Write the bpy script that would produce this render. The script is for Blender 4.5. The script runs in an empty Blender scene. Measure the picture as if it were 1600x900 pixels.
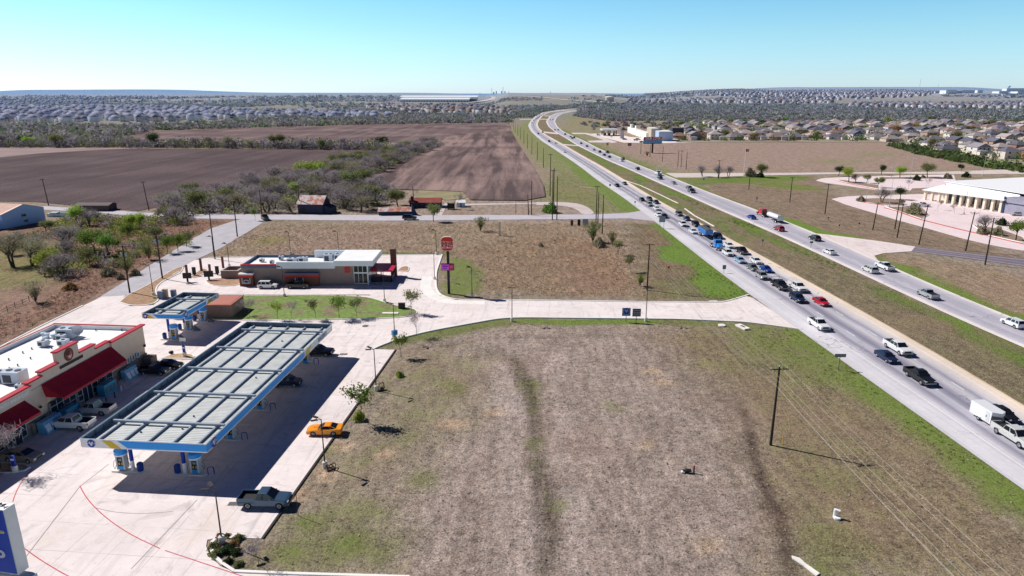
import bpy, bmesh, math, random
import numpy as np
from mathutils import Vector, Matrix
from mathutils.geometry import tessellate_polygon
random.seed(7); rng = np.random.default_rng(7)
PI = math.pi; R = math.radians
scene = bpy.context.scene; COL = scene.collection

# ---------------------------------------------------------------- camera model
FPX, CAMH = 1067.0, 45.0
TH = math.atan(305 / FPX); ST, CT = math.sin(TH), math.cos(TH)
def G(px, py, z=0.0):
    """point of the flat ground (or of height z) seen at photo pixel px,py"""
    X = (px - 800) / FPX; yy = (450 - py) / FPX
    t = (CAMH - z) / (ST - yy * CT)
    return (X * t, (CT + yy * ST) * t)
def PY(X, Y, z):
    dz = z - CAMH; d = Y * CT - dz * ST; u = Y * ST + dz * CT
    return 450 - FPX * u / d
def hgt(px, py, ty):
    X, Y = G(px, py); lo, hi = 0, 60
    for _ in range(40):
        m = (lo + hi) / 2
        if PY(X, Y, m) > ty: lo = m
        else: hi = m
    return lo
def GV(pts): return [G(*p) for p in pts]

def sl(c):
    c = c / 255.0
    return c / 12.92 if c <= .04045 else ((c + .055) / 1.055) ** 2.4
K = 0.97
def A(r, g, b): return tuple(min(.9, sl(v) * K) for v in (r, g, b))

# ---------------------------------------------------------------- materials
MATS = {}
def newmat(name):
    m = bpy.data.materials.new(name); m.use_nodes = True
    nt = m.node_tree; b = nt.nodes['Principled BSDF']
    return m, nt, b
def mapr(nt, val, a, b, c, d):
    n = nt.nodes.new('ShaderNodeMapRange'); n.inputs[1].default_value = a; n.inputs[2].default_value = b
    n.inputs[3].default_value = c; n.inputs[4].default_value = d
    nt.links.new(val, n.inputs[0]); return n.outputs[0]
def noise(nt, scale, detail=4, rough=.55, vec=None, dist=0):
    n = nt.nodes.new('ShaderNodeTexNoise'); n.inputs['Scale'].default_value = scale
    n.inputs['Detail'].default_value = detail; n.inputs['Roughness'].default_value = rough
    n.inputs['Distortion'].default_value = dist
    if vec is not None: nt.links.new(vec, n.inputs['Vector'])
    return n.outputs['Fac']
def math_(nt, op, a, b=None, c=None):
    n = nt.nodes.new('ShaderNodeMath'); n.operation = op
    for i, v in enumerate((a, b, c)):
        if v is None: continue
        if isinstance(v, (int, float)): n.inputs[i].default_value = v
        else: nt.links.new(v, n.inputs[i])
    return n.outputs[0]
def mixc(nt, fac, a, b, mode='MIX'):
    n = nt.nodes.new('ShaderNodeMix'); n.data_type = 'RGBA'; n.blend_type = mode
    for i, v in ((0, fac), (6, a), (7, b)):
        if isinstance(v, (int, float)): n.inputs[i].default_value = v
        elif isinstance(v, tuple): n.inputs[i].default_value = (*v[:3], 1)
        else: nt.links.new(v, n.inputs[i])
    return n.outputs[2]
def pos(nt):
    n = nt.nodes.new('ShaderNodeNewGeometry'); return n.outputs['Position']
def bump(nt, h, strength, dist, b):
    n = nt.nodes.new('ShaderNodeBump'); n.inputs['Strength'].default_value = strength
    n.inputs['Distance'].default_value = dist
    nt.links.new(h, n.inputs['Height']); nt.links.new(n.outputs[0], b.inputs['Normal'])
def M(name, col=None, rough=.7, metal=0, var=.12, scale=1.5, emis=None, spec=.3, bmp=0):
    if name in MATS: return MATS[name]
    m, nt, b = newmat(name)
    if var:
        tc = nt.nodes.new('ShaderNodeTexCoord').outputs['Object']
        n = noise(nt, scale, 5, .6, tc)
        k = mapr(nt, n, .3, .7, 1 - var, 1 + var)
        nt.links.new(mixc(nt, 1.0, col, k, 'MULTIPLY'), b.inputs['Base Color'])
        if bmp: bump(nt, n, bmp, .05, b)
    else: b.inputs['Base Color'].default_value = (*col, 1)
    b.inputs['Roughness'].default_value = rough; b.inputs['Metallic'].default_value = metal
    b.inputs['Specular IOR Level'].default_value = spec
    MATS[name] = m; return m
def translucent(nt, b, colsock, f=.4):
    tr = nt.nodes.new('ShaderNodeBsdfTranslucent'); nt.links.new(colsock, tr.inputs['Color'])
    mx = nt.nodes.new('ShaderNodeMixShader'); mx.inputs[0].default_value = f
    nt.links.new(b.outputs[0], mx.inputs[1]); nt.links.new(tr.outputs[0], mx.inputs[2])
    nt.links.new(mx.outputs[0], nt.nodes['Material Output'].inputs['Surface'])
def leafmat(name, col, var=.5, trans=.0, hue=.1):
    """foliage: face-to-face light and dark from the 'shade' attribute, tree-to-tree from object random"""
    if name in MATS: return MATS[name]
    m, nt, b = newmat(name)
    at = nt.nodes.new('ShaderNodeAttribute'); at.attribute_name = 'shade'
    oi = nt.nodes.new('ShaderNodeObjectInfo')
    k = mapr(nt, at.outputs['Fac'], 0, 1, 1 - var, 1 + var)
    k2 = mapr(nt, oi.outputs['Random'], 0, 1, .8, 1.2)
    kk = math_(nt, 'MULTIPLY', k, k2)
    c = mixc(nt, 1.0, col, kk, 'MULTIPLY')
    hs = nt.nodes.new('ShaderNodeHueSaturation')
    nt.links.new(mapr(nt, oi.outputs['Random'], 0, 1, .5 - hue * .2, .5 + hue * .2), hs.inputs['Hue'])
    nt.links.new(c, hs.inputs['Color']); nt.links.new(hs.outputs[0], b.inputs['Base Color'])
    b.inputs['Roughness'].default_value = .8; b.inputs['Specular IOR Level'].default_value = .1
    translucent(nt, b, hs.outputs[0])
    MATS[name] = m; return m
def attrmat(name, attr='Col', rough=.85):
    m, nt, b = newmat(name)
    at = nt.nodes.new('ShaderNodeAttribute'); at.attribute_name = attr
    nt.links.new(at.outputs['Color'], b.inputs['Base Color'])
    b.inputs['Roughness'].default_value = rough; b.inputs['Specular IOR Level'].default_value = .1
    if 'wood' in name: translucent(nt, b, at.outputs['Color'], .35)
    MATS[name] = m; return m

# ---------------------------------------------------------------- mesh builder
class MB:
    def __init__(s): s.v = []; s.f = []; s.m = []
    def add(s, vs, fs, mi=0):
        o = len(s.v); s.v += [tuple(v) for v in vs]
        for f in fs: s.f.append(tuple(i + o for i in f)); s.m.append(mi)
        return s
    def box(s, x0, y0, z0, x1, y1, z1, mi=0):
        v = [(x0,y0,z0),(x1,y0,z0),(x1,y1,z0),(x0,y1,z0),(x0,y0,z1),(x1,y0,z1),(x1,y1,z1),(x0,y1,z1)]
        return s.add(v, [(0,3,2,1),(4,5,6,7),(0,1,5,4),(1,2,6,5),(2,3,7,6),(3,0,4,7)], mi)
    def prism(s, poly, z0, z1, mi=0, bottom=True):
        n = len(poly); area = sum(poly[i][0]*poly[(i+1)%n][1]-poly[(i+1)%n][0]*poly[i][1] for i in range(n))
        if area < 0: poly = poly[::-1]
        v = [(x,y,z0) for x,y in poly] + [(x,y,z1) for x,y in poly]
        fs = [(i,(i+1)%n,(i+1)%n+n,i+n) for i in range(n)]
        for t in tessellate_polygon([[Vector((x,y,0)) for x,y in poly]]):
            a,b,c = t
            cr = (poly[b][0]-poly[a][0])*(poly[c][1]-poly[a][1])-(poly[b][1]-poly[a][1])*(poly[c][0]-poly[a][0])
            if cr < 0: b,c = c,b
            fs.append((a+n,b+n,c+n))
            if bottom: fs.append((a,c,b))
        return s.add(v, fs, mi)
    def tube(s, p0, p1, r0, r1=None, n=8, cap=True, mi=0):
        r1 = r0 if r1 is None else r1
        p0, p1 = Vector(p0), Vector(p1); d = (p1-p0)
        if d.length < 1e-6: return s
        q = d.to_track_quat('Z','Y'); v = []
        for p, r in ((p0,r0),(p1,r1)):
            for i in range(n):
                a = 2*PI*i/n; v.append(p + q @ Vector((r*math.cos(a), r*math.sin(a), 0)))
        fs = [(i,(i+1)%n,(i+1)%n+n,i+n) for i in range(n)]
        if cap: fs += [tuple(range(n))[::-1], tuple(range(n,2*n))]
        return s.add(v, fs, mi)
    def path(s, pts, r, n=5):
        for a, b in zip(pts, pts[1:]): s.tube(a, b, r, r, n, False)
        return s
    def quad(s, a, b, c, d, mi=0): return s.add([a,b,c,d], [(0,1,2,3)], mi)
    def lathe(s, prof, axis='Z', n=20, off=(0,0,0), mi=0):
        v = []
        for r, h in prof:
            for i in range(n):
                a = 2*PI*i/n; c, d = r*math.cos(a), r*math.sin(a)
                p = (c,d,h) if axis=='Z' else (c,h,d)
                v.append((p[0]+off[0],p[1]+off[1],p[2]+off[2]))
        fs = []
        for k in range(len(prof)-1):
            for i in range(n):
                j = (i+1)%n; fs.append((k*n+i,k*n+j,(k+1)*n+j,(k+1)*n+i))
        fs.append(tuple(range(n))[::-1]); fs.append(tuple(range((len(prof)-1)*n, len(prof)*n)))
        return s.add(v, fs, mi)
    def mesh(s, name, mats, smooth=False, fix=True):
        me = bpy.data.meshes.new(name); me.from_pydata(s.v, [], s.f)
        if not isinstance(mats, (list, tuple)): mats = [mats]
        for m in mats: me.materials.append(m)
        if len(mats) > 1: me.polygons.foreach_set('material_index', s.m)
        if fix:
            bm = bmesh.new(); bm.from_mesh(me); bmesh.ops.recalc_face_normals(bm, faces=bm.faces); bm.to_mesh(me); bm.free()
        if smooth: me.polygons.foreach_set('use_smooth', [True]*len(me.polygons))
        me.update(); return me
def link(name, me, parent=None, loc=None, rz=None):
    o = bpy.data.objects.new(name, me); COL.objects.link(o)
    if parent is not None: o.parent = parent
    if loc is not None: o.location = loc
    if rz is not None: o.rotation_euler.z = rz
    return o
def obj(name, mb, mats, parent=None, loc=None, rz=None, smooth=False, label=None):
    o = link(name, mb.mesh(name, mats, smooth), parent, loc, rz)
    if label: o['label'] = label
    return o
def tag(o, label=None, cat=None, group=None, kind=None):
    if label: o['label'] = label
    if cat: o['category'] = cat
    if group: o['group'] = group
    if kind: o['kind'] = kind
    return o
def thing(name, label, cat, loc=(0,0,0), rz=0, group=None):
    o = bpy.data.objects.new(name, None); COL.objects.link(o); o.empty_display_size = .3
    o.location = loc if len(loc) == 3 else (*loc, 0); o.rotation_euler.z = rz
    return tag(o, label, cat, group)
# a template: list of (part name, mesh, [sub-templates], location)
def inst(tpl, name, label, cat, loc, rz=0, scale=1, group=None, mats=None):
    r = thing(name, label, cat, loc, rz, group)
    r.scale = (scale,)*3 if isinstance(scale, (int, float)) else scale
    def rec(nodes, par):
        for nd in nodes:
            o = bpy.data.objects.new(nd[0], nd[1]); COL.objects.link(o); o.parent = par
            if len(nd) > 3 and nd[3]: o.location = nd[3]
            if mats:
                for i, sl_ in enumerate(o.material_slots):
                    mn = nd[1].materials[i].name if nd[1].materials[i] else ''
                    if mn in mats: sl_.link = 'OBJECT'; sl_.material = mats[mn]
            if len(nd) > 2 and nd[2]: rec(nd[2], o)
    rec(tpl, r); return r
def sheet(name, poly, z, mat, kind='structure', skirt=.3):
    mb = MB().prism(poly, z - skirt, z, bottom=False)
    o = obj(name, mb, mat); o['kind'] = kind; return o
_txt = {}
def text_mb(txt, size, depth=.02, bold=0.0):
    """text as mesh data in the XZ plane, centred, facing -Y"""
    key = (txt, size, bold)
    if key not in _txt:
        cu = bpy.data.curves.new('t', 'FONT'); cu.body = txt; cu.size = size; cu.extrude = depth; cu.offset = bold
        cu.align_x = 'CENTER'; cu.align_y = 'CENTER'; cu.resolution_u = 3
        o = bpy.data.objects.new('t', cu); COL.objects.link(o)
        dg = bpy.context.evaluated_depsgraph_get(); me = o.evaluated_get(dg).to_mesh()
        vs = [(v.co.x, -v.co.z, v.co.y) for v in me.vertices]; fs = [tuple(p.vertices) for p in me.polygons]
        o.evaluated_get(dg).to_mesh_clear(); bpy.data.objects.remove(o); bpy.data.curves.remove(cu)
        _txt[key] = (vs, fs)
    return _txt[key]
def text_at(mb, txt, size, M4, bold=0.0, mi=0, sx=1.0):
    vs, fs = text_mb(txt, size, .02, bold)
    return mb.add([M4 @ Vector((v[0]*sx, v[1], v[2])) for v in vs], fs, mi)

# ---------------------------------------------------------------- value noise (numpy)
def vnoise(x, y, seed=0):
    xi = np.floor(x).astype(np.int64); yi = np.floor(y).astype(np.int64); xf = x - xi; yf = y - yi
    def h(a, b):
        n = (a * 374761393 + b * 668265263 + seed * 974634777) & 0x7fffffff
        n = ((n ^ (n >> 13)) * 1274126177) & 0x7fffffff
        return ((n ^ (n >> 16)) & 0xffff) / 65535.0
    u = xf*xf*(3-2*xf); v = yf*yf*(3-2*yf)
    return (h(xi,yi)*(1-u)+h(xi+1,yi)*u)*(1-v) + (h(xi,yi+1)*(1-u)+h(xi+1,yi+1)*u)*v
def fbm(x, y, oct=4, seed=0):
    s = 0; a = .5
    for i in range(oct): s = s + a*vnoise(x*2**i, y*2**i, seed+i*17); a *= .5
    return s
def sdist(X, Y, poly, closed=True):
    d = np.full(X.shape, 1e9); n = len(poly); ins = np.zeros(X.shape, bool)
    for i in range(n if closed else n-1):
        ax, ay = poly[i]; bx, by = poly[(i+1) % n]; dx, dy = bx-ax, by-ay; L = dx*dx+dy*dy+1e-9
        t = np.clip(((X-ax)*dx+(Y-ay)*dy)/L, 0, 1)
        d = np.minimum(d, np.hypot(X-ax-t*dx, Y-ay-t*dy))
        if closed:
            c = ((ay > Y) != (by > Y)) & (X < (bx-ax)*(Y-ay)/(by-ay+1e-12)+ax); ins ^= c
    return np.where(ins, -d, d) if closed else d
def inpoly(x, y, poly):
    c = False; n = len(poly)
    for i in range(n):
        ax, ay = poly[i]; bx, by = poly[(i+1) % n]
        if (ay > y) != (by > y) and x < (bx-ax)*(y-ay)/(by-ay+1e-12)+ax: c = not c
    return c

# ---------------------------------------------------------------- terrain height
def terrain(x, y):
    x = np.asarray(x, float); y = np.asarray(y, float)
    def ss(a, b, v): t = np.clip((v-a)/(b-a), 0, 1); return t*t*(3-2*t)
    ang = x / np.maximum(y, 1)
    right = ss(.12, .30, ang)
    mid = ss(-.04, .0, ang) * (1 - ss(.1, .2, ang))
    left = ss(.02, -.15, ang)
    h = right * (43 * ss(2000, 4600, y) + 26 * ss(5000, 8000, y))
    h = h + mid * (33 * ss(1900, 3600, y) + 6 * ss(4500, 8000, y))
    h = h + left * (24 * ss(2400, 6000, y) + 18 * ss(7000, 9500, y))
    ridge = ss(-.80, -.66, ang) * (1 - ss(-.5, -.32, ang))
    h = h + ridge * (70 + 45*(fbm(x/2600., y/9000., 2, 15)-.45)) * ss(9500, 16000, y) + ss(.25, .4, ang)*(1-ss(.62, .75, ang))*52*ss(6500, 10000, y)
    h = h + (fbm(x/700., y/700., 3, 5) - .45) * 14 * ss(2500, 5000, y)
    return h * (1 - ss(18000, 30000, y))
def TZ(x, y): return float(terrain(x, y))
def GT(px, py):
    """first hit of the pixel ray with the terrain"""
    X = (px-800)/FPX; yy = (450-py)/FPX; fw = CT+yy*ST; up = -ST+yy*CT
    t = 300.0
    while t < 30000:
        if CAMH + up*t < TZ(X*t, fw*t): break
        t *= 1.004
    return (X*t, fw*t)
# ================================================================ SETTING
SUN_EL, SUN_AZ = 43.5, 27.0     # light comes from (-cos az, +sin az)
world = bpy.data.worlds.new('World'); scene.world = world; world.use_nodes = True
nt = world.node_tree; bg = nt.nodes['Background']
sky = nt.nodes.new('ShaderNodeTexSky'); sky.sky_type = 'NISHITA'; sky.sun_disc = False
sky.sun_elevation = R(SUN_EL); sky.sun_rotation = math.atan2(-math.cos(R(SUN_AZ)), math.sin(R(SUN_AZ)))
sky.air_density = 1.0; sky.dust_density = .3; sky.ozone_density = 2.0
tc = nt.nodes.new('ShaderNodeTexCoord'); sx = nt.nodes.new('ShaderNodeSeparateXYZ')
nt.links.new(tc.outputs['Generated'], sx.inputs[0])
cr = nt.nodes.new('ShaderNodeValToRGB'); nt.links.new(sx.outputs['Z'], cr.inputs[0])
e = cr.color_ramp.elements
SKYR = [(0.0,(1.42,1.90,2.85)),(.03,(1.28,1.78,2.45)),(.07,(1.20,1.76,2.1)),(.13,(1.0,1.68,1.95)),(.2,(.10,.21,.46)),(.6,(.05,.115,.33)),(1.0,(.04,.09,.29))]
e[0].position, e[1].position = SKYR[0][0], SKYR[-1][0]
e[0].color = (*[v*.33 for v in SKYR[0][1]],1); e[1].color = (*[v*.33 for v in SKYR[-1][1]],1)
for p, c in SKYR[1:-1]:
    n_ = e.new(p); n_.color = (*[v*.33 for v in c],1)
mx = mixc(nt, 1.0, sky.outputs[0], cr.outputs[0], 'MULTIPLY')
vs_ = nt.nodes.new('ShaderNodeVectorMath'); vs_.operation = 'SCALE'; vs_.inputs['Scale'].default_value = 1.52; nt.links.new(mx, vs_.inputs[0]); nt.links.new(vs_.outputs[0], bg.inputs['Color']); bg.inputs['Strength'].default_value = .15
sun = bpy.data.lights.new('sun', 'SUN'); sun.energy = 5.0; sun.angle = R(.5); sun.color = (1, .965, .93)
so = bpy.data.objects.new('sun', sun); COL.objects.link(so)
dirv = Vector((math.cos(R(SUN_AZ))*math.cos(R(SUN_EL)), -math.sin(R(SUN_AZ))*math.cos(R(SUN_EL)), -math.sin(R(SUN_EL))))
so.rotation_euler = dirv.to_track_quat('-Z','Y').to_euler(); so.location = (-100, 60, 120)
cam = bpy.data.cameras.new('camera'); co = bpy.data.objects.new('camera', cam); COL.objects.link(co)
co.location = (0, 0, CAMH); co.rotation_euler = (PI/2 - TH, 0, 0)
cam.sensor_width = 36; cam.lens = FPX/1600*36; cam.clip_end = 90000; cam.clip_start = .5
scene.camera = co
scene.view_settings.view_transform = 'Standard'; scene.view_settings.look = 'None'
scene.cycles.max_bounces = 5; scene.cycles.diffuse_bounces = 3

# ---- road edges, photo pixels -> ground
NL = [(1700,838),(1600,765),(1500,697),(1420,640),(1345,588),(1250,515),(1165,458),(1103,410),(1050,367),(1001,330),(975,309),(937,285),(907,261),(885,246),(864,232),(844,219),(829,205),(825,196),(829,189),(837,181),(848,176),(870,172.5),(891,170.5),(921,168.4),(950,167)]
NR = [(1800,758),(1600,629),(1520,582),(1470,554),(1380,504),(1320,471),(1240,428),(1200,404),(1140,373),(1089,346),(1044,322),(1000,296),(945,262),(910,243),(882,226.5),(853,210.5),(842,200),(840,194),(843,187),(849,180),(859,175.6),(891,172),(921,169.6),(950,168)]
FL = [(1760,612),(1600,548),(1540,521),(1490,498),(1440,473),(1380,445),(1320,416),(1268,392),(1216,368),(1168,347),(1125,329.5),(1095,316),(1071,304),(1041,291.5),(1017,281),(982,264.5),(952,252.5),(927,240),(900,226.5),(885,216.5),(868,207),(857,198),(853,190),(859,181.5),(870,176.5),(891,173.2),(921,170.6),(950,168.8)]
FR = [(1760,565),(1600,506),(1560,490),(1520,474),(1480,456),(1440,438),(1400,421),(1350,397),(1284,368),(1224,344),(1188,330),(1150,316),(1110,302),(1083,291),(1056,279),(1020,267),(990,254.5),(960,242),(937,233),(915,221),(893,211.5),(881,206),(871,198),(867,190),(870,183),(878,178),(892,174.8),(921,172),(950,170)]
def resample(pts, step):
    out = [pts[0]]; 
    for a, b in zip(pts, pts[1:]):
        L = math.hypot(b[0]-a[0], b[1]-a[1]); n = max(1, int(L/step))
        for i in range(1, n+1): out.append((a[0]+(b[0]-a[0])*i/n, a[1]+(b[1]-a[1])*i/n))
    return out
def smooth(pts, it, ):
    for _ in range(it):
        pts = [pts[0]] + [((a[0]+2*b[0]+c[0])/4, (a[1]+2*b[1]+c[1])/4) for a, b, c in zip(pts, pts[1:], pts[2:])] + [pts[-1]]
    return pts
def near_pt(p, pl):
    best = None
    for a, b in zip(pl, pl[1:]):
        dx, dy = b[0]-a[0], b[1]-a[1]; L = dx*dx+dy*dy+1e-9
        t = max(0, min(1, ((p[0]-a[0])*dx+(p[1]-a[1])*dy)/L)); q = (a[0]+dx*t, a[1]+dy*t)
        d = math.hypot(q[0]-p[0], q[1]-p[1])
        if best is None or d < best[0]: best = (d, q)
    return best[1]
def road_strip(name, Lp, Rp, z, mat):
    Lw = smooth(resample(GV(Lp), 8), 12); Rw = smooth(resample(GV(Rp), 8), 12)
    vs = []; fs = []; uv = []; s = 0; prev = None; n = 6
    for p in Lw:
        q = near_pt(p, Rw)
        if prev: s += math.hypot(p[0]-prev[0], p[1]-prev[1])
        prev = p; w = math.hypot(q[0]-p[0], q[1]-p[1])
        for k in range(n+1):
            t = k/n; vs.append((p[0]+(q[0]-p[0])*t, p[1]+(q[1]-p[1])*t, z)); uv.append((t, s))
    for i in range(len(Lw)-1):
        for k in range(n):
            a = i*(n+1)+k; fs.append((a, a+1, a+n+2, a+n+1))
    me = bpy.data.meshes.new(name); me.from_pydata(vs, [], fs); me.materials.append(mat)
    ul = me.uv_layers.new(name='UVMap')
    for l in me.loops: ul.data[l.index].uv = uv[l.vertex_index]
    o = link(name, me); o['kind'] = 'structure'; return o, Lw, Rw
def road_material(name, stops, dashes):
    """stops: colours across the carriageway; dashes: (u, dashed?)"""
    m, nt, b = newmat(name)
    uvn = nt.nodes.new('ShaderNodeUVMap'); uvn.uv_map = 'UVMap'
    sp = nt.nodes.new('ShaderNodeSeparateXYZ'); nt.links.new(uvn.outputs[0], sp.inputs[0]); u, s = sp.outputs[0], sp.outputs[1]
    p = pos(nt)
    wob = mapr(nt, noise(nt, .08, 3, .5, p), .3, .7, -.012, .012)
    cr = nt.nodes.new('ShaderNodeValToRGB'); nt.links.new(math_(nt, 'ADD', u, wob), cr.inputs[0])
    e = cr.color_ramp.elements; e[0].position = stops[0][0]; e[0].color = (*A(*stops[0][1]),1); e[1].position = stops[-1][0]; e[1].color = (*A(*stops[-1][1]),1)
    for q, c in stops[1:-1]: e.new(q).color = (*A(*c),1)
    # blotches, long streaks along the lanes, cracks
    n1 = mapr(nt, noise(nt, .06, 5, .6, p), .3, .7, .9, 1.1); n2 = mapr(nt, noise(nt, 1.3, 6, .7, p), .3, .7, .93, 1.07)
    cmb = nt.nodes.new('ShaderNodeCombineXYZ'); nt.links.new(math_(nt,'MULTIPLY',u,30), cmb.inputs[0]); nt.links.new(math_(nt,'MULTIPLY',s,.012), cmb.inputs[1])
    n3 = mapr(nt, noise(nt, 1, 4, .6, cmb.outputs[0]), .35, .65, .92, 1.07)
    c = mixc(nt, 1.0, cr.outputs[0], math_(nt,'MULTIPLY', n3, math_(nt,'MULTIPLY', n1, n2)), 'MULTIPLY')
    vo = nt.nodes.new('ShaderNodeTexVoronoi'); vo.feature = 'DISTANCE_TO_EDGE'; vo.inputs['Scale'].default_value = .045
    va = nt.nodes.new('ShaderNodeVectorMath'); va.operation = 'ADD'
    nn = nt.nodes.new('ShaderNodeTexNoise'); nn.inputs['Scale'].default_value = .25; nn.inputs['Detail'].default_value = 5; nt.links.new(p, nn.inputs['Vector'])
    vm = nt.nodes.new('ShaderNodeVectorMath'); vm.operation = 'SCALE'; vm.inputs['Scale'].default_value = 9; nt.links.new(nn.outputs['Color'], vm.inputs[0])
    nt.links.new(p, va.inputs[0]); nt.links.new(vm.outputs[0], va.inputs[1]); nt.links.new(va.outputs[0], vo.inputs['Vector'])
    crk = mapr(nt, vo.outputs['Distance'], .0, .006, .75, 0)
    crk = math_(nt, 'MULTIPLY', crk, mapr(nt, noise(nt, .03, 2, .5, p), .44, .52, 0, 1))
    c = mixc(nt, crk, c, A(84, 80, 90))
    white = A(238, 236, 235)
    for q, dash in dashes:
        ln = math_(nt, 'LESS_THAN', math_(nt, 'ABSOLUTE', math_(nt, 'SUBTRACT', u, q)), .0055)
        if dash: ln = math_(nt, 'MULTIPLY', ln, math_(nt, 'LESS_THAN', math_(nt, 'MODULO', s, 12.2), 3.1))
        ln = math_(nt, 'MULTIPLY', ln, mapr(nt, noise(nt, 2.5, 3, .6, p), .3, .6, .45, .95))
        c = mixc(nt, ln, c, white)
    nt.links.new(c, b.inputs['Base Color']); b.inputs['Roughness'].default_value = .85; b.inputs['Specular IOR Level'].default_value = .15
    return m
asph_n = road_material('southbound_road_surface', [(0,(206,202,206)),(.09,(220,216,219)),(.26,(208,204,209)),(.32,(176,172,182)),(.365,(146,143,157)),(.40,(178,174,184)),(.46,(190,186,195)),(.49,(156,153,167)),(.535,(134,132,148)),(.58,(160,157,169)),(.65,(204,199,203)),(.73,(158,155,168)),(.79,(205,199,201)),(.9,(232,217,205)),(.975,(236,216,190)),(1,(205,180,155))], [(.24,False),(.475,True),(.70,True)])
asph_f = road_material('northbound_road_surface', [(0,(232,220,216)),(.085,(238,226,222)),(.11,(214,209,212)),(.16,(194,189,197)),(.3,(174,170,181)),(.42,(192,187,195)),(.55,(176,172,183)),(.7,(180,176,186)),(.85,(195,190,197)),(.90,(205,198,202)),(.94,(232,222,218)),(1,(236,226,220))], [(.5,True)])
near_road, NLw, NRw = road_strip('highway_southbound', NL, NR, .10, asph_n)
far_road, FLw, FRw = road_strip('highway_northbound', FL, FR, .10, asph_f)

# ---- ground sheet
def axis(lim0, lim1, d0, g):
    a = [0.0]
    while a[-1] < lim1:
        a.append(a[-1] + (d0 if a[-1] < lim0 else d0 + g*(a[-1]-lim0)))
    return a
xp = axis(130, 32000, 1.0, .028); xs = np.array([-v for v in xp[:0:-1]] + xp)
yp = axis(230, 45000, 1.0, .02); ys = np.array([v + 18 for v in yp])
GX, GY = np.meshgrid(xs, ys); nx, ny = len(xs), len(ys)
PX, PYY = GX.ravel(), GY.ravel()
wx = PX + (fbm(PX/11, PYY/11, 4, 1)-.45)*12*np.clip(.35+np.hypot(PX,PYY)/400,0,1); wy = PYY + (fbm(PX/11, PYY/11, 4, 2)-.45)*12*np.clip(.35+np.hypot(PX,PYY)/400,0,1)
edgen = fbm(PX/2.6, PYY/2.6, 3, 3)/.875; midn = fbm(PX/7, PYY/7, 3, 8)/.875   # wobbled coordinates for soft natural edges
col = np.tile(np.array(A(160,144,132)), (len(PX),1)); mixv = np.zeros((len(PX),4)); mixv[:,0] = .22; mixv[:,1] = .5; mixv[:,2] = .25
def paint(m, c=None, grn=None, straw=None, scrub=None, a=1.0, furrow=None):
    m = np.clip(m, 0, 1); m = np.clip(m + (edgen-.5)*3.2*m*(1-m), 0, 1)*np.clip(a*(1+(midn-.5)*1.1*(a < 1)), 0, 1); m = m[:,None]
    if c is not None: col[:] = col*(1-m) + np.array(A(*c))*m
    for i, v in enumerate((grn, straw, scrub, furrow)):
        if v is not None: mixv[:,i] = mixv[:,i]*(1-m[:,0]) + v*m[:,0]
def zone(px, feather=3, world=False, **k):
    poly = px if world else GV(px); d = sdist(wx, wy, poly); feather = feather*1.9 if feather > 2.9 else feather; paint(np.clip(.5 - d/feather, 0, 1), **k)
def band(px, width, feather=2, world=False, brk=0, **k):
    pl = px if world else GV(px); d = sdist(PX+(wx-PX)*.35, PYY+(wy-PYY)*.35, pl, False); m = np.clip(.5-(d-width/2)/feather, 0, 1)
    if brk: m = m*np.clip((midn-brk)*4+.85, .4, 1)
    paint(m, **k)
big = fbm(PX/60, PYY/60, 4, 9)
paint(np.clip((big-.45)*5,0,1), c=(140,132,108), grn=.35, a=.5)
dist = np.hypot(PX, PYY)
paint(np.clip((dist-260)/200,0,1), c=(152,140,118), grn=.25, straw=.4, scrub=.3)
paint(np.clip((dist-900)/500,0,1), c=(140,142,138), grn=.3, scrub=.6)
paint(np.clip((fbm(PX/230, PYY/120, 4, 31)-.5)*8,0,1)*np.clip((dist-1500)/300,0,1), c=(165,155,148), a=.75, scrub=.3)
paint(np.clip((dist-2600)/2500,0,1), c=(150,160,172), grn=.1)  # bluish distance haze painted into the ground colour
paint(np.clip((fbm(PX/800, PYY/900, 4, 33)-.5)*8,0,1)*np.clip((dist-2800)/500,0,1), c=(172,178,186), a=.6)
paint(np.clip((dist-5500)/6000,0,1), c=(120,158,200), grn=0, scrub=.2)  # haze painted stronger and bluer toward the horizon
# scrub behind the left road and wasteland on the left
zone([(-400,900),(0,540),(140,475),(300,378),(385,342),(0,345),(-500,340)], 5, c=(156,124,108), scrub=1.0, grn=.2)
zone([(-300,420),(0,380),(60,372),(110,400),(60,470),(0,500),(-300,600)], 5, c=(140,138,92), scrub=.3, grn=.5, a=.8)
zone([(-200,470),(0,452),(60,440),(90,470),(0,520),(-200,600)], 4, c=(160,130,118), scrub=.4, a=.9)
# brushy lot north of the restaurant
zone([(385,350),(975,348),(1005,420),(1012,470),(700,466),(696,402),(325,404)], 4, c=(166,146,124), scrub=.75, grn=.2, straw=.6)
zone([(742,385),(900,365),(1000,430),(1010,468),(742,463)], 3, c=(166,142,118), scrub=1.0, straw=.4, grn=.1)
zone([(880,380),(960,375),(1000,440),(900,450)], 6, c=(166,132,108), scrub=1.0, a=.5)
zone([(400,360),(640,352),(660,396),(420,398)], 5, c=(166,142,128), scrub=.6, a=.6)
zone([(700,400),(742,402),(745,465),(686,462)], 2, c=(128,134,88), grn=.8, scrub=.2)
zone([(740,452),(1000,462),(1010,474),(712,470)], 2, c=(150,136,120), grn=.45, scrub=.2)
band([(590,397),(700,396)], 4, c=(124,134,80), grn=.7)
zone([(405,372),(440,368),(445,380),(410,385)], 3, c=(150,150,80), grn=.7, a=.7)
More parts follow.
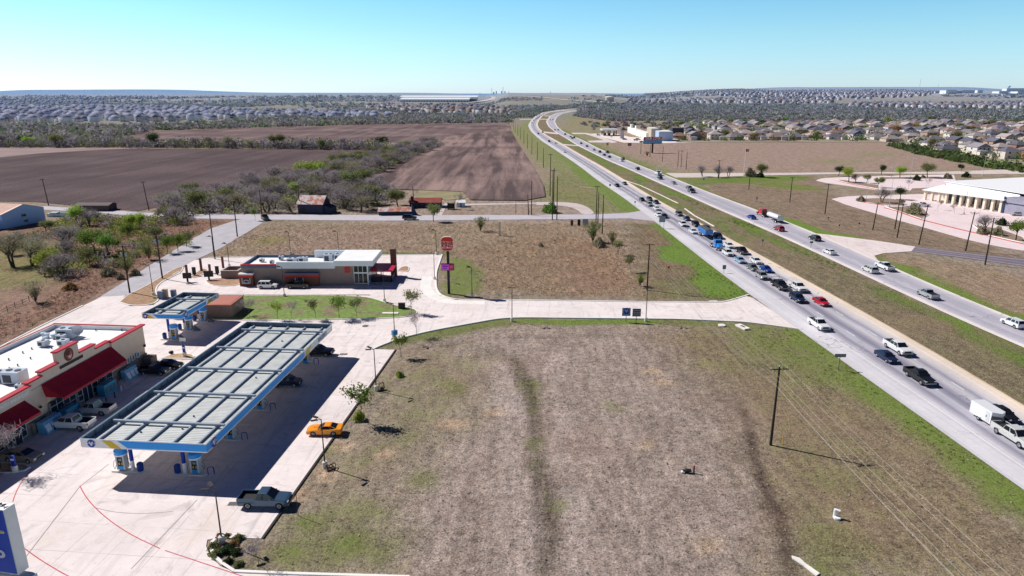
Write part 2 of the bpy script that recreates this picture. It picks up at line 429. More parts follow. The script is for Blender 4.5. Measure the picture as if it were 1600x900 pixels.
# between the brush and the highway
zone([(985,348),(1030,350),(1165,458),(1130,474),(1015,472),(1003,415)], 3, c=(126,118,88), grn=.5, scrub=.4)
zone([(1000,355),(1050,372),(1075,420),(1030,440),(1000,400)], 4, c=(142,116,98), scrub=.5, a=.8)
for b_ in ([(1075,400),(1110,420),(1165,456),(1150,468),(1095,462),(1080,440)], [(1030,384),(1062,380),(1095,406),(1070,412),(1040,400)]):
    zone(b_, 2.5, c=(96,140,48), grn=1, scrub=.3)
band([(1030,352),(1090,400),(1160,455)], 5, c=(104,138,58), grn=.95)
zone([(845,300),(880,262),(975,312),(998,330),(985,334),(925,334),(905,318),(850,312)], 5, c=(132,132,90), grn=.5)
band([(830,205),(870,240),(935,288),(995,330)], 10, c=(118,146,72), grn=.8)
zone([(800,205),(822,190),(842,176),(838,190),(850,220),(900,262),(870,268),(852,262)], 5, c=(138,142,96), grn=.5)
# the big open lot
zone([(560,560),(700,520),(1000,510),(1130,620),(1200,740),(1220,900),(700,950),(520,800),(600,640)], 6, c=(162,146,136), grn=.24, straw=.9)
zone([(618,560),(700,540),(760,560),(690,700),(600,760),(520,900),(420,905),(460,800)], 6, c=(150,138,116), grn=.58, straw=.8)
zone([(440,830),(560,790),(620,830),(600,890),(400,892)], 4, c=(142,136,106), grn=.66, straw=.6)
for cx, cy, r, g in ((460,862,2.2,.95),(540,852,2.4,.95),(485,815,1.6,.9),(510,700,2,.7),(600,600,2,.7),(700,600,2.6,.6),(815,600,3.0,.85),(828,625,1.8,.8),(838,690,1.6,.95),(845,720,1.4,.8),(865,790,1.4,.7),(965,630,1.6,.5),(600,860,2,.7),(640,680,2,.65),(670,740,2.4,.6)):
    X_, Y_ = G(cx, cy); d = np.hypot(wx-X_, (wy-Y_)*.7); paint(np.clip(1.2-d/r,0,1), c=(122,126,78), grn=g, a=.7)
band([(640,525),(800,501),(1060,504),(1165,508)], 3.5, 1.5, c=(112,130,66), grn=1)
band([(600,538),(800,500)], 5, 3, c=(120,122,84), grn=.7, a=.8)
band([(800,560),(818,600),(832,650),(842,720),(852,800),(862,905)], 2.0, 2.0, brk=.47, c=(104,92,78), grn=.55, scrub=1, a=1.0)
band([(780,570),(800,650),(812,760),(822,900)], 3, 4, brk=.5, c=(188,172,164), a=.8)
band([(870,560),(880,650),(895,760),(905,900)], 2.5, 4, brk=.5, c=(188,172,164), a=.7)
band([(640,545),(800,527),(1000,523),(1060,530)], 1.2, 1.2, c=(120,108,98), a=.5)
# verge and ditch beside the highway
zone([(1060,506),(1165,506),(1250,518),(1345,592),(1500,700),(1620,790),(1640,910),(1240,910),(1210,790),(1185,720),(1110,600),(1030,530)], 6, c=(140,126,100), grn=.52, straw=.6, scrub=.3)
zone([(1010,530),(1080,560),(1150,640),(1190,720),(1130,700),(1060,620)], 5, c=(146,130,118), grn=.2, a=.7)
zone([(1380,650),(1480,720),(1600,830),(1600,905),(1480,900),(1400,760)], 7, c=(146,128,106), grn=.35, a=.8)
zone([(1240,800),(1300,840),(1340,905),(1250,905)], 5, c=(112,120,66), grn=.8, a=.6)
band([(1250,516),(1300,557),(1345,591),(1420,645),(1500,702),(1600,772),(1700,842)], 8, 4, c=(120,134,70), grn=.9, scrub=.2)
zone([(1170,508),(1250,520),(1345,592),(1300,600),(1215,570),(1180,540)], 6, c=(122,132,78), grn=.8)
band([(1130,610),(1168,665),(1186,720),(1202,780),(1222,840),(1236,905)], 1.2, 1.5, brk=.45, c=(92,78,70), scrub=1, grn=.2, a=1.0)
for (cx, cy, r) in ((1015,580,3),(1012,690,1.6),(520,735,2.2),(545,690,2),(470,770,2.4),(1040,600,2.5),(760,640,2),(615,700,1.8),(700,660,2.2),(1110,850,2.5)):
    X_, Y_ = G(cx, cy); d = np.hypot(wx-X_, wy-Y_); paint(np.clip(1.1-d/r,0,1), c=(196,168,140), grn=0, a=.8)
# median
med = [p for p in NRw if p[1] < 1500] + [p for p in FLw if p[1] < 1500][::-1]
dm = sdist(PX, PYY, med)
paint(np.clip(.5-dm/2,0,1), c=(134,122,98), grn=.45, scrub=.45)
dl = sdist(wx, wy, [p for p in FLw if p[1] < 700], False); paint(np.clip(1.4-np.abs(dl-3.0)/2.6,0,1)*(dm<3)*np.clip(fbm(PX/14,PYY/22,3,77)*3-.65,0,1), c=(92,124,50), grn=1)
dl = sdist(wx, wy, [p for p in NRw if 210 < p[1] < 700], False); paint(np.clip(1-np.abs(dl-5)/4,0,1)*(dm<0)*np.clip(fbm(PX/14,PYY/22,3,78)*3-.8,0,1), c=(106,132,58), grn=.9)
# east of the highway
zone([(1290,375),(1600,430),(1900,470),(1900,560),(1600,500),(1400,415)], 4, c=(154,134,112), grn=.3, straw=.8)
df = sdist(wx, wy, [p for p in FRw if p[1] < 900], False); paint(np.clip(1.3-df/5,0,1), c=(112,132,56), grn=1)
zone([(1060,274),(1280,275),(1320,320),(1600,400),(1600,414),(1380,378),(1290,366),(1190,330)], 4, c=(142,124,106), grn=.3, scrub=.3)
zone([(1058,277),(1270,274),(1260,283),(1090,288)], 3, c=(104,132,60), grn=.8)
band([(1225,343),(1280,362),(1330,371)], 7, 3, c=(104,150,46), grn=1)
zone([(940,233),(1040,262),(1150,272),(1045,271),(985,250),(925,222)], 8, c=(132,138,92), grn=.55)
zone([(950,222),(1000,218),(1400,222),(1600,262),(1250,268),(1060,268),(990,243)], 8, c=(160,138,126), grn=.05, scrub=.1, straw=.7, a=1)
for b_ in ([(1350,238),(1400,238),(1395,244),(1340,245)], [(1280,248),(1340,250),(1330,256),(1270,255)]): zone(b_, 12, c=(136,140,96), grn=.4, a=.7)
zone([(1240,285),(1275,292),(1280,300),(1240,296),(1150,284)], 5, c=(120,136,66), grn=.8, a=.8)
zone([(900,184),(1000,186),(1000,200),(980,212),(900,205),(882,192)], 20, c=(160,140,130), grn=.2)
zone([(880,178),(950,190),(935,222),(905,214),(880,205)], 12, c=(142,142,104), grn=.5, a=.7)
z0 = terrain(PX, PYY) + (fbm(PX/3.1, PYY/3.1, 3, 44)-.45)*.05
z0 += mixv[:,2]*(fbm(PX/1.9, PYY/1.9, 2, 45)-.5)*.35*(dist<420)*np.clip((sdist(PX, PYY, [p for p in FRw if p[1]<500]+[p for p in NLw if p[1]<500][::-1])-1)/3, 0, 1)*np.clip(2-dist/200,0,1)*(mixv[:,2]>.5)
z0 = np.where(dm < -3, z0 - .5*np.clip(-dm/6,0,1), z0) if False else z0
z0 -= .03
gv = np.stack([PX, PYY, z0], 1)
ii = np.arange(nx-1)[None,:] + nx*np.arange(ny-1)[:,None]; ii = ii.ravel()
gf = np.stack([ii, ii+1, ii+nx+1, ii+nx], 1)
def np_mesh(name, v, f, mats, colattr=None, mixattr=None, shade=None, domain='POINT', k=4):
    me = bpy.data.meshes.new(name)
    me.vertices.add(len(v)); me.vertices.foreach_set('co', np.asarray(v, np.float32).ravel())
    n = len(f); me.loops.add(n*k); me.polygons.add(n)
    me.loops.foreach_set('vertex_index', np.asarray(f, np.int32).ravel())
    me.polygons.foreach_set('loop_start', np.arange(0, n*k, k, dtype=np.int32))
    try: me.polygons.foreach_set('loop_total', np.full(n, k, np.int32))
    except Exception: pass
    for nm, a in (('Col', colattr), ('Mix', mixattr)):
        if a is not None:
            at = me.attributes.new(nm, 'FLOAT_COLOR', domain)
            if a.shape[1] == 3: a = np.concatenate([a, np.ones((len(a),1))], 1)
            at.data.foreach_set('color', np.asarray(a, np.float32).ravel())
    if shade is not None:
        at = me.attributes.new('shade', 'FLOAT', 'FACE'); at.data.foreach_set('value', np.asarray(shade, np.float32))
    for m in (mats if isinstance(mats, (list, tuple)) else [mats]): me.materials.append(m)
    me.update(calc_edges=True); me.validate(); return me
gm, nt, b = newmat('ground')
p = pos(nt)
ac = nt.nodes.new('ShaderNodeAttribute'); ac.attribute_name = 'Col'; am = nt.nodes.new('ShaderNodeAttribute'); am.attribute_name = 'Mix'
sp = nt.nodes.new('ShaderNodeSeparateXYZ'); nt.links.new(am.outputs['Vector'], sp.inputs[0]); mg, ms, mk = sp.outputs
nA = noise(nt, .17, 6, .62, p); nB = noise(nt, .9, 8, .72, p); nC = noise(nt, 4.2, 5, .75, p); nD = noise(nt, .035, 4, .5, p)
c = mixc(nt, 1.0, ac.outputs['Color'], mapr(nt, nB, .30, .70, .56, 1.56), 'MULTIPLY')
c = mixc(nt, 1.0, c, mapr(nt, nC, .34, .66, .42, 1.6), 'MULTIPLY')
c = mixc(nt, 1.0, c, mapr(nt, nA, .3, .7, .80, 1.2), 'MULTIPLY')
stv = nt.nodes.new('ShaderNodeMapping'); stv.inputs['Rotation'].default_value = (0,0,.04); stv.inputs['Scale'].default_value = (.75,.16,.5); nt.links.new(p, stv.inputs[0])
c = mixc(nt, 1.0, c, mapr(nt, noise(nt, 1, 2, .5, stv.outputs[0]), .32, .68, .82, 1.2), 'MULTIPLY')
c = mixc(nt, mapr(nt, noise(nt, .42, 6, .7, p), .52, .68, 0, .5), c, mixc(nt, 1.0, c, A(255,232,222), 'MULTIPLY'))
# pale straw flecks
st = math_(nt, 'MULTIPLY', mapr(nt, noise(nt, 1.7, 7, .75, p), .53, .66, 0, .8), ms); c = mixc(nt, st, c, A(196,176,158))
# dead patches / reddish patches
c = mixc(nt, mapr(nt, nD, .5, .68, 0, .35), c, A(168,138,120))
# green growth
gsum = math_(nt, 'ADD', math_(nt, 'MULTIPLY', nA, .4), math_(nt, 'ADD', math_(nt, 'MULTIPLY', nB, .35), math_(nt, 'MULTIPLY', nC, .25)))
gf_ = mapr(nt, math_(nt, 'ADD', gsum, math_(nt, 'MULTIPLY', mg, .26)), .63, .77, 0, 1)
gcol = mixc(nt, mapr(nt, nC, .3, .7, 0, 1), A(104,112,58), A(146,150,92))
gcol = mixc(nt, mapr(nt, mg, .7, 1, 0, .75), gcol, mixc(nt, 1.0, A(122,150,66), mapr(nt, nC, .3, .7, .6, 1.35), 'MULTIPLY'))
c = mixc(nt, math_(nt, 'MULTIPLY', gf_, mapr(nt, mg, 0, .5, .25, .9)), c, gcol)
# dark brown noise speckle, stronger where the scrub value is high
dk = mapr(nt, noise(nt, 1.6, 8, .85, p), .36, .48, 1, 0); c = mixc(nt, math_(nt, 'MULTIPLY', dk, mapr(nt, mk, 0, 1, .5, .75)), c, A(66,54,48))
nt.links.new(c, b.inputs['Base Color']); b.inputs['Roughness'].default_value = .95; b.inputs['Specular IOR Level'].default_value = .05
bh = math_(nt, 'ADD', math_(nt, 'MULTIPLY', nB, 1.0), math_(nt, 'MULTIPLY', nC, .35))
bn = nt.nodes.new('ShaderNodeBump'); nt.links.new(mapr(nt, mk, 0, 1, .45, 1.0), bn.inputs['Strength']); bn.inputs['Distance'].default_value = .8
nt.links.new(bh, bn.inputs['Height']); nt.links.new(bn.outputs[0], b.inputs['Normal'])
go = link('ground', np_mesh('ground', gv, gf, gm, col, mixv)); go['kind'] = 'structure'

# ---- concrete and other sheets
def concrete(name, c0, joint=4.6, rot=0.09, stain=.6, dark=.10):
    m, nt, b = newmat(name); p = pos(nt)
    n1 = mapr(nt, noise(nt, .09, 5, .6, p), .3, .7, 1-dark, 1+dark*.6); n2 = mapr(nt, noise(nt, .8, 6, .7, p), .3, .7, .95, 1.05); n3 = mapr(nt, noise(nt, 7, 3, .6, p), .3, .7, .96, 1.04)
    c = mixc(nt, 1.0, A(*c0), math_(nt, 'MULTIPLY', n1, math_(nt, 'MULTIPLY', n2, n3)), 'MULTIPLY')
    c = mixc(nt, mapr(nt, noise(nt, .22, 6, .7, p, 2.0), .52, .72, 0, stain*.75), c, A(160,150,148))
    c = mixc(nt, mapr(nt, noise(nt, 1.1, 4, .6, p), .64, .74, 0, stain*.6), c, A(120,112,110))
    c = mixc(nt, mapr(nt, noise(nt, .13, 3, .5, p), .55, .7, 0, .3), c, A(228,206,186))
    tm = nt.nodes.new('ShaderNodeMapping'); tm.inputs['Rotation'].default_value = (0,0,rot); tm.inputs['Scale'].default_value = (.9,.07,.5); nt.links.new(p, tm.inputs[0])
    c = mixc(nt, mapr(nt, noise(nt, 1, 5, .6, tm.outputs[0], .3), .54, .72, 0, stain*.7), c, A(176,166,166))
    mp = nt.nodes.new('ShaderNodeMapping'); mp.inputs['Rotation'].default_value = (0,0,rot); nt.links.new(p, mp.inputs[0])
    sp = nt.nodes.new('ShaderNodeSeparateXYZ'); nt.links.new(mp.outputs[0], sp.inputs[0])
    for ax in (0, 1):
        q = math_(nt, 'ABSOLUTE', math_(nt, 'SUBTRACT', math_(nt, 'FRACT', math_(nt, 'DIVIDE', sp.outputs[ax], joint)), .5))
        ln = mapr(nt, q, .488, .494, 0, 1); c = mixc(nt, math_(nt, 'MULTIPLY', ln, mapr(nt, noise(nt, .11, 2, .5, p), .4, .6, .05, .4)), c, A(140,128,128))
    nt.links.new(c, b.inputs['Base Color']); b.inputs['Roughness'].default_value = .8; b.inputs['Specular IOR Level'].default_value = .2
    return m
conc = concrete('concrete_paving', (242,230,226)); conc2 = concrete('concrete_drive', (243,230,224), 5.5, 0, .35)
kerbm = M('kerb_concrete', A(248,242,236), .8, var=.06, scale=.5)
lot_px = [(-900,1100),(-700,893),(-300,693),(0,543),(60,512),(130,478),(160,464),(196,462),(187,473),(205,479),(240,477),(250,467),(243,457),(245,448),(254,440),(282,427),(290,415),(304,407),(325,403),(450,401),(590,399),(691,398),(682,424),(681,440),(682,452),(688,462),(712,469),(790,469),(1000,472),(1130,473),(1165,462.5),(1176,466),(1254,516),(1165,503.5),(1060,499),(810,496.5),(780,498),(680,516),(640,525),(600,538),(583,546),(618,547),(410,842),(340,841),(324,844),(322,854),(330,872),(345,886),(366,894),(450,897.5),(640,903),(1000,1150)]
lot = sheet('paved_lot', GV(lot_px), .07, conc)
def rib(name, px, w, z, mat, world=False, kind='structure', h=None):
    pl = px if world else GV(px); L = []; Rr = []
    for i, p_ in enumerate(pl):
        a = pl[max(0,i-1)]; c_ = pl[min(len(pl)-1,i+1)]; dx, dy = c_[0]-a[0], c_[1]-a[1]; l = math.hypot(dx,dy) or 1
        nx_, ny_ = -dy/l*w/2, dx/l*w/2; L.append((p_[0]+nx_, p_[1]+ny_)); Rr.append((p_[0]-nx_, p_[1]-ny_))
    mb = MB(); n = len(pl); h = h if h else .05
    vs = [(*q, z) for q in L] + [(*q, z) for q in Rr] + [(*q, z-h) for q in L] + [(*q, z-h) for q in Rr]
    fs = []
    for i in range(n-1):
        fs += [(i, i+1, n+i+1, n+i), (2*n+i, i, n+i, 3*n+i) if i==0 else (i, 2*n+i, 2*n+i+1, i+1), (n+i, n+i+1, 3*n+i+1, 3*n+i)]
    mb.add(vs, fs); o = obj(name, mb, mat); o['kind'] = kind; return o
# kerbs
for k_ in ([(366,894),(345,886),(330,872),(322,854),(324,844),(340,841)], [(583,546),(600,538),(640,525),(680,516),(780,498),(810,496.5),(1060,499),(1165,503.5),(1252,515)],
           [(691,398),(682,424),(681,440),(682,452),(688,462),(712,469),(790,469),(1000,472),(1130,473),(1170,461)], [(325,403),(450,401),(590,399),(691,398)], [(187,473),(205,479),(240,477),(250,467),(243,457),(245,448),(254,440),(282,427)],
           [(366,894),(450,897.5),(640,903)], [(0,543),(60,512),(130,478)]):
    rib('kerb', smooth(resample(GV(k_), 1.2), 3), .32, .2, kerbm, True, h=.25)
rib('kerb', [(618,547),(410,842)], .25, .13, M('kerb_joint_dark', A(70,62,60), .9), h=.25)
# bright gutter apron where the lot meets the drive
rib('drive_apron', smooth(resample(GV([(668,432),(664,448),(672,462),(700,473),(758,474)]), 1.5), 3), 2.6, .085, concrete('concrete_apron', (250,244,238), 6, 0, .1, .03), True)
# green islands
def island(name, px, c, grn, z=.19, scrub=.3):
    pl = smooth(resample(GV(px), 1.5), 2); key = 'island_soil_%d_%d_%d' % c
    if key in MATS: m = MATS[key]
    else:
        m, nt, b = newmat(key); p = pos(nt)
        nb = noise(nt, 1.1, 7, .7, p); na = noise(nt, .22, 4, .6, p)
        q = mixc(nt, 1.0, A(*c), mapr(nt, nb, .3, .7, .65, 1.35), 'MULTIPLY')
        q = mixc(nt, mapr(nt, math_(nt,'ADD',math_(nt,'MULTIPLY',na,.7),math_(nt,'MULTIPLY',nb,.3)), .62-grn*.3, .72-grn*.3, 0, .9 if grn else 0), q, mixc(nt, mapr(nt, nb, .3, .7, 0, 1), A(92,122,44), A(140,168,80)))
        nt.links.new(q, b.inputs['Base Color']); b.inputs['Roughness'].default_value = .95; bump(nt, nb, .6, .3, b); MATS[key] = m
    o = sheet(name, pl, z, m); rib('kerb', pl + [pl[0]], .2, z+.03, kerbm, True, h=.25); return o
island('grass_strip', [(300,468),(330,464),(475,462),(532,463),(575,465),(598,472),(618,479),(644,481),(657,491),(646,495),(608,498),(518,500),(446,500.5),(387,501),(352,500),(290,500)], (134,118,92), .66)
island('planting_bed', [(321.5,440),(326,445),(339,448),(353,448.5),(376,446),(377,436),(350,435),(329,437)], (176,140,112), 0)
island('planting_bed', [(297,434),(304,436),(326,424),(324,420),(315,421)], (176,140,112), 0)
island('planting_bed', [(268,431),(276,429),(284,425),(280,424)], (176,140,112), 0)
island('planting_bed', [(621,424),(628,416),(641,416),(637,425)], (176,140,112), 0)
island('planting_bed', [(253,561),(266,553),(304,554),(309,557),(300,562)], (190,158,124), 0)
island('planting_bed', [(-40,722),(46,727),(54,729),(44,740),(-40,740)], (190,158,124), 0)
island('planting_bed', [(187,473),(205,479),(240,477),(250,467),(243,457),(245,448),(254,440),(282,427),(288,416),(272,421),(235,444),(200,462)], (172,138,108), .15)
# red fire-lane lines, lane arrows
red = M('red_line_paint', A(208,96,110), .8, var=.25, scale=2)
for i, r_ in enumerate(([(125,760),(132,775),(148,794),(172,815),(205,837),(250,858)], [(258,861),(300,875),(366,897),(420,915)], [(36,856),(60,874),(105,901),(160,925)], [(52,732),(36,750),(26,765),(20,785)])):
    rib('fire_lane_line', smooth(resample(GV(r_), 1), 3), .11, .082, red, True, h=.01)
rib('pavement_crack', smooth(resample(GV([(148,794),(180,802),(230,804),(270,800)]), 1), 2), .07, .079, M('crack', A(150,135,135)), True, h=.005)
rib('joint_line', GV([(30,885),(125,761),(170,726),(560,440)][:3]), .09, .078, M('crack', A(150,135,135)), True, h=.005)
rib('joint_line', GV([(205,890),(308,782)]), .08, .078, M('crack'), True, h=.005)
# highway concrete throat, side roads
sr = M('side_road_asphalt', A(188,183,188), .85, var=.12, scale=.3)
sr_l = M('side_road_light', A(214,204,206), .85, var=.08, scale=.3)
sheet('side_road', GV([(130,478),(150,468),(198,438),(240,411),(300,374),(330,357),(366,345),(385,341),(425,341),(412,347),(392,360),(345,388),(304,407),(290,415),(272,421),(235,444),(196,462),(160,464)]), .05, sr)
sheet('cross_road', GV([(-300,318),(0,320.5),(75,322.5),(150,326.5),(215,332),(300,335),(400,335),(600,336.5),(840,336),(934,335),(980,333),(1001,329.5),(1026,346),(984,341.5),(840,343),(600,345),(430,343.5),(300,341.5),(215,338),(150,332.5),(75,328),(0,326),(-300,322)]), .06, M('cross_road_asphalt', A(196,190,196), .85, var=.08, scale=.3))
sheet('farm_loop_track', smooth(resample(GV([(838,316),(880,315.5),(905,318),(921,325),(932,336),(908,336),(905,329),(890,322.5),(866,320.5),(838,320.5)]), 3), 2), .055, M('track_dirt', A(208,192,188), .9, var=.1, scale=.4))
sheet('farm_track', GV([(726,318.5),(800,317.5),(840,316.5),(840,318.5),(800,319.5),(726,321)]), .05, M('track_dirt'))
sheet('farm_track', GV([(683,330),(695,318),(700,318),(690,337),(676,337)]), .05, M('track_dirt'))
sheet('concrete_turnout', GV([(1262,364),(1290,366.5),(1330,371.5),(1380,378),(1430,385.5),(1424,393),(1380,396),(1366,400),(1374,410),(1350,399),(1290,373)]), .085, concrete('concrete_turnout_mat', (238,222,218), 5, .4))
def asphalt_marked():
    m, nt, b = newmat('minor_road_asphalt'); p = pos(nt); n = noise(nt, .5, 5, .6, p)
    nt.links.new(mixc(nt, 1.0, A(118,110,122), mapr(nt, n, .3, .7, .88, 1.12), 'MULTIPLY'), b.inputs['Base Color']); b.inputs['Roughness'].default_value = .9; return m
am_ = asphalt_marked()
sheet('minor_road', GV([(1430,385.5),(1500,394),(1600,405),(1900,440),(1900,455),(1600,416.5),(1500,402.5),(1424,393)]), .07, am_)
wl = M('white_line_paint', A(225,220,222), .8)
rib('road_marking', [(1428,387),(1500,395.5),(1600,406.5),(1800,430)], .2, .076, wl, h=.004); rib('road_marking', [(1424,392.3),(1500,401.3),(1600,415.2),(1800,440)], .2, .076, wl, h=.004)
rib('road_marking', [(1428,389.5),(1500,398.3),(1600,410.6),(1800,434)], .22, .076, M('pink_line_paint', A(214,160,160)), h=.004)
sheet('school_road', GV([(1040,270.5),(1056,277.5),(1090,277.5),(1200,274),(1300,272.2),(1362,271),(1480,272),(1600,272),(1800,270),(1800,260),(1600,264),(1470,268.5),(1300,269.5),(1180,270.5),(1040,270.5)]), .06, concrete('school_road_mat', (222,206,202), 6, .2))
school_c = concrete('school_paving', (240,220,220), 6, .3, .2, .05)
sheet('school_parking', smooth(resample(GV([(1275,282),(1284,278.5),(1325,276.5),(1400,274.5),(1490,272.5),(1500,300),(1450,296.5),(1400,297.5),(1370,297.5),(1325,290.5),(1290,285.5)]), 4), 1), .055, school_c)
sheet('school_drive', smooth(resample(GV([(1300,311),(1310,308),(1340,306),(1400,304.5),(1450,303),(1480,306),(1600,330),(1900,380),(1900,430),(1600,392),(1560,385.5),(1500,371.5),(1440,354),(1400,343),(1360,331),(1320,319)]), 4), 1), .055, school_c)
rk = M('red_kerb', A(196,104,104), .8)
for r_ in ([(1306,282.5),(1330,288),(1368,296),(1372,297)], [(1338,313.5),(1352,317),(1380,321)], [(1382,325),(1400,330),(1440,344),(1500,359),(1600,382),(1800,425)]):
    rib('kerb', r_, .8, .2, rk, h=.2)
ib = (150,128,110)
for q in ([(1307,281.5),(1322,282),(1345,287),(1372,289),(1372,295.5),(1330,287.5)], [(1338,311.5),(1378,310),(1410,313),(1412,322),(1378,320.5),(1345,315)], [(1384,323.5),(1440,324),(1452,336),(1440,342.5),(1400,329)], [(1372,277.5),(1470,276.5),(1480,279),(1376,280)], [(1420,300),(1440,301),(1478,297),(1476,293),(1425,295)], [(1520,352),(1562,358),(1600,372),(1600,380),(1540,367)]):
    island('parking_island', q, ib, 0, .2)
sheet('pond', [GT(x, y) for x, y in ((795,165),(815,164.5),(842,165.2),(846,166.5),(830,167.5),(800,166.8))], 1.5, M('pond_water', A(150,180,205), .3, var=.05))
cw = M('median_concrete', A(240,234,226), .8, var=.15, scale=.5)
rib('median_flume', [(975,281.5),(1001,290),(1035,306),(1060,318)], .55, .12, cw, h=.15)
rib('median_flume', [(1070,326),(1085,337),(1100,345),(1116,354)], .6, .12, cw, h=.15)
tan = concrete('crossover_paving', (226,212,208), 9, 0, .2)
for q in ([(845,205),(870,207.5),(872,210),(850,207.5)], [(869,224),(902,227),(904,228.5),(876,226.5)], [(838,185.5),(858,186),(858,187),(839,186.6)], [(850,180.5),(862,180.8),(861,181.8),(851,181.4)], [(812,186),(833,186.2),(833,187),(812,186.8)]):
    sheet('median_crossover', GV(q), .085, tan)
sheet('frontage_road', GV([(893,207.5),(917,207.8),(935,212),(965,222.5),(956,223.5),(940,217.5),(925,212.5),(915,209.6),(896,209.6)]), .09, tan)
sheet('frontage_drive', GV([(918,220.2),(945,219),(958,222),(945,223),(922,222.6)]), .092, tan)

# ---- ploughed fields
def field_mat(name, c1, c2, ang, sc, c3=None, streak=.5):
    m, nt, b = newmat(name); p = pos(nt)
    mp = nt.nodes.new('ShaderNodeMapping'); mp.inputs['Rotation'].default_value = (0,0,ang); nt.links.new(p, mp.inputs[0])
    wv = nt.nodes.new('ShaderNodeTexWave'); wv.inputs['Scale'].default_value = sc; wv.inputs['Distortion'].default_value = 1.5; wv.inputs['Detail'].default_value = 3; nt.links.new(mp.outputs[0], wv.inputs['Vector'])
    ms = nt.nodes.new('ShaderNodeMapping'); ms.inputs['Rotation'].default_value = (0,0,ang); ms.inputs['Scale'].default_value = (.09,.006,.1); nt.links.new(p, ms.inputs[0])
    s1 = noise(nt, 1, 5, .65, ms.outputs[0], .4); n1 = noise(nt, .02, 4, .5, p); n2 = noise(nt, .9, 5, .75, p)
    f = mapr(nt, math_(nt,'ADD',math_(nt,'MULTIPLY',s1,streak),math_(nt,'MULTIPLY',n1,1-streak)), .42, .6, 0, 1)
    c = mixc(nt, f, A(*c1), A(*c2))
    if c3: c = mixc(nt, mapr(nt, noise(nt, .008, 3, .5, p), .5, .62, 0, .7), c, A(*c3))
    c = mixc(nt, 1.0, c, mapr(nt, wv.outputs['Fac'], 0, 1, .78, 1.12), 'MULTIPLY'); c = mixc(nt, 1.0, c, mapr(nt, n2, .3, .7, .7, 1.3), 'MULTIPLY')
    nt.links.new(c, b.inputs['Base Color']); b.inputs['Roughness'].default_value = .95; b.inputs['Specular IOR Level'].default_value = .05
    bump(nt, math_(nt,'ADD',wv.outputs['Fac'],n2), .6, .5, b); return m
fa = field_mat('ploughed_soil_dark', (98,84,86), (118,102,102), 1.45, .25)
fb = field_mat('ploughed_soil_streaked', (104,88,88), (176,150,142), -.62, .3, (118,100,98), .75)
fc = field_mat('ploughed_soil_far', (108,90,92), (150,130,126), 1.4, .1, (124,104,104), .5)
sheet('ploughed_field', GV([(-900,240),(-300,232),(0,230),(100,232),(560,233),(585,240),(520,262),(420,285),(330,300),(270,320),(215,330),(120,322),(60,316),(-400,308),(-900,306)]), .1, fa)
sheet('ploughed_field', GV([(575,262),(640,243),(688,222),(700,212),(796,200),(812,228),(834,262),(850,292),(852,308),(820,314),(735,313),(722,300),(640,297),(600,296),(560,285)]), .35, fb)
sheet('ploughed_field', GV([(195,212),(240,204),(400,200),(560,195),(690,193),(796,192),(799,201),(706,213),(688,223),(560,222),(420,219),(200,219)]), .1, fc)
sheet('field_margin', GV([(-900,232),(0,229),(200,231.5),(260,230.5),(160,234),(60,240),(0,246),(-900,262)]), .12, M('dry_margin', A(150,128,124), .95, var=.2, scale=.05))
sheet('fallow_patch', GV([(655,296),(722,295),(738,300),(726,310),(700,313),(650,309)]), .13, M('fallow_grass', A(150,140,106), .95, var=.2, scale=.1))
# ================================================================ VEHICLES
paint_m = M('vehicle_paint', (.5,.5,.5), .3, var=0, spec=.6)
glass_m = M('vehicle_glass', (.012,.014,.02), .08, var=0, spec=.8)
tyre_m = M('tyre_rubber', (.018,.018,.02), .9, var=0); rim_m = M('wheel_rim', (.45,.45,.47), .35, .7, var=0)
lamp_m = M('head_lamp', (.75,.77,.8), .15, var=0, spec=.8); tail_m = M('tail_lamp', (.35,.01,.012), .25, var=0)
trim_m = M('black_trim', (.02,.02,.022), .6, var=0); bed_m = M('bed_liner', (.03,.03,.033), .8, var=0)
def wheel_nodes(r, w, xs, ty):
    t = MB().lathe([(r*.55,-w/2),(r*.9,-w/2),(r,-w*.35),(r,w*.35),(r*.9,w/2),(r*.55,w/2)], 'Y', 18)
    tm = t.mesh('wheel', tyre_m, True)
    out = []
    for x in xs:
        for s in (-1, 1):
            rm = MB().lathe([(r*.56,s*w*.3),(r*.6,s*w*.5),(r*.5,s*w*.53),(r*.16,s*w*.44),(r*.12,s*w*.5)], 'Y', 14)
            for k in range(5):
                a = 2*PI*k/5; rm.tube((0,s*w*.5,0), (math.cos(a)*r*.52, s*w*.51, math.sin(a)*r*.52), .035, n=4)
            out.append(('wheel', tm, [('rim', rim_cache(r, w, s, rm), [])], (x, s*(ty-w/2), r)))
    return out
_rim = {}
def rim_cache(r, w, s, rm):
    k = (r, w, s)
    if k not in _rim: _rim[k] = rm.mesh('rim', rim_m)
    return _rim[k]
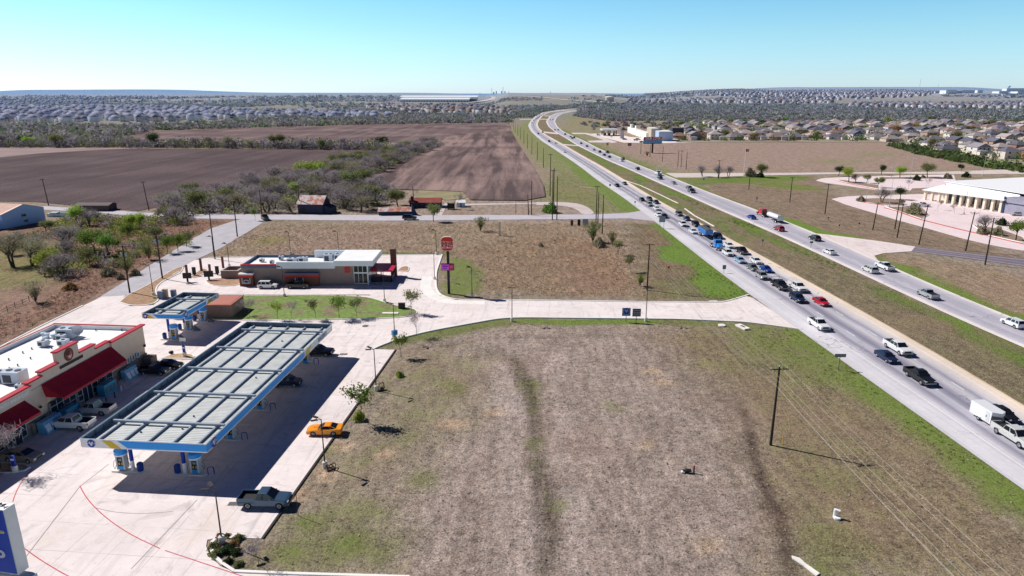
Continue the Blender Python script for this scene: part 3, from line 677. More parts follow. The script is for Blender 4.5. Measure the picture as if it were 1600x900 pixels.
def body_mesh(prof_top, L, W, wheels, wr, zb=.28, name='body', cham=.07, mat=None):
    """prof_top: list of (x,z) from the tail to the nose over the top; wheel arches cut from below"""
    bot = []; x = L/2
    ws = sorted(wheels, reverse=True); ra = wr*1.16
    for wx_ in ws:
        h = math.sqrt(max(0, ra*ra-(zb-wr)**2)); a0 = math.asin((zb-wr)/ra)
        for k in range(9):
            a = a0 + (PI-2*a0)*k/8; bot.append((wx_+ra*math.cos(a), wr+ra*math.sin(a), 1))
    prof = [(p[0], p[1], 0) for p in prof_top] + [(L/2-.12, zb, 1)] + bot + [(-L/2+.12, zb, 1)]
    def loop(y, ins):
        out = []
        for px_, pz, fx in prof:
            if ins and not fx: out.append((px_*(1-.028), y, pz - (cham if pz > .6 else 0)))
            elif ins: out.append((px_, y, pz))
            else: out.append((px_, y, pz))
        return out
    n = len(prof); v = loop(-W/2, 1)+loop(-W/2+cham*1.6, 0)+loop(0, 0)+loop(W/2-cham*1.6, 0)+loop(W/2, 1)
    # slight crown across the body
    v = [(a, b_, c + (.02 if 2*n <= i < 3*n and c > .7 else 0)) for i, (a, b_, c) in enumerate(v)]
    fs = []
    for k in range(4):
        for i in range(n): j = (i+1) % n; fs.append((k*n+i, k*n+j, (k+1)*n+j, (k+1)*n+i))
    fs.append(tuple(range(n))[::-1]); fs.append(tuple(range(4*n, 5*n)))
    me = MB().add(v, fs).mesh(name, mat or paint_m)
    return me
def cabin(xb0, xb1, xr0, xr1, zb, zr, wb, wr_, roofmat=None, dz=0.0, split=(.5,), side=True):
    """greenhouse: base from xb0 (rear) to xb1 (front) at zb, roof from xr0 to xr1 at zr"""
    rf = MB(); y0, y1 = wb/2, wr_/2; e = .035
    b = [Vector((xb0,-y0,zb+dz)),Vector((xb1,-y0,zb)),Vector((xb1,y0,zb)),Vector((xb0,y0,zb+dz))]
    t = [Vector((xr0,-y1,zr-.03)),Vector((xr1,-y1,zr-.03)),Vector((xr1,y1,zr-.03)),Vector((xr0,y1,zr-.03))]
    t2 = [Vector((xr0+.12,-y1+.12,zr)),Vector((xr1-.15,-y1+.12,zr)),Vector((xr1-.15,y1-.12,zr)),Vector((xr0+.12,y1-.12,zr))]
    vs = b+t+t2; fs = [(8,9,10,11)]
    for i in range(4): j = (i+1)%4; fs += [(i,j,4+j,4+i),(4+i,4+j,8+j,8+i)]
    rf.add(vs, fs)
    def pane(a, b_, c, d, u0, u1, v0, v1, mb):
        P = lambda u, v: (a*(1-u)+b_*u)*(1-v) + (d*(1-u)+c*u)*v
        q = [P(u0,v0),P(u1,v0),P(u1,v1),P(u0,v1)]; n = (q[1]-q[0]).cross(q[3]-q[0]).normalized()
        mb.add([p+n*.012 for p in q]+[p-n*.01 for p in q], [(0,1,2,3),(0,4,5,1),(1,5,6,2),(2,6,7,3),(3,7,4,0)])
    ws = MB(); pane(b[1],b[2],t[2],t[1],.05,.95,.06,.96,ws)
    rw = MB(); pane(b[3],b[0],t[0],t[3],.07,.93,.12,.94,rw)
    out = [('cabin', rf.mesh('cabin', paint_m), []), ('windshield', ws.mesh('windshield', glass_m), []), ('rear_window', rw.mesh('rear_window', glass_m), [])]
    if side:
        cuts = [0.0]+list(split)+[1.0]
        for s in (0, 1):
            A_, B_, C_, D_ = (b[0],b[1],t[1],t[0]) if s == 0 else (b[2],b[3],t[3],t[2])
            sw = MB(); sp_ = cuts if s == 0 else [1-c for c in cuts[::-1]]
            for u0, u1 in zip(sp_, sp_[1:]): pane(A_,B_,C_,D_,u0+.025,u1-.025,.08,.93,sw)
            out.append(('side_window', sw.mesh('side_window', glass_m), []))
    return out
def lamps(L, W, zf, zt, hw=.34, hh=.14, tw=.22, th=.16, front_x=0):
    o = []
    for s in (-1, 1):
        h = MB().box(L/2-.2, s*(W/2-.42)-hw/2*0, zf, L/2-.005+front_x, s*(W/2-.07), zf+hh) if s > 0 else MB().box(L/2-.2, s*(W/2-.07), zf, L/2-.005+front_x, s*(W/2-.42), zf+hh)
        o.append(('headlight', h.mesh('headlight', lamp_m), []))
        y0, y1 = sorted((s*(W/2-.04), s*(W/2-.04-tw))); t = MB().box(-L/2-.012, y0, zt, -L/2+.1, y1, zt+th)
        o.append(('taillight', t.mesh('taillight', tail_m), []))
    g = MB().box(L/2-.1, -W/2+.45, .42, L/2+.012, W/2-.45, zf+.08); o.append(('grille', g.mesh('grille', trim_m), []))
    p = MB().box(-L/2-.014, -.26, .5, -L/2+.05, .26, .62); o.append(('licence_plate', p.mesh('licence_plate', M('licence_plate', (.6,.6,.6), .5, var=0)), []))
    return o
def mirrors(x, y, z):
    return [('side_mirror', MB().box(x-.08, min(s*y, s*(y+.2)), z, x+.06, max(s*y, s*(y+.2)), z+.15).mesh('side_mirror', paint_m), []) for s in (-1, 1)]
CARS = {}
def build_cars():
    L, W = 4.75, 1.84
    CARS['sedan'] = [('body', body_mesh([(-L/2,.45),(-L/2+.01,.72),(-L/2+.08,.98),(-1.75,1.03),(-.9,.99),(1.0,.95),(1.35,.92),(2.05,.80),(2.28,.70),(L/2,.5)], L, W, (1.42,-1.38), .33), [])] + \
        cabin(-1.95,1.2,-1.02,.33,.95,1.46,W-.1,W-.52,split=(.52,)) + lamps(L,W,.56,.72) + mirrors(.75, W/2-.06, .95) + wheel_nodes(.33,.22,(1.42,-1.38),W/2-.01)
    L, W = 4.78, 1.9
    CARS['coupe'] = [('body', body_mesh([(-L/2,.45),(-L/2+.01,.75),(-L/2+.06,1.02),(-1.7,1.05),(-.9,.98),(.7,.95),(1.2,.93),(2.0,.84),(2.3,.72),(L/2,.48)], L, W, (1.42,-1.32), .35), [])] + \
        cabin(-1.95,.85,-.85,-.05,.95,1.38,W-.16,W-.6,split=(.3,)) + lamps(L,W,.58,.74,tw=.35,th=.13) + mirrors(.42, W/2-.08, .95) + wheel_nodes(.35,.25,(1.42,-1.32),W/2-.01) + \
        [('bonnet_scoop', MB().prism([(.9,-.25),(1.5,-.12),(1.5,.12),(.9,.25)], .9, 1.0).mesh('bonnet_scoop', paint_m), [])]
    L, W = 4.75, 1.92
    CARS['suv'] = [('body', body_mesh([(-L/2,.5),(-L/2+.01,.8),(-L/2+.06,1.1),(-1.2,1.14),(.9,1.1),(1.3,1.06),(2.05,.98),(2.3,.86),(L/2,.55)], L, W, (1.42,-1.4), .37, .34), [])] + \
        cabin(-2.3,1.25,-2.0,.5,1.08,1.74,W-.1,W-.44,split=(.28,.62)) + lamps(L,W,.72,.95,th=.28) + mirrors(.85, W/2-.06, 1.1) + wheel_nodes(.37,.24,(1.42,-1.4),W/2-.01) + \
        [('roof_rail', MB().tube((-1.8,q*.66,1.77),(.3,q*.66,1.77),.025,n=5).mesh('roof_rail', trim_m), []) for q in (-1,1)]
    L, W = 4.4, 1.8
    CARS['hatch'] = [('body', body_mesh([(-L/2,.45),(-L/2+.01,.75),(-L/2+.06,1.0),(-1.2,1.02),(.9,.98),(1.3,.94),(1.95,.84),(2.12,.72),(L/2,.5)], L, W, (1.32,-1.28), .33), [])] + \
        cabin(-2.05,1.22,-1.6,.35,.96,1.52,W-.1,W-.46,split=(.3,.62)) + lamps(L,W,.6,.85,th=.26) + mirrors(.8, W/2-.06, .97) + wheel_nodes(.33,.22,(1.32,-1.28),W/2-.01)
    L, W = 5.1, 1.98
    CARS['minivan'] = [('body', body_mesh([(-L/2,.5),(-L/2+.01,.85),(-L/2+.05,1.12),(-1.2,1.15),(1.2,1.1),(1.6,1.04),(2.2,.92),(2.42,.8),(L/2,.5)], L, W, (1.55,-1.45), .35, .3), [])] + \
        cabin(-2.42,1.7,-2.2,.75,1.08,1.76,W-.1,W-.42,split=(.3,.6)) + lamps(L,W,.66,.95,th=.3) + mirrors(1.1, W/2-.06, 1.08) + wheel_nodes(.35,.23,(1.55,-1.45),W/2-.01)
    def pickup(L, W, wr, lift=0.0, bedmat=bed_m, boxed=True, name='pickup', extra=None):
        z = lift; cb = -L/2+2.05
        nodes = [('body', body_mesh([(-L/2,.55+z),(-L/2+.02,.84+z),(-L/2+.1,.86+z),(cb-.02,.86+z),(cb,1.22+z),(L/2-1.6,1.2+z),(L/2-1.35,1.17+z),(L/2-.35,1.1+z),(L/2-.08,1.0+z),(L/2,.6+z)], L, W, (L/2-1.0,-L/2+1.2), wr, .4+z), [])]
        nodes += cabin(cb+.05, L/2-1.5, cb+.28, L/2-2.35, 1.18+z, 1.86+z, W-.12, W-.5, split=(.48,))
        if boxed:
            for s in (-1, 1): nodes.append(('bed_wall', MB().box(-L/2+.06, min(s*(W/2-.14), s*(W/2-.03)), .84+z, cb-.01, max(s*(W/2-.14), s*(W/2-.03)), 1.25+z).mesh('bed_wall', paint_m), []))
            nodes.append(('tailgate', MB().box(-L/2-.005, -W/2+.05, .72+z, -L/2+.075, W/2-.05, 1.25+z).mesh('tailgate', paint_m), []))
            nodes.append(('bed_liner', MB().box(-L/2+.09, -W/2+.15, .868+z, cb-.03, W/2-.15, .885+z).box(-L/2+.09,-W/2+.145,.87+z,cb-.03,-W/2+.16,1.2+z).box(-L/2+.09,W/2-.16,.87+z,cb-.03,W/2-.145,1.2+z).mesh('bed_liner', bedmat), []))
        nodes += lamps(L, W, .84+z, .88+z, tw=.15, th=.3) + mirrors(L/2-1.95, W/2-.06, 1.2+z) + wheel_nodes(wr,.28,(L/2-1.0,-L/2+1.2),W/2-.01)
        for bx in (MB().box(-L/2-.12,-W/2+.1,.52+z,-L/2+.02,W/2-.1,.7+z), MB().box(L/2-.03,-W/2+.06,.48+z,L/2+.08,W/2-.06,.68+z)): nodes.append(('bumper', bx.mesh('bumper', M('bumper_grey', (.3,.3,.31), .4, .5, var=0)), []))
        return nodes
    CARS['pickup'] = pickup(5.75, 2.0, .41, .04)
    CARS['pickup_big'] = pickup(6.2, 2.06, .44, .12)
    cov = pickup(5.75, 2.0, .41, .04); cov.append(('bed_cover', MB().box(-2.8,-.9,1.27,-.86,.9,1.31).mesh('bed_cover', trim_m), [])); CARS['pickup_covered'] = cov
    # work truck with open utility body and ladder rack
    u = pickup(6.2, 2.06, .44, .12, boxed=False)
    for bx in (MB().box(-3.1,-1.1,1.0,-1.1,-.72,1.5), MB().box(-3.1,.72,1.0,-1.1,1.1,1.5)): u.append(('tool_box', bx.mesh('tool_box', paint_m), []))
    u.append(('bed_floor', MB().box(-3.12,-.7,.99,-1.1,.7,1.03).mesh('bed_floor', bed_m), []))
    rk_ = MB()
    for x in (-3.0,-1.2):
        for s in (-1,1): rk_.tube((x,s*.95,1.5),(x,s*.95,2.15),.03,n=5)
        rk_.tube((x,-.95,2.15),(x,.95,2.15),.03,n=5)
    for s in (-1,1): rk_.tube((-3.0,s*.95,2.15),(-1.2,s*.95,2.15),.03,n=5)
    u.append(('ladder_rack', rk_.mesh('ladder_rack', paint_m), [])); CARS['utility'] = u
    f = pickup(6.2, 2.06, .44, .12, boxed=False)
    fb_ = MB().box(-3.3,-1.15,1.02,-1.1,1.15,1.14).box(-1.16,-1.1,1.14,-1.08,1.1,1.9)
    f.append(('flatbed', fb_.mesh('flatbed', trim_m), []))
    hp = MB().tube((-3.2,-1.0,1.1),(-2.6,-1.0,2.1),.05,n=5).tube((-3.2,1.0,1.1),(-2.6,1.0,2.1),.05,n=5).tube((-2.6,-1,2.1),(-2.6,1,2.1),.04,n=5).box(-2.2,-.8,1.14,-1.3,.8,1.5)
    f.append(('bed_rack', hp.mesh('bed_rack', trim_m), [])); CARS['flatbed'] = f
    # tractor unit
    W = 2.45; n = []
    n.append(('chassis', MB().box(-3.6,-.45,.6,3.0,.45,.9).box(-3.7,-1.1,.55,-3.6,1.1,.75).mesh('chassis', trim_m), []))
    hb = MB().add([(1.2,-.85,.75),(3.35,-.72,.75),(3.35,.72,.75),(1.2,.85,.75),(1.2,-.8,1.95),(3.2,-.6,1.6),(3.2,.6,1.6),(1.2,.8,1.95),(3.38,-.6,1.45),(3.38,.6,1.45)], [(4,5,6,7),(0,1,8,5,4),(3,7,6,9,2),(1,2,9,8),(5,8,9,6),(0,3,2,1),(0,4,7,3)])
    n.append(('bonnet', hb.mesh('bonnet', paint_m), []))
    n.append(('cab', MB().add([(-.9,-1.1,.8),(1.25,-1.1,.8),(1.25,1.1,.8),(-.9,1.1,.8),(-.9,-1.08,2.75),(.75,-1.0,2.75),(.75,1.0,2.75),(-.9,1.08,2.75),(1.2,-1.05,1.9),(1.2,1.05,1.9)],[(4,5,6,7),(0,1,8,5,4),(3,7,6,9,2),(1,2,9,8),(8,9,6,5),(0,4,7,3),(0,3,2,1)]).mesh('cab', paint_m), []))
    n.append(('windshield', MB().quad((1.22,-.95,1.95),(1.22,.95,1.95),(.8,.9,2.6),(.8,-.9,2.6)).mesh('windshield', glass_m), []))
    n.append(('side_window', MB().quad((.1,-1.085,1.9),(.95,-1.075,1.9),(.68,-1.03,2.5),(.1,-1.09,2.5)).quad((.1,1.085,1.9),(.95,1.075,1.9),(.68,1.03,2.5),(.1,1.09,2.5)).mesh('side_window', glass_m), []))
    for s in (-1,1):
        n.append(('mudguard', MB().box(2.0,min(s*.7,s*1.2),.9,3.25,max(s*.7,s*1.2),1.25).mesh('mudguard', paint_m), []))
        n.append(('fuel_tank', MB().tube((-1.4,s*.85,.75),(.7,s*.85,.75),.33,n=12).mesh('fuel_tank', rim_m), []))
        n.append(('exhaust_stack', MB().tube((-1.05,s*.95,.9),(-1.05,s*.95,3.3),.07,n=7).mesh('exhaust_stack', rim_m), []))
        n.append(('headlight', MB().box(3.1,min(s*.75,s*1.1),.95,3.27,max(s*.75,s*1.1),1.12).mesh('headlight', lamp_m), []))
    n.append(('grille', MB().box(3.3,-.5,.8,3.4,.5,1.42).mesh('grille', rim_m), []))
    n.append(('bumper', MB().box(3.3,-1.15,.4,3.52,1.15,.75).mesh('bumper', rim_m), []))
    n += wheel_nodes(.5,.3,(2.6,),1.2) + wheel_nodes(.5,.55,(-1.9,-3.1),1.2); CARS['tractor'] = n
    tr = [('bed', MB().add([(-4,-1.2,1.2),(3.9,-1.2,1.5),(3.9,1.2,1.5),(-4,1.2,1.2),(-4.2,-1.25,2.9),(3.9,-1.25,2.9),(3.9,1.25,2.9),(-4.2,1.25,2.9)],[(0,3,2,1),(0,1,5,4),(1,2,6,5),(2,3,7,6),(3,0,4,7)]).mesh('bed', paint_m), []),
          ('tarp_cover', MB().add([(-4.15,-1.28,2.9),(3.95,-1.28,2.9),(3.95,1.28,2.9),(-4.15,1.28,2.9),(-4.15,0,3.15),(3.95,0,3.15)],[(0,1,5,4),(4,5,2,3),(0,4,3),(1,2,5)]).mesh('tarp_cover', M('tarp_grey', (.09,.09,.1), .8)), []),
          ('chassis', MB().box(-3.6,-.5,.85,4.6,.5,1.2).mesh('chassis', trim_m), [])]
    for k in range(7):
        for q in (-1.26, 1.26): x = -3.5+k*1.15; tr.append(('side_rib', MB().box(x,q-.04,1.45,x+.08,q+.04,2.85).mesh('side_rib', paint_m), []))
    tr = tr; tr += wheel_nodes(.5,.5,(-1.9,-3.1),1.2); CARS['dump_trailer'] = tr
    tk = [('tank', MB().lathe([(.3,-4.4),(1.0,-4.3),(1.15,-4.1),(1.15,4.1),(1.0,4.3),(.3,4.4)],'Z',18).mesh('tank', paint_m, True), [])]
    me = tk[0][1]
    for v in me.vertices: x, y, z = v.co; v.co = (z, y*1.02, 1.95+x*.78)
    tk.append(('rear_panel', MB().box(-4.62,-1.15,.9,-4.45,1.15,2.85).mesh('rear_panel', M('bright_steel', (.5,.5,.52), .35, .8)), []))
    tk.append(('walkway', MB().box(-3.5,-.3,2.84,3.5,.3,2.92).mesh('walkway', rim_m), []))
    tk.append(('chassis', MB().box(-4.2,-.5,.8,4.2,.5,1.15).mesh('chassis', trim_m), [])); tk += wheel_nodes(.5,.5,(-2.1,-3.3),1.2); CARS['tank_trailer'] = tk
    en = [('box', MB().box(-2.3,-1.05,.5,2.1,1.05,2.5).add([(2.1,-1.05,.5),(2.75,0,.5),(2.1,1.05,.5),(2.1,-1.05,2.5),(2.75,0,2.5),(2.1,1.05,2.5)],[(0,1,4,3),(1,2,5,4),(3,4,5),(0,2,1)]).mesh('box', paint_m), []),
          ('nose_guard', MB().add([(2.1,-1.06,.5),(2.77,0,.5),(2.1,1.06,.5),(2.1,-1.06,1.9),(2.77,0,1.9),(2.1,1.06,1.9)],[(0,1,4,3),(1,2,5,4)]).mesh('nose_guard', M('dark_tread_plate', (.12,.12,.13), .5, .4)), []),
          ('side_door', MB().box(1.0,-1.075,.6,1.75,-1.05,2.3).mesh('side_door', M('trailer_door', (.62,.64,.66), .4)), [('latch', MB().box(1.1,-1.12,1.3,1.2,-1.07,1.6).mesh('latch', trim_m), [])]),
          ('drawbar', MB().tube((2.7,0,.5),(4.0,0,.5),.06,n=6).tube((2.1,-.9,.5),(3.6,0,.5),.05,n=6).tube((2.1,.9,.5),(3.6,0,.5),.05,n=6).mesh('drawbar', trim_m), [])]
    en += wheel_nodes(.34,.22,(-.3,),1.12); en += [('mudguard', MB().box(-.8,-1.2,.68,.2,-1.052,.76).mesh('mudguard', paint_m), []), ('mudguard', MB().box(-.8,1.052,.68,.2,1.2,.76).mesh('mudguard', paint_m), [])]; CARS['enclosed_trailer'] = en
build_cars()
PAINTS = dict(white=(.78,.79,.8), offwhite=(.6,.6,.58), silver=(.42,.44,.46), grey=(.16,.17,.18), slate=(.06,.115,.185), black=(.012,.013,.016), navy=(.014,.025,.075), blue=(.015,.05,.33), lightblue=(.26,.38,.52), red=(.55,.012,.03), maroon=(.33,.012,.04), orange=(.95,.33,.01), tan=(.36,.31,.25), truckblue=(.02,.22,.62), bronze=(.2,.17,.14))
PM = {k: M('paint_'+k, v, .28, var=0, spec=.6, metal=(.3 if k in ('silver','grey','slate','tan') else 0)) for k, v in PAINTS.items()}
def head_at(X, Y, line, rev):
    best = None
    for a, b in zip(line, line[1:]):
        mx_, my_ = (a[0]+b[0])/2, (a[1]+b[1])/2; d = (mx_-X)**2+(my_-Y)**2
        if best is None or d < best[0]: best = (d, math.atan2(b[1]-a[1], b[0]-a[0]))
    return best[1] + (PI if rev else 0)
def car(kind, paint, px, py, label, hd=None, road=None, group=None, cat=None, name=None, z=.1, dh=0, sc=1):
    X, Y = G(px, py, z+.45)
    if hd is None: hd = head_at(X, Y, NLw if road == 'S' else FLw, road == 'S')
    else: hd = R(hd)
    nm = name or dict(sedan='sedan', coupe='coupe', suv='suv', hatch='hatchback', minivan='minivan', utility='utility_truck', flatbed='flatbed_truck', tractor='semi_truck', dump_trailer='dump_trailer', tank_trailer='tank_trailer', enclosed_trailer='enclosed_trailer').get(kind, 'pickup_truck')
    ct = cat or dict(sedan='car', coupe='car', suv='suv', hatch='car', minivan='minivan', utility='truck', flatbed='truck', tractor='truck', dump_trailer='trailer', tank_trailer='trailer', enclosed_trailer='trailer').get(kind, 'pickup truck')
    return inst(CARS[kind], nm, label, ct, (X, Y, z), hd + R(dh), sc, group, {'vehicle_paint': PM[paint]})
GS = 'southbound vehicles queueing on the highway'; GN = 'northbound vehicles on the far carriageway'
S = lambda k, p, x, y, l, **kw: car(k, p, x, y, l, road='S', group=GS, **kw)
N = lambda k, p, x, y, l, **kw: car(k, p, x, y, l, road='N', group=GN, **kw)
S('pickup_big','offwhite',1584,683,'pale grey pickup towing the white box trailer at the right edge')
S('enclosed_trailer','white',1541,653,'white enclosed box trailer with a dark nose behind the pale pickup',sc=.92)
S('sedan','black',1566,647,'black sedan passing beside the white box trailer')
S('pickup','black',1436,590,'black pickup alone in the middle of the near lanes')
S('sedan','navy',1385,558,'dark blue sedan just left of the large white pickup')
S('pickup_big','white',1402,545,'large white pickup with dark bed beside the dark blue sedan')
S('pickup','white',1279,508,'white pickup on the shoulder at the mouth of the concrete drive')
S('sedan','red',1283,472,'bright red sedan, the only red car on the near carriageway')
S('suv','navy',1246,467,'dark navy crossover just behind the red sedan')
S('utility','white',1246,450,'white utility truck with ladder rack and side tool boxes')
S('flatbed','black',1218,447,'black flatbed truck with a raised bed rack beside the white utility truck')
S('suv','silver',1190,432,'silver crossover behind the black flatbed truck')
S('sedan','blue',1197,421,'bright blue sedan in the inner lane beside the silver crossover')
S('hatch','grey',1176,419,'dark grey hatchback directly behind the silver crossover')
S('sedan','white',1181,408,'white sedan in the inner lane behind the bright blue sedan')
S('sedan','lightblue',1156,407,'pale blue sedan in the outer lane behind the grey hatchback')
S('pickup','black',1159,393,'black pickup in the inner lane ahead of the blue semi truck')
S('suv','white',1137,396,'white SUV directly in front of the blue semi truck')
S('sedan','white',1139,384,'white sedan in the inner lane level with the white SUV')
S('tractor','truckblue',1121,386,'blue semi truck tractor with a long bonnet pulling the dump trailer')
S('dump_trailer','truckblue',1102,368,'blue dump trailer with grey tarp behind the blue tractor')
S('suv','navy',1122,370,'dark SUV half hidden behind the blue tractor cab')
S('sedan','white',1083,362,'white sedan tucked behind the blue dump trailer')
S('hatch','navy',1104,357,'dark blue hatchback beyond the front of the dump trailer')
S('suv','black',1087,351,'black SUV in the inner lane behind the dark blue hatchback')
S('suv','white',1067,351,'white SUV in the outer lane one behind the dump trailer')
S('sedan','navy',1073,342,'dark blue sedan following the black SUV in the inner lane')
S('suv','grey',1061,335,'dark grey SUV last in the dense inner-lane queue')
S('sedan','white',1029,336,'white sedan turning at the side road junction behind the tall sign')
S('sedan','black',1038,338,'black sedan beside the white sedan at the junction sign')
S('sedan','white',1026,326,'small white sedan just north of the side road junction')
S('suv','silver',1015,320,'silver SUV north of the junction with two dark cars beside it')
S('sedan','navy',1025,316,'dark blue sedan on the inner side of the silver SUV')
S('suv','grey',1015,312,'dark grey SUV directly behind the silver SUV')
S('sedan','black',1003,312,'black sedan in the outer lane behind the silver SUV')
S('sedan','black',964,290,'black sedan, outer one of a side by side pair far up the road')
S('sedan','grey',976,287,'dark grey sedan, inner one of a side by side pair far up the road')
S('sedan','white',882,237.5,'lone white sedan on the near carriageway at the second crossover')
S('suv','navy',858,221,'dark SUV alone before the highway bend')
S('sedan','white',868,223.5,'tiny white sedan by the median crossover')
S('sedan','black',841,209,'black sedan on the outer lane near the bend'); S('sedan','navy',848,206.7,'dark blue sedan on the inner lane near the bend')
for x, y, p_ in ((831,192,'silver'),(834,188,'black'),(837.5,186,'navy'),(840,185,'black'),(839,183.2,'white'),(843,182,'navy'),(846,180.5,'black'),(842,184,'blue'),(849,178.5,'navy')):
    S('sedan', p_, x, y, 'tiny %s car in the distant cluster on the bend' % dict(silver='silver',black='black',navy='dark',white='white',blue='blue')[p_])
N('suv','white',1583,506,'white SUV driving away at the right edge of the far carriageway')
N('pickup_covered','silver',1449,461,'silver grey pickup with a black bed cover on the far carriageway')
N('minivan','offwhite',1359,422,'off-white minivan beside the white pickup at the turnout')
N('pickup_big','white',1382,418,'white pickup beside the off-white minivan at the turnout')
N('sedan','white',1296,394,'white sedan next to the concrete turnout')
N('suv','black',1273,373,'black SUV at the head of the concrete turnout')
N('suv','maroon',1217,358,'dark red SUV behind the red and white tanker')
N('tractor','red',1192,335.5,'red semi truck tractor pulling the white tank trailer')
N('tank_trailer','white',1210,343.5,'white tank trailer with a bright steel rear panel')
N('sedan','blue',1174,339.5,'bright blue sedan alongside the red tractor')
N('flatbed','grey',1080,299,'grey flatbed truck with a dark load on the far carriageway')
N('suv','grey',1076,294,'dark SUV alongside the grey flatbed truck')
N('sedan','silver',1052,286,'silver sedan between the flatbed truck and the white box truck')
N('utility','white',1028,272,'white utility truck at the frontage road mouth',sc=1.25)
N('suv','black',1031,278.5,'black SUV beside the white utility truck')
N('suv','black',996,264,'black SUV alone on the far carriageway above the ditch')
for x, y, p_, k, l in ((971,251,'white','suv','white SUV of the distant pair abreast'),(973,248.5,'black','suv','black SUV of the distant pair abreast'),(952,245.2,'black','sedan','black sedan leading a loose distant bunch'),(944,242,'navy','sedan','dark blue sedan in a loose distant bunch'),(949,238.3,'black','pickup','black pickup in a loose distant bunch'),(937,237.5,'black','suv','black SUV in a loose distant bunch'),(928,234,'silver','sedan','silver sedan ahead of the loose distant bunch'),(917,228.5,'black','sedan','black sedan opposite the billboard store'),(908,224,'black','sedan','black sedan past the median crossover'),(897,215,'black','suv','tall black SUV by the frontage road'),(894,216,'navy','sedan','dark sedan beside the tall black SUV'),(891.5,213.5,'grey','sedan','grey sedan behind the tall black SUV'),(883,210,'black','suv','black SUV near the far crossover'),(872,203,'black','sedan','tiny black sedan before the far bend'),(867,203,'navy','sedan','tiny dark blue sedan before the far bend'),(864,187,'black','sedan','tiny black sedan on the far bend'),(860,187.5,'navy','sedan','tiny navy sedan on the far bend')):
    N(k, p_, x, y, l)
# parked and waiting vehicles in the lots
GP = 'vehicles in the filling station and restaurant lots'
car('pickup','slate',415,783,'slate blue pickup parked across the lot edge near the shrubs',hd=-1,group=GP,z=.07)
car('coupe','orange',508,672,'bright orange coupe parked at the lot edge under a lamp',hd=181,group=GP,z=.07)
car('pickup_big','white',112,664,'white crew cab pickup parked nose to the store, nearer one',hd=175,group=GP,z=.07)
car('pickup','offwhite',147,641,'pale silver pickup parked beyond the white crew cab pickup',hd=177,group=GP,z=.07)
car('sedan','tan',36,713,'tan sedan with a bright windscreen parked by the corner planting bed',hd=-8,group=GP,z=.07)
car('pickup','black',241,580,'black pickup parked at the far end of the storefront, nearer one',hd=-4,group=GP,z=.07,sc=.85)
car('sedan','black',263,571,'black sedan parked at the far end of the storefront, farther one',hd=-2,group=GP,z=.07)
car('pickup','black',496,551,'black pickup refuelling under the far end of the big canopy',hd=-4,group=GP,z=.07)
car('suv','navy',448,598,'dark SUV in the shade under the middle of the big canopy',hd=0,group=GP,z=.07)
car('suv','white',419,447,'white SUV in the drive-through lane beside the restaurant',hd=0,group=GP,z=.07)
car('pickup','black',465,447,'black pickup ahead of the white SUV in the drive-through lane',hd=0,group=GP,z=.07,sc=.9)
car('suv','black',640,341,'black SUV driving along the cross road past the collapsed shed',hd=0,group='vehicles on the cross road',sc=1.1)
car('pickup','black',414,341,'dark pickup waiting where the two side roads meet',hd=-60,group='vehicles on the cross road')
car('pickup','white',1441,321,'white pickup parked in front of the school entrance',hd=2,cat='pickup truck')
car('sedan','silver',1590,335,'silver sedan parked beside the school wall',hd=170)
random.seed(3)
for i, (x, y, p_) in enumerate([(1003,222,'black'),(993,219,'white'),(976,217.5,'black'),(997,218,'grey'),(955,213.5,'white'),(935,211,'white'),(1012,221,'navy'),(1057,216,'white'),(1063,217,'black'),(1070,218,'silver'),(1052,214.5,'maroon')]):
    car('suv' if i%2 else 'sedan', p_, x, y, '%s car parked at the distant roadside stores' % dict(black='black',white='white',grey='grey',navy='dark blue',silver='silver',maroon='dark red')[p_], hd=random.choice((0,90,20)), group='cars parked at the distant roadside stores')
# ================================================================ BUILDINGS, CANOPIES, SIGNS
white_p = M('white_metal', (.9,.9,.9), .45, var=.04); wroof = M('white_membrane_roof', A(250,248,244), .7, var=.05, scale=.4)
blue_p = M('blue_panel', (.02,.36,.95), .35, var=.03); dblue = M('dark_blue_panel', (.01,.05,.38), .35, var=.05)
yellow_p = M('yellow_panel', (.75,.52,.02), .4, var=.03); steel_b = M('painted_steel_beam', (.34,.40,.48), .5, var=.15, scale=2)
deck_m, nt, b = newmat('ribbed_deck')
tcn = nt.nodes.new('ShaderNodeTexCoord'); sp = nt.nodes.new('ShaderNodeSeparateXYZ'); nt.links.new(tcn.outputs['Object'], sp.inputs[0])
fr = math_(nt, 'FRACT', math_(nt, 'DIVIDE', sp.outputs[1], .42)); rb_ = mapr(nt, math_(nt, 'ABSOLUTE', math_(nt,'SUBTRACT',fr,.5)), .30, .44, 1, .5)
row = noise(nt, 1, 0, .5, tcn.outputs['Object']); cmb = nt.nodes.new('ShaderNodeCombineXYZ'); nt.links.new(math_(nt,'FLOOR',math_(nt,'DIVIDE',sp.outputs[1],1.26)), cmb.inputs[1])
q = mixc(nt, 1.0, A(216,220,217), rb_, 'MULTIPLY'); q = mixc(nt, 1.0, q, mapr(nt, noise(nt, 3, 0, .5, cmb.outputs[0]), .3,.7,.8,1.1), 'MULTIPLY'); q = mixc(nt, 1.0, q, mapr(nt, noise(nt, .6, 5, .65, tcn.outputs['Object']), .3,.7,.82,1.1), 'MULTIPLY')
nt.links.new(q, b.inputs['Base Color']); b.inputs['Roughness'].default_value = .6
dark_in = M('parapet_back_sheet', (.10,.15,.21), .6, var=.15, scale=1)
def XZ(o, yaw=0, up=True):   # frame with local x along yaw, z up, facing local -y
    return Matrix.Translation(Vector(o)) @ Matrix.Rotation(yaw, 4, 'Z')
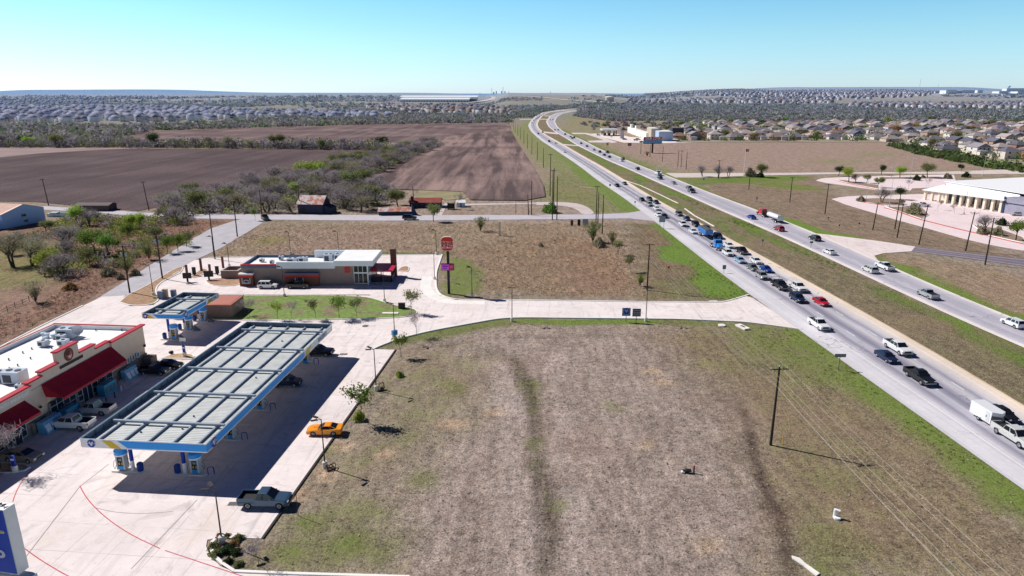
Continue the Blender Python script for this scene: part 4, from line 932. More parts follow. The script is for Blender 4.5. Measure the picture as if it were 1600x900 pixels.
def v_emblem(mb, M4, r, mi_disc, mi_v):
    n = 24; pts = [Vector((r*math.cos(2*PI*i/n), -.03, r*math.sin(2*PI*i/n))) for i in range(n)]
    mb.add([M4@p for p in pts], [tuple(range(n))], mi_disc)
    w = lambda pl: [M4@Vector((x*r, -.05, z*r)) for x, z in pl]
    mb.add(w([(-.55,.5),(-.2,.5),(-.02,-.15),(-.02,-.6),(-.2,-.45)]), [(0,1,2,3,4)], mi_v)
    mb.add(w([(.55,.5),(.2,.5),(.02,-.15),(.02,-.6),(.2,-.45)]), [(4,3,2,1,0)], mi_v)
    mb.add(w([(-.98,-.1),(-.6,0),(-.55,.12),(-.95,.1)]), [(0,1,2,3)], mi_v); mb.add(w([(.98,-.1),(.6,0),(.55,.12),(.95,.1)]), [(3,2,1,0)], mi_v)
def fuel_canopy(label, ox, oy, yaw, W, L, zt, nbl, nbc, cols, group, fh=1.15, crossb=5, zdeck=None):
    t = thing('fuel_canopy', label, 'canopy', (ox, oy, 0), yaw, group)
    zb = zt - fh; zd = zt - .75
    obj('deck', MB().box(.15,.15,zd-.12,W-.15,L-.15,zd), deck_m, t)
    obj('soffit', MB().box(.12,.12,zb+.05,W-.12,L-.12,zb+.12), M('white_soffit', A(225,228,232), .5, var=.05), t)
    # parapet backing with ribs
    pb = MB()
    for x0,y0,x1,y1 in ((.05,.12,.13,L-.12),(W-.13,.12,W-.05,L-.12),(.13,.05,W-.13,.12),(.13,L-.12,W-.13,L-.05)): pb.box(x0,y0,zb+.02,x1,y1,zt-.02)
    k = 0
    for i in range(int(L/1.55)):
        y = .8+i*1.55
        if y < L-.3: pb.box(.131,y,zd,.24,y+.07,zt-.06); pb.box(W-.24,y,zd,W-.131,y+.07,zt-.06)
    for i in range(int(W/1.4)):
        x = .9+i*1.4
        if x < W-.3: pb.box(x,.121,zd,x+.07,.24,zt-.06); pb.box(x,L-.24,zd,x+.07,L-.121,zt-.06)
    obj('parapet', pb, dark_in, t)
    # fascia on the four sides: white, blue, yellow
    fm = [white_p, blue_p, yellow_p, dblue, M('grey_lettering', (.20,.28,.40), .4, var=0)]
    def fascia(frame, length, blue0, blue1, txt=None, emb=None, flip=False):
        f = MB(); q = lambda x0,x1,z0,z1,mi,d=0,s0=0,s1=0: f.add([frame@Vector(p) for p in ((x0,-d,z0),(x1,-d,z0),(x1+s1,-d,z1),(x0+s0,-d,z1),(x0,.045,z0),(x1,.045,z0),(x1+s1,.045,z1),(x0+s0,.045,z1))],[(0,1,2,3),(4,7,6,5),(3,2,6,7),(0,4,5,1),(0,3,7,4),(1,5,6,2)],mi)
        q(0,length,zb,zt,0)
        sk = -fh*.9
        if blue1 > blue0:
            a = blue0; bb = blue1; e0 = 0 if a <= .01 else sk; e1 = 0 if bb >= length-.01 else -sk*0
            f.add([frame@Vector(p) for p in ((a-(sk if e0 else 0)*.6,-.012,zb+.14),(bb,-.012,zb+.14),(bb if not flip else bb,-.012,zt-.1),(a+(sk if e0 else 0)*.5,-.012,zt-.1))],[(0,1,2,3)],1)
            f.add([frame@Vector(p) for p in ((a-(sk if e0 else 0)*.1,-.016,zt-.32),(bb,-.016,zt-.32),(bb,-.016,zt-.2),(a+(sk if e0 else 0)*.1,-.016,zt-.2))],[(0,1,2,3)],1)
            if a > .5: f.add([frame@Vector(p) for p in ((a-1.4,-.014,zb+.03),(a-.15,-.014,zb+.03),(a-1.35,-.014,zt-.12),(a-2.5,-.014,zt-.12))],[(0,1,2,3)],2)
            if bb < length-.5: f.add([frame@Vector(p) for p in ((bb+.15,-.014,zb+.03),(bb+1.9,-.014,zb+.03),(bb+3.0,-.014,zt-.12),(bb+1.0,-.014,zt-.12))],[(0,1,2,3)],2)
        if emb: v_emblem(f, frame@Matrix.Translation((emb[0],-.03,(zb+zt)/2)), emb[1], 3 if emb[2] else 0, 0 if emb[2] else 3)
        if txt: text_at(f, txt[0], txt[2], frame@Matrix.Translation((txt[1],-.04,(zb+zt)/2)), .02, 4, 1.1)
        obj('fascia', f, fm, t)
    fascia(Matrix.Translation((0,0,0)), W, W*.33, W, emb=(W*.085,.50,True))
    fascia(Matrix.Translation((W,0,0))@Matrix.Rotation(PI/2,4,'Z'), L, 0, L*(.70 if L>20 else .64), txt=('VALERO', L*.885 if L>20 else L*.84, 1.0), emb=(1.6,.62,True))
    fascia(Matrix.Translation((W,L,0))@Matrix.Rotation(PI,4,'Z'), W, W*.33, W)
    fascia(Matrix.Translation((0,L,0))@Matrix.Rotation(-PI/2,4,'Z'), L, L*.3, L)
    tb = M('fascia_light_strip', A(215,235,250), .4, var=0)
    obj('light_strip', MB().box(-.02,-.05,zt,W+.05,-.0,zt+.05).box(W,0,zt,W+.05,L,zt+.05).box(-.05,0,zt,0,L,zt+.05).box(0,L,zt,W,L+.05,zt+.05), tb, t)
    # long beams lying in the deck, cross beams on top of them
    for i in range(nbl):
        x = W*(i+.42)/nbl+.2 if nbl > 2 else W*(i+.5)/nbl; obj('beam', MB().box(x-.1,.6,zd+.01,x+.1,L-.5,zd+.28), steel_b, t)
    for i in range(nbc):
        y = L*(i+.62)/nbc if nbc > 2 else L*(i+.5)/nbc; obj('cross_beam', MB().box(.5,y-.12,zd+.285,W-.5,y+.12,zd+.55).box(.5,y-.15,zd+.55,W-.5,y+.15,zd+.58), steel_b, t)
    for i in range(10 if L > 20 else 3):
        x = W*random.uniform(.1,.9); y = L*random.uniform(.05,.95); obj('roof_vent', MB().tube((x,y,zd),(x,y,zd+.22),.11,n=8), dark_in, t)
    for (x, y) in cols:
        obj('column', MB().tube((x,y,0),(x,y,1.6),.24,n=14), white_p, t); obj('column', MB().tube((x,y,1.601),(x,y,zb+.05),.235,n=14), dblue, t)
    return t
YAW = R(-5.0)
def frame(ox, oy, yaw): 
    c, s = math.cos(yaw), math.sin(yaw); return lambda x, y: (ox+c*x-s*y, oy+s*x+c*y)
def inv(ox, oy, yaw):
    c, s = math.cos(yaw), math.sin(yaw); return lambda X, Y: (c*(X-ox)+s*(Y-oy), -s*(X-ox)+c*(Y-oy))
BO = (-51.25, 73.0)
rowsY = [2.35, 11.2, 20.2, 29.0, 37.9]
colsB = [(3.0+1.35, y-.1) for y in rowsY] + [(12.5-1.45, y-.1) for y in rowsY]
fuel_canopy('large fuel canopy with white and blue fascia over ten pump islands', *BO, YAW, 15.6, 43.2, 5.55, 5, 5, colsB, 'fuel canopies')
SO = (-69.1, 121.2)
colsS = [(4.1, 1.2), (4.1, 6.4), (4.1, 11.8)]
fuel_canopy('small fuel canopy with blue fascia beside the brick enclosure', *SO, YAW, 7.6, 14.2, 5.4, 2, 2, colsS, 'fuel canopies', fh=.95)
# fuel dispensers
pf = M('pump_face_dark', (.02,.022,.03), .4, var=.3, scale=20); pgrey = M('pump_casing', A(196,200,208), .45, var=.06)
def dispenser_tpl():
    return [('casing', MB().box(-.55,-.42,.15,-.36,.42,2.1).box(.36,-.42,.15,.55,.42,2.1).box(-.37,-.3,.15,.37,.3,2.05).mesh('casing', pgrey), []),
            ('pump_face', MB().box(-.34,-.345,.62,.34,-.305,1.8).box(-.34,.305,.62,.34,.345,1.8).mesh('pump_face', pf), [('display', MB().box(-.2,-.36,1.35,.2,-.346,1.65).box(-.2,.346,1.35,.2,.36,1.65).mesh('display', M('pump_display', (.25,.3,.3), .2, var=0)), [])]),
            ('skirt_panel', MB().box(-.36,-.35,.15,.36,-.303,.6).box(-.36,.303,.15,.36,.35,.6).mesh('skirt_panel', blue_p), []),
            ('topper', MB().lathe([(.62,2.1),(.74,2.2),(.76,2.72),(.7,2.8)], 'Z', 16).mesh('topper', blue_p), [('band', MB().lathe([(.765,2.1),(.775,2.2),(.775,2.28),(.72,2.28)], 'Z', 16).mesh('band', white_p), [])]),
            ('hose', MB().path([(-.56,-.2,1.5),(-.85,-.35,1.2),(-.95,-.4,.6),(-.75,-.45,.25),(-.56,-.3,.9)], .025).path([(.56,.2,1.5),(.85,.3,1.2),(.9,.35,.6),(.7,.4,.3),(.56,.3,.9)], .025).mesh('hose', trim_m), []),
            ('valve_dot', MB().box(-.25,-.36,.8,-.12,-.346,1.1).box(.12,-.36,.8,.25,-.346,1.1).mesh('valve_dot', yellow_p), [])]
DT = dispenser_tpl(); fB = frame(*BO, YAW); fS = frame(*SO, YAW)
ordn = ['nearest','second','third','fourth','farthest']
isl = M('pump_island_concrete', A(232,226,220), .8, var=.1, scale=1)
binm = M('blue_bin_plastic', (.012,.05,.28), .5, var=.05)
def bin_at(x, y, label, group):
    t = thing('waste_bin', label, 'bin', (x, y, .2), YAW, group)
    obj('body', MB().lathe([(.3,0),(.36,.1),(.38,.85),(.32,.9)], 'Z', 10), binm, t); obj('lid', MB().lathe([(.39,.86),(.37,1.02),(.2,1.16),(.05,1.2)], 'Z', 10), binm, t)
for side, xx, cx_ in (('left', 3.0, 4.35), ('right', 12.5, 11.05)):
    for i, y in enumerate(rowsY):
        X_, Y_ = fB(xx, y)
        inst(DT, 'fuel_pump', '%s fuel pump of the %s line under the big canopy' % (ordn[i], side), 'fuel pump', (X_, Y_, .22), YAW, 1.0, 'fuel pumps under the big canopy')
        o = obj('pump_island', MB().prism([(-1.9,-.55),(2.3 if side=='left' else 1.9,-.55),(2.6 if side=='left' else 2.2,0),(2.3 if side=='left' else 1.9,.55),(-1.9,.55),(-2.5,0)], 0, .22), isl, None, (*fB((xx+cx_)/2, y), 0), YAW)
        o['kind'] = 'structure'
        bx_, by_ = fB(cx_ + (.95 if side=='left' else -.95), y-.1)
        bin_at(bx_, by_, '%s blue waste bin of the %s pump line' % (ordn[i], side), 'blue waste bins by the pumps')
        if side == 'right':
            hx, hy = fB(xx+1.8, y); hb_ = thing('hoop_bollard', '%s blue hoop bollard right of the pumps' % ordn[i], 'bollard', (hx, hy, .0), YAW+.3, 'blue hoop bollards')
            obj('hoop', MB().path([(-.35,0,0),(-.35,0,.95),(-.25,0,1.1),(.25,0,1.1),(.35,0,.95),(.35,0,0)], .06, 8), dblue, hb_)
for i, (x, y) in enumerate([(5.2,1.0),(5.2,6.2),(5.2,11.6)]):
    X_, Y_ = fS(x, y); n_ = ['near','middle','far'][i]
    inst(DT, 'fuel_pump', '%s fuel pump under the small canopy' % n_, 'fuel pump', (X_, Y_, .22), YAW, 1.0, 'fuel pumps under the small canopy')
    o = obj('pump_island', MB().prism([(-2,-.55),(1.5,-.55),(1.8,0),(1.5,.55),(-2,.55),(-2.5,0)], 0, .22), isl, None, (*fS(x-.6, y), 0), YAW); o['kind'] = 'structure'
    bin_at(*fS(x-2.0, y), '%s blue waste bin under the small canopy' % n_, 'blue waste bins under the small canopy')
    g_ = thing('wedge_guard', '%s grey wedge guard beside the small canopy pumps' % n_, 'guard', (*fS(x+1.5, y), 0), YAW, 'wedge guards')
    obj('plate', MB().add([(-.5,-.4,0),(.7,-.4,0),(.7,.4,0),(-.5,.4,0),(-.5,-.3,1.0),(-.5,.3,1.0)],[(0,3,2,1),(0,1,4),(3,5,2),(1,2,5,4),(0,4,5,3)]), M('guard_grey', A(120,124,130), .6), g_)

# ---------------- convenience store
tan_w = M('tan_stucco', A(222,202,180), .85, var=.08, scale=.7); redc = M('red_coping', A(196,40,62), .5, var=.05); awn = M('red_metal_awning', (.40,.012,.03), .55, var=.16, scale=.7)
stone_m, nt, b = newmat('stone_veneer'); tcn = nt.nodes.new('ShaderNodeTexCoord')
bk = nt.nodes.new('ShaderNodeTexBrick'); mp = nt.nodes.new('ShaderNodeMapping'); mp.inputs['Rotation'].default_value = (PI/2,0,0); 
sp = nt.nodes.new('ShaderNodeSeparateXYZ'); nt.links.new(tcn.outputs['Object'], sp.inputs[0]); cmb = nt.nodes.new('ShaderNodeCombineXYZ'); nt.links.new(math_(nt,'ADD',sp.outputs[0],sp.outputs[1]), cmb.inputs[0]); nt.links.new(sp.outputs[2], cmb.inputs[1]); nt.links.new(cmb.outputs[0], bk.inputs['Vector'])
bk.inputs['Scale'].default_value = 1.6; bk.inputs['Color1'].default_value = (*A(150,132,112),1); bk.inputs['Color2'].default_value = (*A(96,88,84),1); bk.inputs['Mortar'].default_value = (*A(190,180,170),1); nt.links.new(bk.outputs['Color'], b.inputs['Base Color']); b.inputs['Roughness'].default_value = .9
st = thing('convenience_store', 'tan stucco store with red stepped parapet and two long red awnings', 'shop', (-63, 110.2, 0), YAW)
SL = 66.0
obj('wall', MB().box(-16,-SL,.02,-.25,0,6.0), tan_w, st)
obj('stone_base', MB().box(-.248,-SL,.02,.0,.04,1.9).box(-16,.0,.02,-.25,.05,1.9), stone_m, st)
# stepped front parapet (y from corner, z)
steps = [(0.4,-8.2,6.75,0),( -8.2,-11.5,6.95,-.35),(-11.5,-14.9,7.65,-.35),(-14.9,-19.3,9.3,-.35),(-19.3,-22.6,7.7,-.35),(-22.6,-25.2,7.1,-.35),(-25.2,-44,6.8,0),(-44,-SL,6.3,0)]
pw = MB(); cp = MB()
for y0, y1, z, xo in steps:
    pw.box(-.55+xo, y1, 3.0, xo, min(y0,0.0), z); cp.box(-.72+xo, y1-.1, z, .17+xo, y0+.1, z+.22)
pw.box(-16,-.5,5.9,-.5,0,6.7); cp.box(-16.1,-.3,6.7,-.7,.1,6.8); pw.box(-16,-SL,5.9,-15.6,-.5,6.7); cp.box(-16.06,-SL,6.7,-15.85,-.31,6.76)
obj('parapet', pw, tan_w, st); obj('coping', cp, redc, st)
obj('roof', MB().box(-15.6,-SL,6.0,-.9,-.5,6.06), wroof, st)
pi = M('parapet_inside_white', A(225,230,238), .6, var=.05); obj('parapet_lining', MB().box(-15.6,-.53,6.06,-.75,-.5,6.7).box(-15.6,-SL,6.06,-15.56,-.53,6.7), pi, st)
def awning(y0, y1, zt=6.1, zb=4.1, d=2.6):
    x0 = -.2; a = MB().add([(x0,y0,zt),(x0,y1,zt),(x0+d,y1-.0-1.2*0,zb),(x0+d,y0,zb),(x0,y0,zb-.0),(x0,y1,zb)], [(0,1,2,3),(0,3,4),(1,5,2),(4,3,2,5)])
    a = MB().add([(x0,y0+.4,zt),(x0,y1-.4,zt),(x0+d,y1,zb),(x0+d,y0,zb),(x0,y0,zb),(x0,y1,zb),(x0+d,y1,zb-.35),(x0+d,y0,zb-.35)], [(0,1,2,3),(0,3,4),(1,5,2),(3,2,6,7)])
    n = int((y0-y1)/.6)
    for i in range(n+1):
        t_ = i/n; ya = (y0+.4)*(1-t_)+(y1-.4)*t_; yb_ = y0*(1-t_)+y1*t_; a.tube((x0,ya,zt+.015),(x0+d,yb_,zb+.015),.022,n=4)
    return a
obj('awning', awning(-8.6,-22.7), awn, st); obj('awning', awning(-26.9,-42,5.5), awn, st)
gf_m = M('store_glazing', (.02,.03,.045), .12, var=0, spec=.7); fr_m = M('aluminium_frame', A(200,206,214), .4, var=.05)
for (y0, y1) in ((-9.3,-12.3),(-12.8,-17.2),(-17.6,-22.6),(-27.2,-30.4),(-31.0,-34),(-34.6,-38)):
    f = obj('window', MB().box(.0,y1,.7,.06,y0,3.1), gf_m, st)
    m_ = MB(); k = max(1, int((y0-y1)/1.1))
    for i in range(k+1): y = y0+(y1-y0)*i/k; m_.box(.06,y-.04,.7,.1,y+.04,3.1)
    m_.box(.06,y1,.66,.11,y0,.74).box(.06,y1,1.55,.105,y0,1.62).box(.06,y1,2.35,.105,y0,2.42); obj('frame', m_, fr_m, f)
dr = obj('door', MB().box(.065,-29.3,.05,.12,-28.2,2.3), gf_m, st); obj('frame', MB().box(.12,-29.4,.05,.16,-29.3,2.4).box(.12,-28.2,.05,.16,-28.1,2.4).box(.12,-29.4,2.3,.16,-28.1,2.4), fr_m, dr)
dr = obj('door', MB().box(.065,-16.2,.05,.12,-14.2,2.4), gf_m, st); obj('frame', MB().box(.12,-16.3,.05,.16,-16.2,2.5).box(.12,-14.2,.05,.16,-14.1,2.5).box(.12,-15.25,.05,.16,-15.15,2.4), fr_m, dr)
for y in (-23.6,-26.2): obj('wall_pier', MB().box(.05,y-.25,.02,.35,y+.25,1.9), stone_m, st)
# emblem, name bar, lettering, wall posters
e_ = MB(); F_ = Matrix.Translation((-.33,-17.0,8.25))@Matrix.Rotation(PI/2,4,'Z')
def disc(mb, M4, r, d, mi, sx=1, n=24): mb.add([M4@Vector((r*sx*math.cos(2*PI*i/n),-d,r*math.sin(2*PI*i/n))) for i in range(n)], [tuple(range(n))], mi)
disc(e_, F_, .95, .03, 0); disc(e_, F_, .82, .05, 1); disc(e_, F_@Matrix.Translation((.12,0,-.1)), .55, .07, 2, .7); disc(e_, F_@Matrix.Translation((-.1,0,.25)), .4, .08, 0, 1.1); disc(e_, F_@Matrix.Translation((.2,0,.05)), .22, .09, 1)
obj('emblem', e_, [M('emblem_black', (.03,.02,.02), .5, var=0), M('emblem_red', (.30,.03,.03), .5, var=0), M('emblem_cream', (.75,.45,.36), .5, var=0)], st)
nb = MB(); yy0 = -19.1
for w_ in (.5,.5,.55,.2,.55,.5,.5,.55,.5,.5): nb.box(-.35,yy0,6.75,-.27,yy0+w_-.08,7.2); yy0 += w_
obj('name_bar', nb, M('emblem_black'), st)
tb_ = MB(); text_at(tb_, 'COUNTRY BAR-B-QUE', .62, Matrix.Translation((.03,-28.7,6.12))@Matrix.Rotation(PI/2,4,'Z'), .02, 0, .95); obj('lettering', tb_, M('letter_white', (.8,.8,.82), .5, var=0), st)
for y in (-2.4,-3.7,-5.0): p_ = obj('poster', MB().box(0,y-.42,2.0,.05,y+.42,3.0), M('poster_white', A(226,230,235), .5, var=.05), st); obj('picture', MB().box(.05,y-.25,2.15,.06,y+.25,2.85), M('poster_blue', A(90,120,150), .5, var=.3, scale=6), p_)
obj('wall_lamp', MB().box(0,-.6,3.2,.25,-.3,3.55).box(.0,-24.4,3.2,.2,-24.1,3.5), trim_m, st)
hv = M('hvac_casing', A(196,206,220), .5, var=.05); hvd = M('hvac_grille', (.05,.06,.07), .6, var=.1)
def hvac(x, y, z, sx, sy, sz, yaw, base, label, group):
    t = thing('rooftop_unit', label, 'air conditioner', (x, y, z), yaw, group)
    obj('casing', MB().box(-sx/2,-sy/2,.15,sx/2,sy/2,sz), hv, t)
    g = MB().box(-sx/2-.01,-sy*.4,.3,-sx/2+.02,sy*.4,sz*.85).box(-sx*.4,-sy/2-.012,.3,sx*.1,-sy/2+.02,sz*.8); obj('grille', g, hvd, t)
    f = MB(); k = 2 if sx > 1.6 else 1
    for i in range(k): cx = (-sx/4 if k == 2 else 0)+i*sx/2; f.lathe([(sy*.22,sz),(sy*.22,sz+.08),(sy*.05,sz+.06)],'Z',12,(cx,0,0))
    obj('fan', f, hvd, t)
stf = frame(-63, 110.2, YAW); RU = 'rooftop units on the store'
def at_roof(px, py, z): return G(px, py, z)
for (px, py, sx, sy, sz, l) in ((107,527,3.6,2.2,1.9,'largest pale rooftop unit near the satellite dish'),(98,531.5,1.8,1.5,1.2,'squat rooftop unit between the big unit and the coping'),(100,540,1.7,1.5,1.2,'small rooftop unit closest to the stepped parapet'),(69,541,1.6,1.4,1.2,'lone white rooftop box left of the duct cluster'),(25,597,3.2,2.4,2.1,'tall twin-fan rooftop unit above the nearer awning'),(31,608,1.0,.9,.9,'tiny rooftop unit at the foot of the tall twin-fan unit'),(-4,594,2.6,2.0,1.7,'rooftop unit cut by the left edge of the photo')):
    X_, Y_ = at_roof(px, py, 6.06); hvac(X_, Y_, 6.06, sx*.8, sy*.8, sz*.85, YAW, None, l, RU)
X_, Y_ = at_roof(84,529,6.06); t = thing('exhaust_duct', 'cluster of small ducts and curbs on the store roof', 'duct', (X_,Y_,6.06), YAW)
for i, (dx, dy) in enumerate(((0,0),(-1.3,.3),(-.4,-1.3),(1.0,1.0),(-2.2,.6))): obj('duct', MB().tube((dx,dy,0),(dx,dy,.55),.3,n=10).lathe([(.42,.55),(.4,.75),(.1,.8)],'Z',10,(dx,dy,0)), hv, t)
X_, Y_ = at_roof(123,528,6.06); t = thing('satellite_dish', 'white satellite dish on a mast beside the largest rooftop unit', 'satellite dish', (X_,Y_,6.06), 0)
obj('mast', MB().tube((0,0,0),(0,0,1.3),.05,n=6), fr_m, t); d_ = MB().lathe([(.1,0),(.5,.08),(.85,.25),(.87,.27),(.5,.12),(.1,.04)],'Z',18); o = obj('dish', d_, white_p, t, (0,0,1.3)); o.rotation_euler = (.9,0,.6)
for i, (px, py) in enumerate(((14,563),(36,552),(50,546),(48,561),(28,572),(15,577),(150,517),(190,517),(81,545))):
    X_, Y_ = at_roof(px, py, 6.06); t = thing('vent_pipe', 'small dark vent pipe on the white store roof', 'vent pipe', (X_,Y_,6.06), 0, group='vent pipes on the store roof'); obj('pipe', MB().tube((0,0,0),(0,0,.35),.09,n=8), hvd, t)
# goods in front of the store
def merch(name, label, lx_, ly_, sx, sy, sz, mat, cat, yaw=YAW, slope=0, panel=None):
    X_, Y_ = stf(lx_, ly_); t = thing(name, label, cat, (X_, Y_, .17), yaw)
    obj('body', MB().add([(-sx/2,-sy/2,0),(sx/2,-sy/2,0),(sx/2,sy/2,0),(-sx/2,sy/2,0),(-sx/2,-sy/2,sz),(sx/2-slope,-sy/2,sz),(sx/2-slope,sy/2,sz),(-sx/2,sy/2,sz)],[(0,3,2,1),(4,5,6,7),(0,1,5,4),(1,2,6,5),(2,3,7,6),(3,0,4,7)]), mat, t)
    if panel:
        m_ = MB()
        for i in range(3): y = -sy/2+sy*(i+.12)/3; m_.add([(sx/2+.012,y,.3),(sx/2+.012,y+sy*.26,.3),(sx/2-slope*.7+.012,y+sy*.26,sz*.75),(sx/2-slope*.7+.012,y,sz*.75)],[(0,1,2,3)])
        obj('door', m_, panel, t)
    return t
ice = M('ice_chest_blue', (.16,.42,.68), .4, var=.1, scale=2); icew = M('ice_chest_white', A(225,235,245), .4, var=.1); cage = M('propane_cage_teal', (.04,.30,.50), .5, var=.3, scale=3)
merch('ice_freezer','pale blue ice freezer near the far corner of the store',1.2,-6.6,1.2,3.0,1.7,ice,'freezer',slope=.5,panel=icew)
merch('propane_cage','teal propane cage beneath the far awning by the store door',1.3,-12.6,1.2,2.8,1.8,cage,'cage',panel=dark_in)
merch('propane_cage','teal propane cage at the near end of the far awning',1.7,-20.9,1.6,2.6,1.7,cage,'cage',slope=.5,panel=dark_in)
merch('ice_freezer','white and blue ice freezer between the two awnings',1.3,-24.4,1.3,3.4,1.7,ice,'freezer',slope=.4,panel=icew)
merch('waste_enclosure','dark bin enclosure at the far corner of the store',1.0,-.9,1.5,1.7,1.5,M('stone_grey', A(120,112,104), .9, var=.2, scale=3),'enclosure')
X_, Y_ = stf(2.2,-9.9); t = thing('cart_rack', 'thin metal rack of white wire stands near the ice freezer', 'rack', (X_,Y_,.07), YAW)
for i in range(4): obj('hoop', MB().path([(-.4,-1.2+i*.8,0),(-.4,-1.2+i*.8,.9),(.4,-1.2+i*.8,.9),(.4,-1.2+i*.8,0)], .03, 5), fr_m, t)
for i, (px, py) in enumerate(((3.6,-18.2),(3.6,-16.2),(3.6,-14.2),(3.0,-11.8),(3.2,-4.5))): 
    X_, Y_ = stf(px, py); t = thing('bollard', 'short post standing along the storefront walk', 'bollard', (X_,Y_,0), 0, 'posts along the storefront'); obj('post', MB().tube((0,0,0),(0,0,1.05),.09,n=8), trim_m if i < 3 else icew, t); obj('cap', MB().lathe([(.1,1.05),(.08,1.12),(.02,1.15)],'Z',8), trim_m, t)
rib('store_walk', [stf(1.9,.5), stf(1.9,-SL)], 3.8, .17, conc, True, h=.12)
# car wash / brick enclosure
brown = M('brown_brick', A(166,138,122), .9, var=.12, scale=1.5); t = thing('brick_enclosure', 'brown brick enclosure with a red coping behind the small canopy', 'building', (0,0,0))
c4 = GV([(308,497.5),(363,496.5)]) ; gx0, gy0 = G(262,497.5); gx1, gy1 = G(363,497)
obj('wall', MB().box(gx0,gy0,0,gx1,gy0+7,2.75), brown, t); obj('coping', MB().box(gx0-.1,gy0-.1,2.75,gx1+.1,gy0+7.1,2.95), M('terracotta_coping', A(196,124,106), .7, var=.06), t); obj('roof', MB().box(gx0+.3,gy0+.3,2.95,gx1-.3,gy0+6.7,3.0), M('terracotta_roof', A(186,120,104), .7, var=.1), t)
for i, (px, py, w, h, c) in enumerate(((252,467,1.2,1.7,(130,150,180)),(259,465,1.0,1.9,(190,170,140)),(272,464,1.0,1.6,(120,135,160)))):
    X_, Y_ = G(px, py); t = thing('utility_cabinet', ['grey-blue','beige','slate'][i]+' utility cabinet behind the small canopy', 'cabinet', (X_,Y_,.1), 0); obj('box', MB().box(-w/2,-.4,0,w/2,.4,h), M('cabinet_%d'%i, A(*c), .6), t); obj('door', MB().box(-w/2+.08,-.42,.15,w/2-.08,-.4,h-.1), M('cabinet_door_%d'%i, A(*[v-14 for v in c]), .6), t)

# ---------------- restaurant
bx0, bx1, byf, byr = -65.4, -34.8, 159.7, 170.6
rb1 = M('brown_cladding', A(150,132,126), .85, var=.06, scale=1); rb2 = M('dark_brick_bay', A(120,78,66), .9, var=.15, scale=4); bkred = M('restaurant_red', (.62,.02,.015), .45, var=.03); fas = M('restaurant_white_fascia', A(232,238,244), .45, var=.04)
rt = thing('restaurant', 'brown drive-through restaurant with white roof bands and a red side canopy', 'restaurant', (0,0,0))
obj('wall', MB().box(bx0,byf,.02,bx1,byr,4.4), rb1, rt)
obj('parapet', MB().box(bx0,byf,4.4,-56.6,byf+.25,5.1).box(bx0,byf+.25,4.4,bx0+.25,byr-.25,5.1).box(bx0,byr-.25,4.4,-50,byr,5.1), M('slate_parapet', A(90,112,140), .6, var=.08), rt)
obj('coping', MB().box(bx0-.06,byf-.08,4.95,-56.5,byf+.3,5.28), bkred, rt)
obj('roof', MB().box(bx0+.25,byf+.25,4.4,-43,byr-.25,4.46), wroof, rt)
obj('white_band', MB().box(-56.7,byf-.35,4.3,-42.72,byf+.35,5.9), fas, rt); obj('white_band', MB().box(-50.5,byr-.4,4.3,-42.72,byr+.3,6.3), fas, rt)
obj('roof_block', MB().box(-42.7,byf-1.0,5.08,-33.3,byr+.3,6.3).add([],[]), fas, rt); obj('roof', MB().box(-42.6,byf-.9,6.3,-33.4,byr+.2,6.36), wroof, rt)
obj('wall', MB().box(-42.6,byf+.01,4.4,bx1+.0,byr-.02,5.08), rb1, rt)
w = obj('window', MB().box(-38.2,byf-.05,.6,-35.0,byf+.02,5.0), M('restaurant_glass', (.03,.035,.035), .12, var=.3, scale=1), rt)
mm = MB()
for x in (-38.2,-37.13,-36.06,-35.0): mm.box(x-.05,byf-.1,.5,x+.05,byf-.04,5.05)
mm.box(-38.25,byf-.11,3.0,-34.95,byf-.04,3.35).box(-38.25,byf-.1,.5,-34.95,byf-.04,.65).box(-38.25,byf-.1,4.95,-34.95,byf-.04,5.06); obj('frame', mm, fas, w)
w = obj('window', MB().box(bx1-.02,byf+.4,.6,bx1+.05,byr-1,5.0), M('restaurant_glass'), rt); mm = MB()
for i in range(7): y = byf+.4+i*1.58; mm.box(bx1+.05,y-.05,.5,bx1+.1,y+.05,5.05)
obj('frame', mm, fas, w)
obj('corner_post', MB().box(-34.95,byf-.12,.02,-34.75,byf+.1,5.08), fas, rt)
def bay(x0, x1, zt, label=None):
    b_ = obj('window_bay', MB().box(x0,byf-1.0,.02,x1,byf-.01,zt-.45), rb2, rt)
    obj('bay_roof', MB().box(x0-.1,byf-1.12,zt-.02,x1+.1,byf-.01,zt+.35), wroof if x1-x0 < 5 else M('slate_parapet'), b_)
    obj('red_band', MB().box(x0-.12,byf-1.15,zt-.45,x1+.12,byf-.005,zt-.02), bkred, b_)
    cx = x0+(x1-x0)*.5 if x1-x0 < 5 else x0+(x1-x0)*.42
    obj('drive_window', MB().box(cx-.9,byf-1.06,.9,cx+.9,byf-1.0,2.15), M('restaurant_glass'), b_); obj('frame', MB().box(cx-1.0,byf-1.1,.82,cx+1.0,byf-1.03,.95).box(cx-1.0,byf-1.1,.9,cx-.9,byf-1.03,2.2).box(cx+.9,byf-1.1,.9,cx+1.0,byf-1.03,2.2).box(cx-.55,byf-1.1,.95,cx-.48,byf-1.03,1.6).box(cx+.48,byf-1.1,.95,cx+.55,byf-1.03,1.6).box(cx-.55,byf-1.1,1.55,cx+.55,byf-1.03,1.63), fas, b_)
bay(-65.7,-62.4,2.9); bay(-54.6,-46.6,3.0)
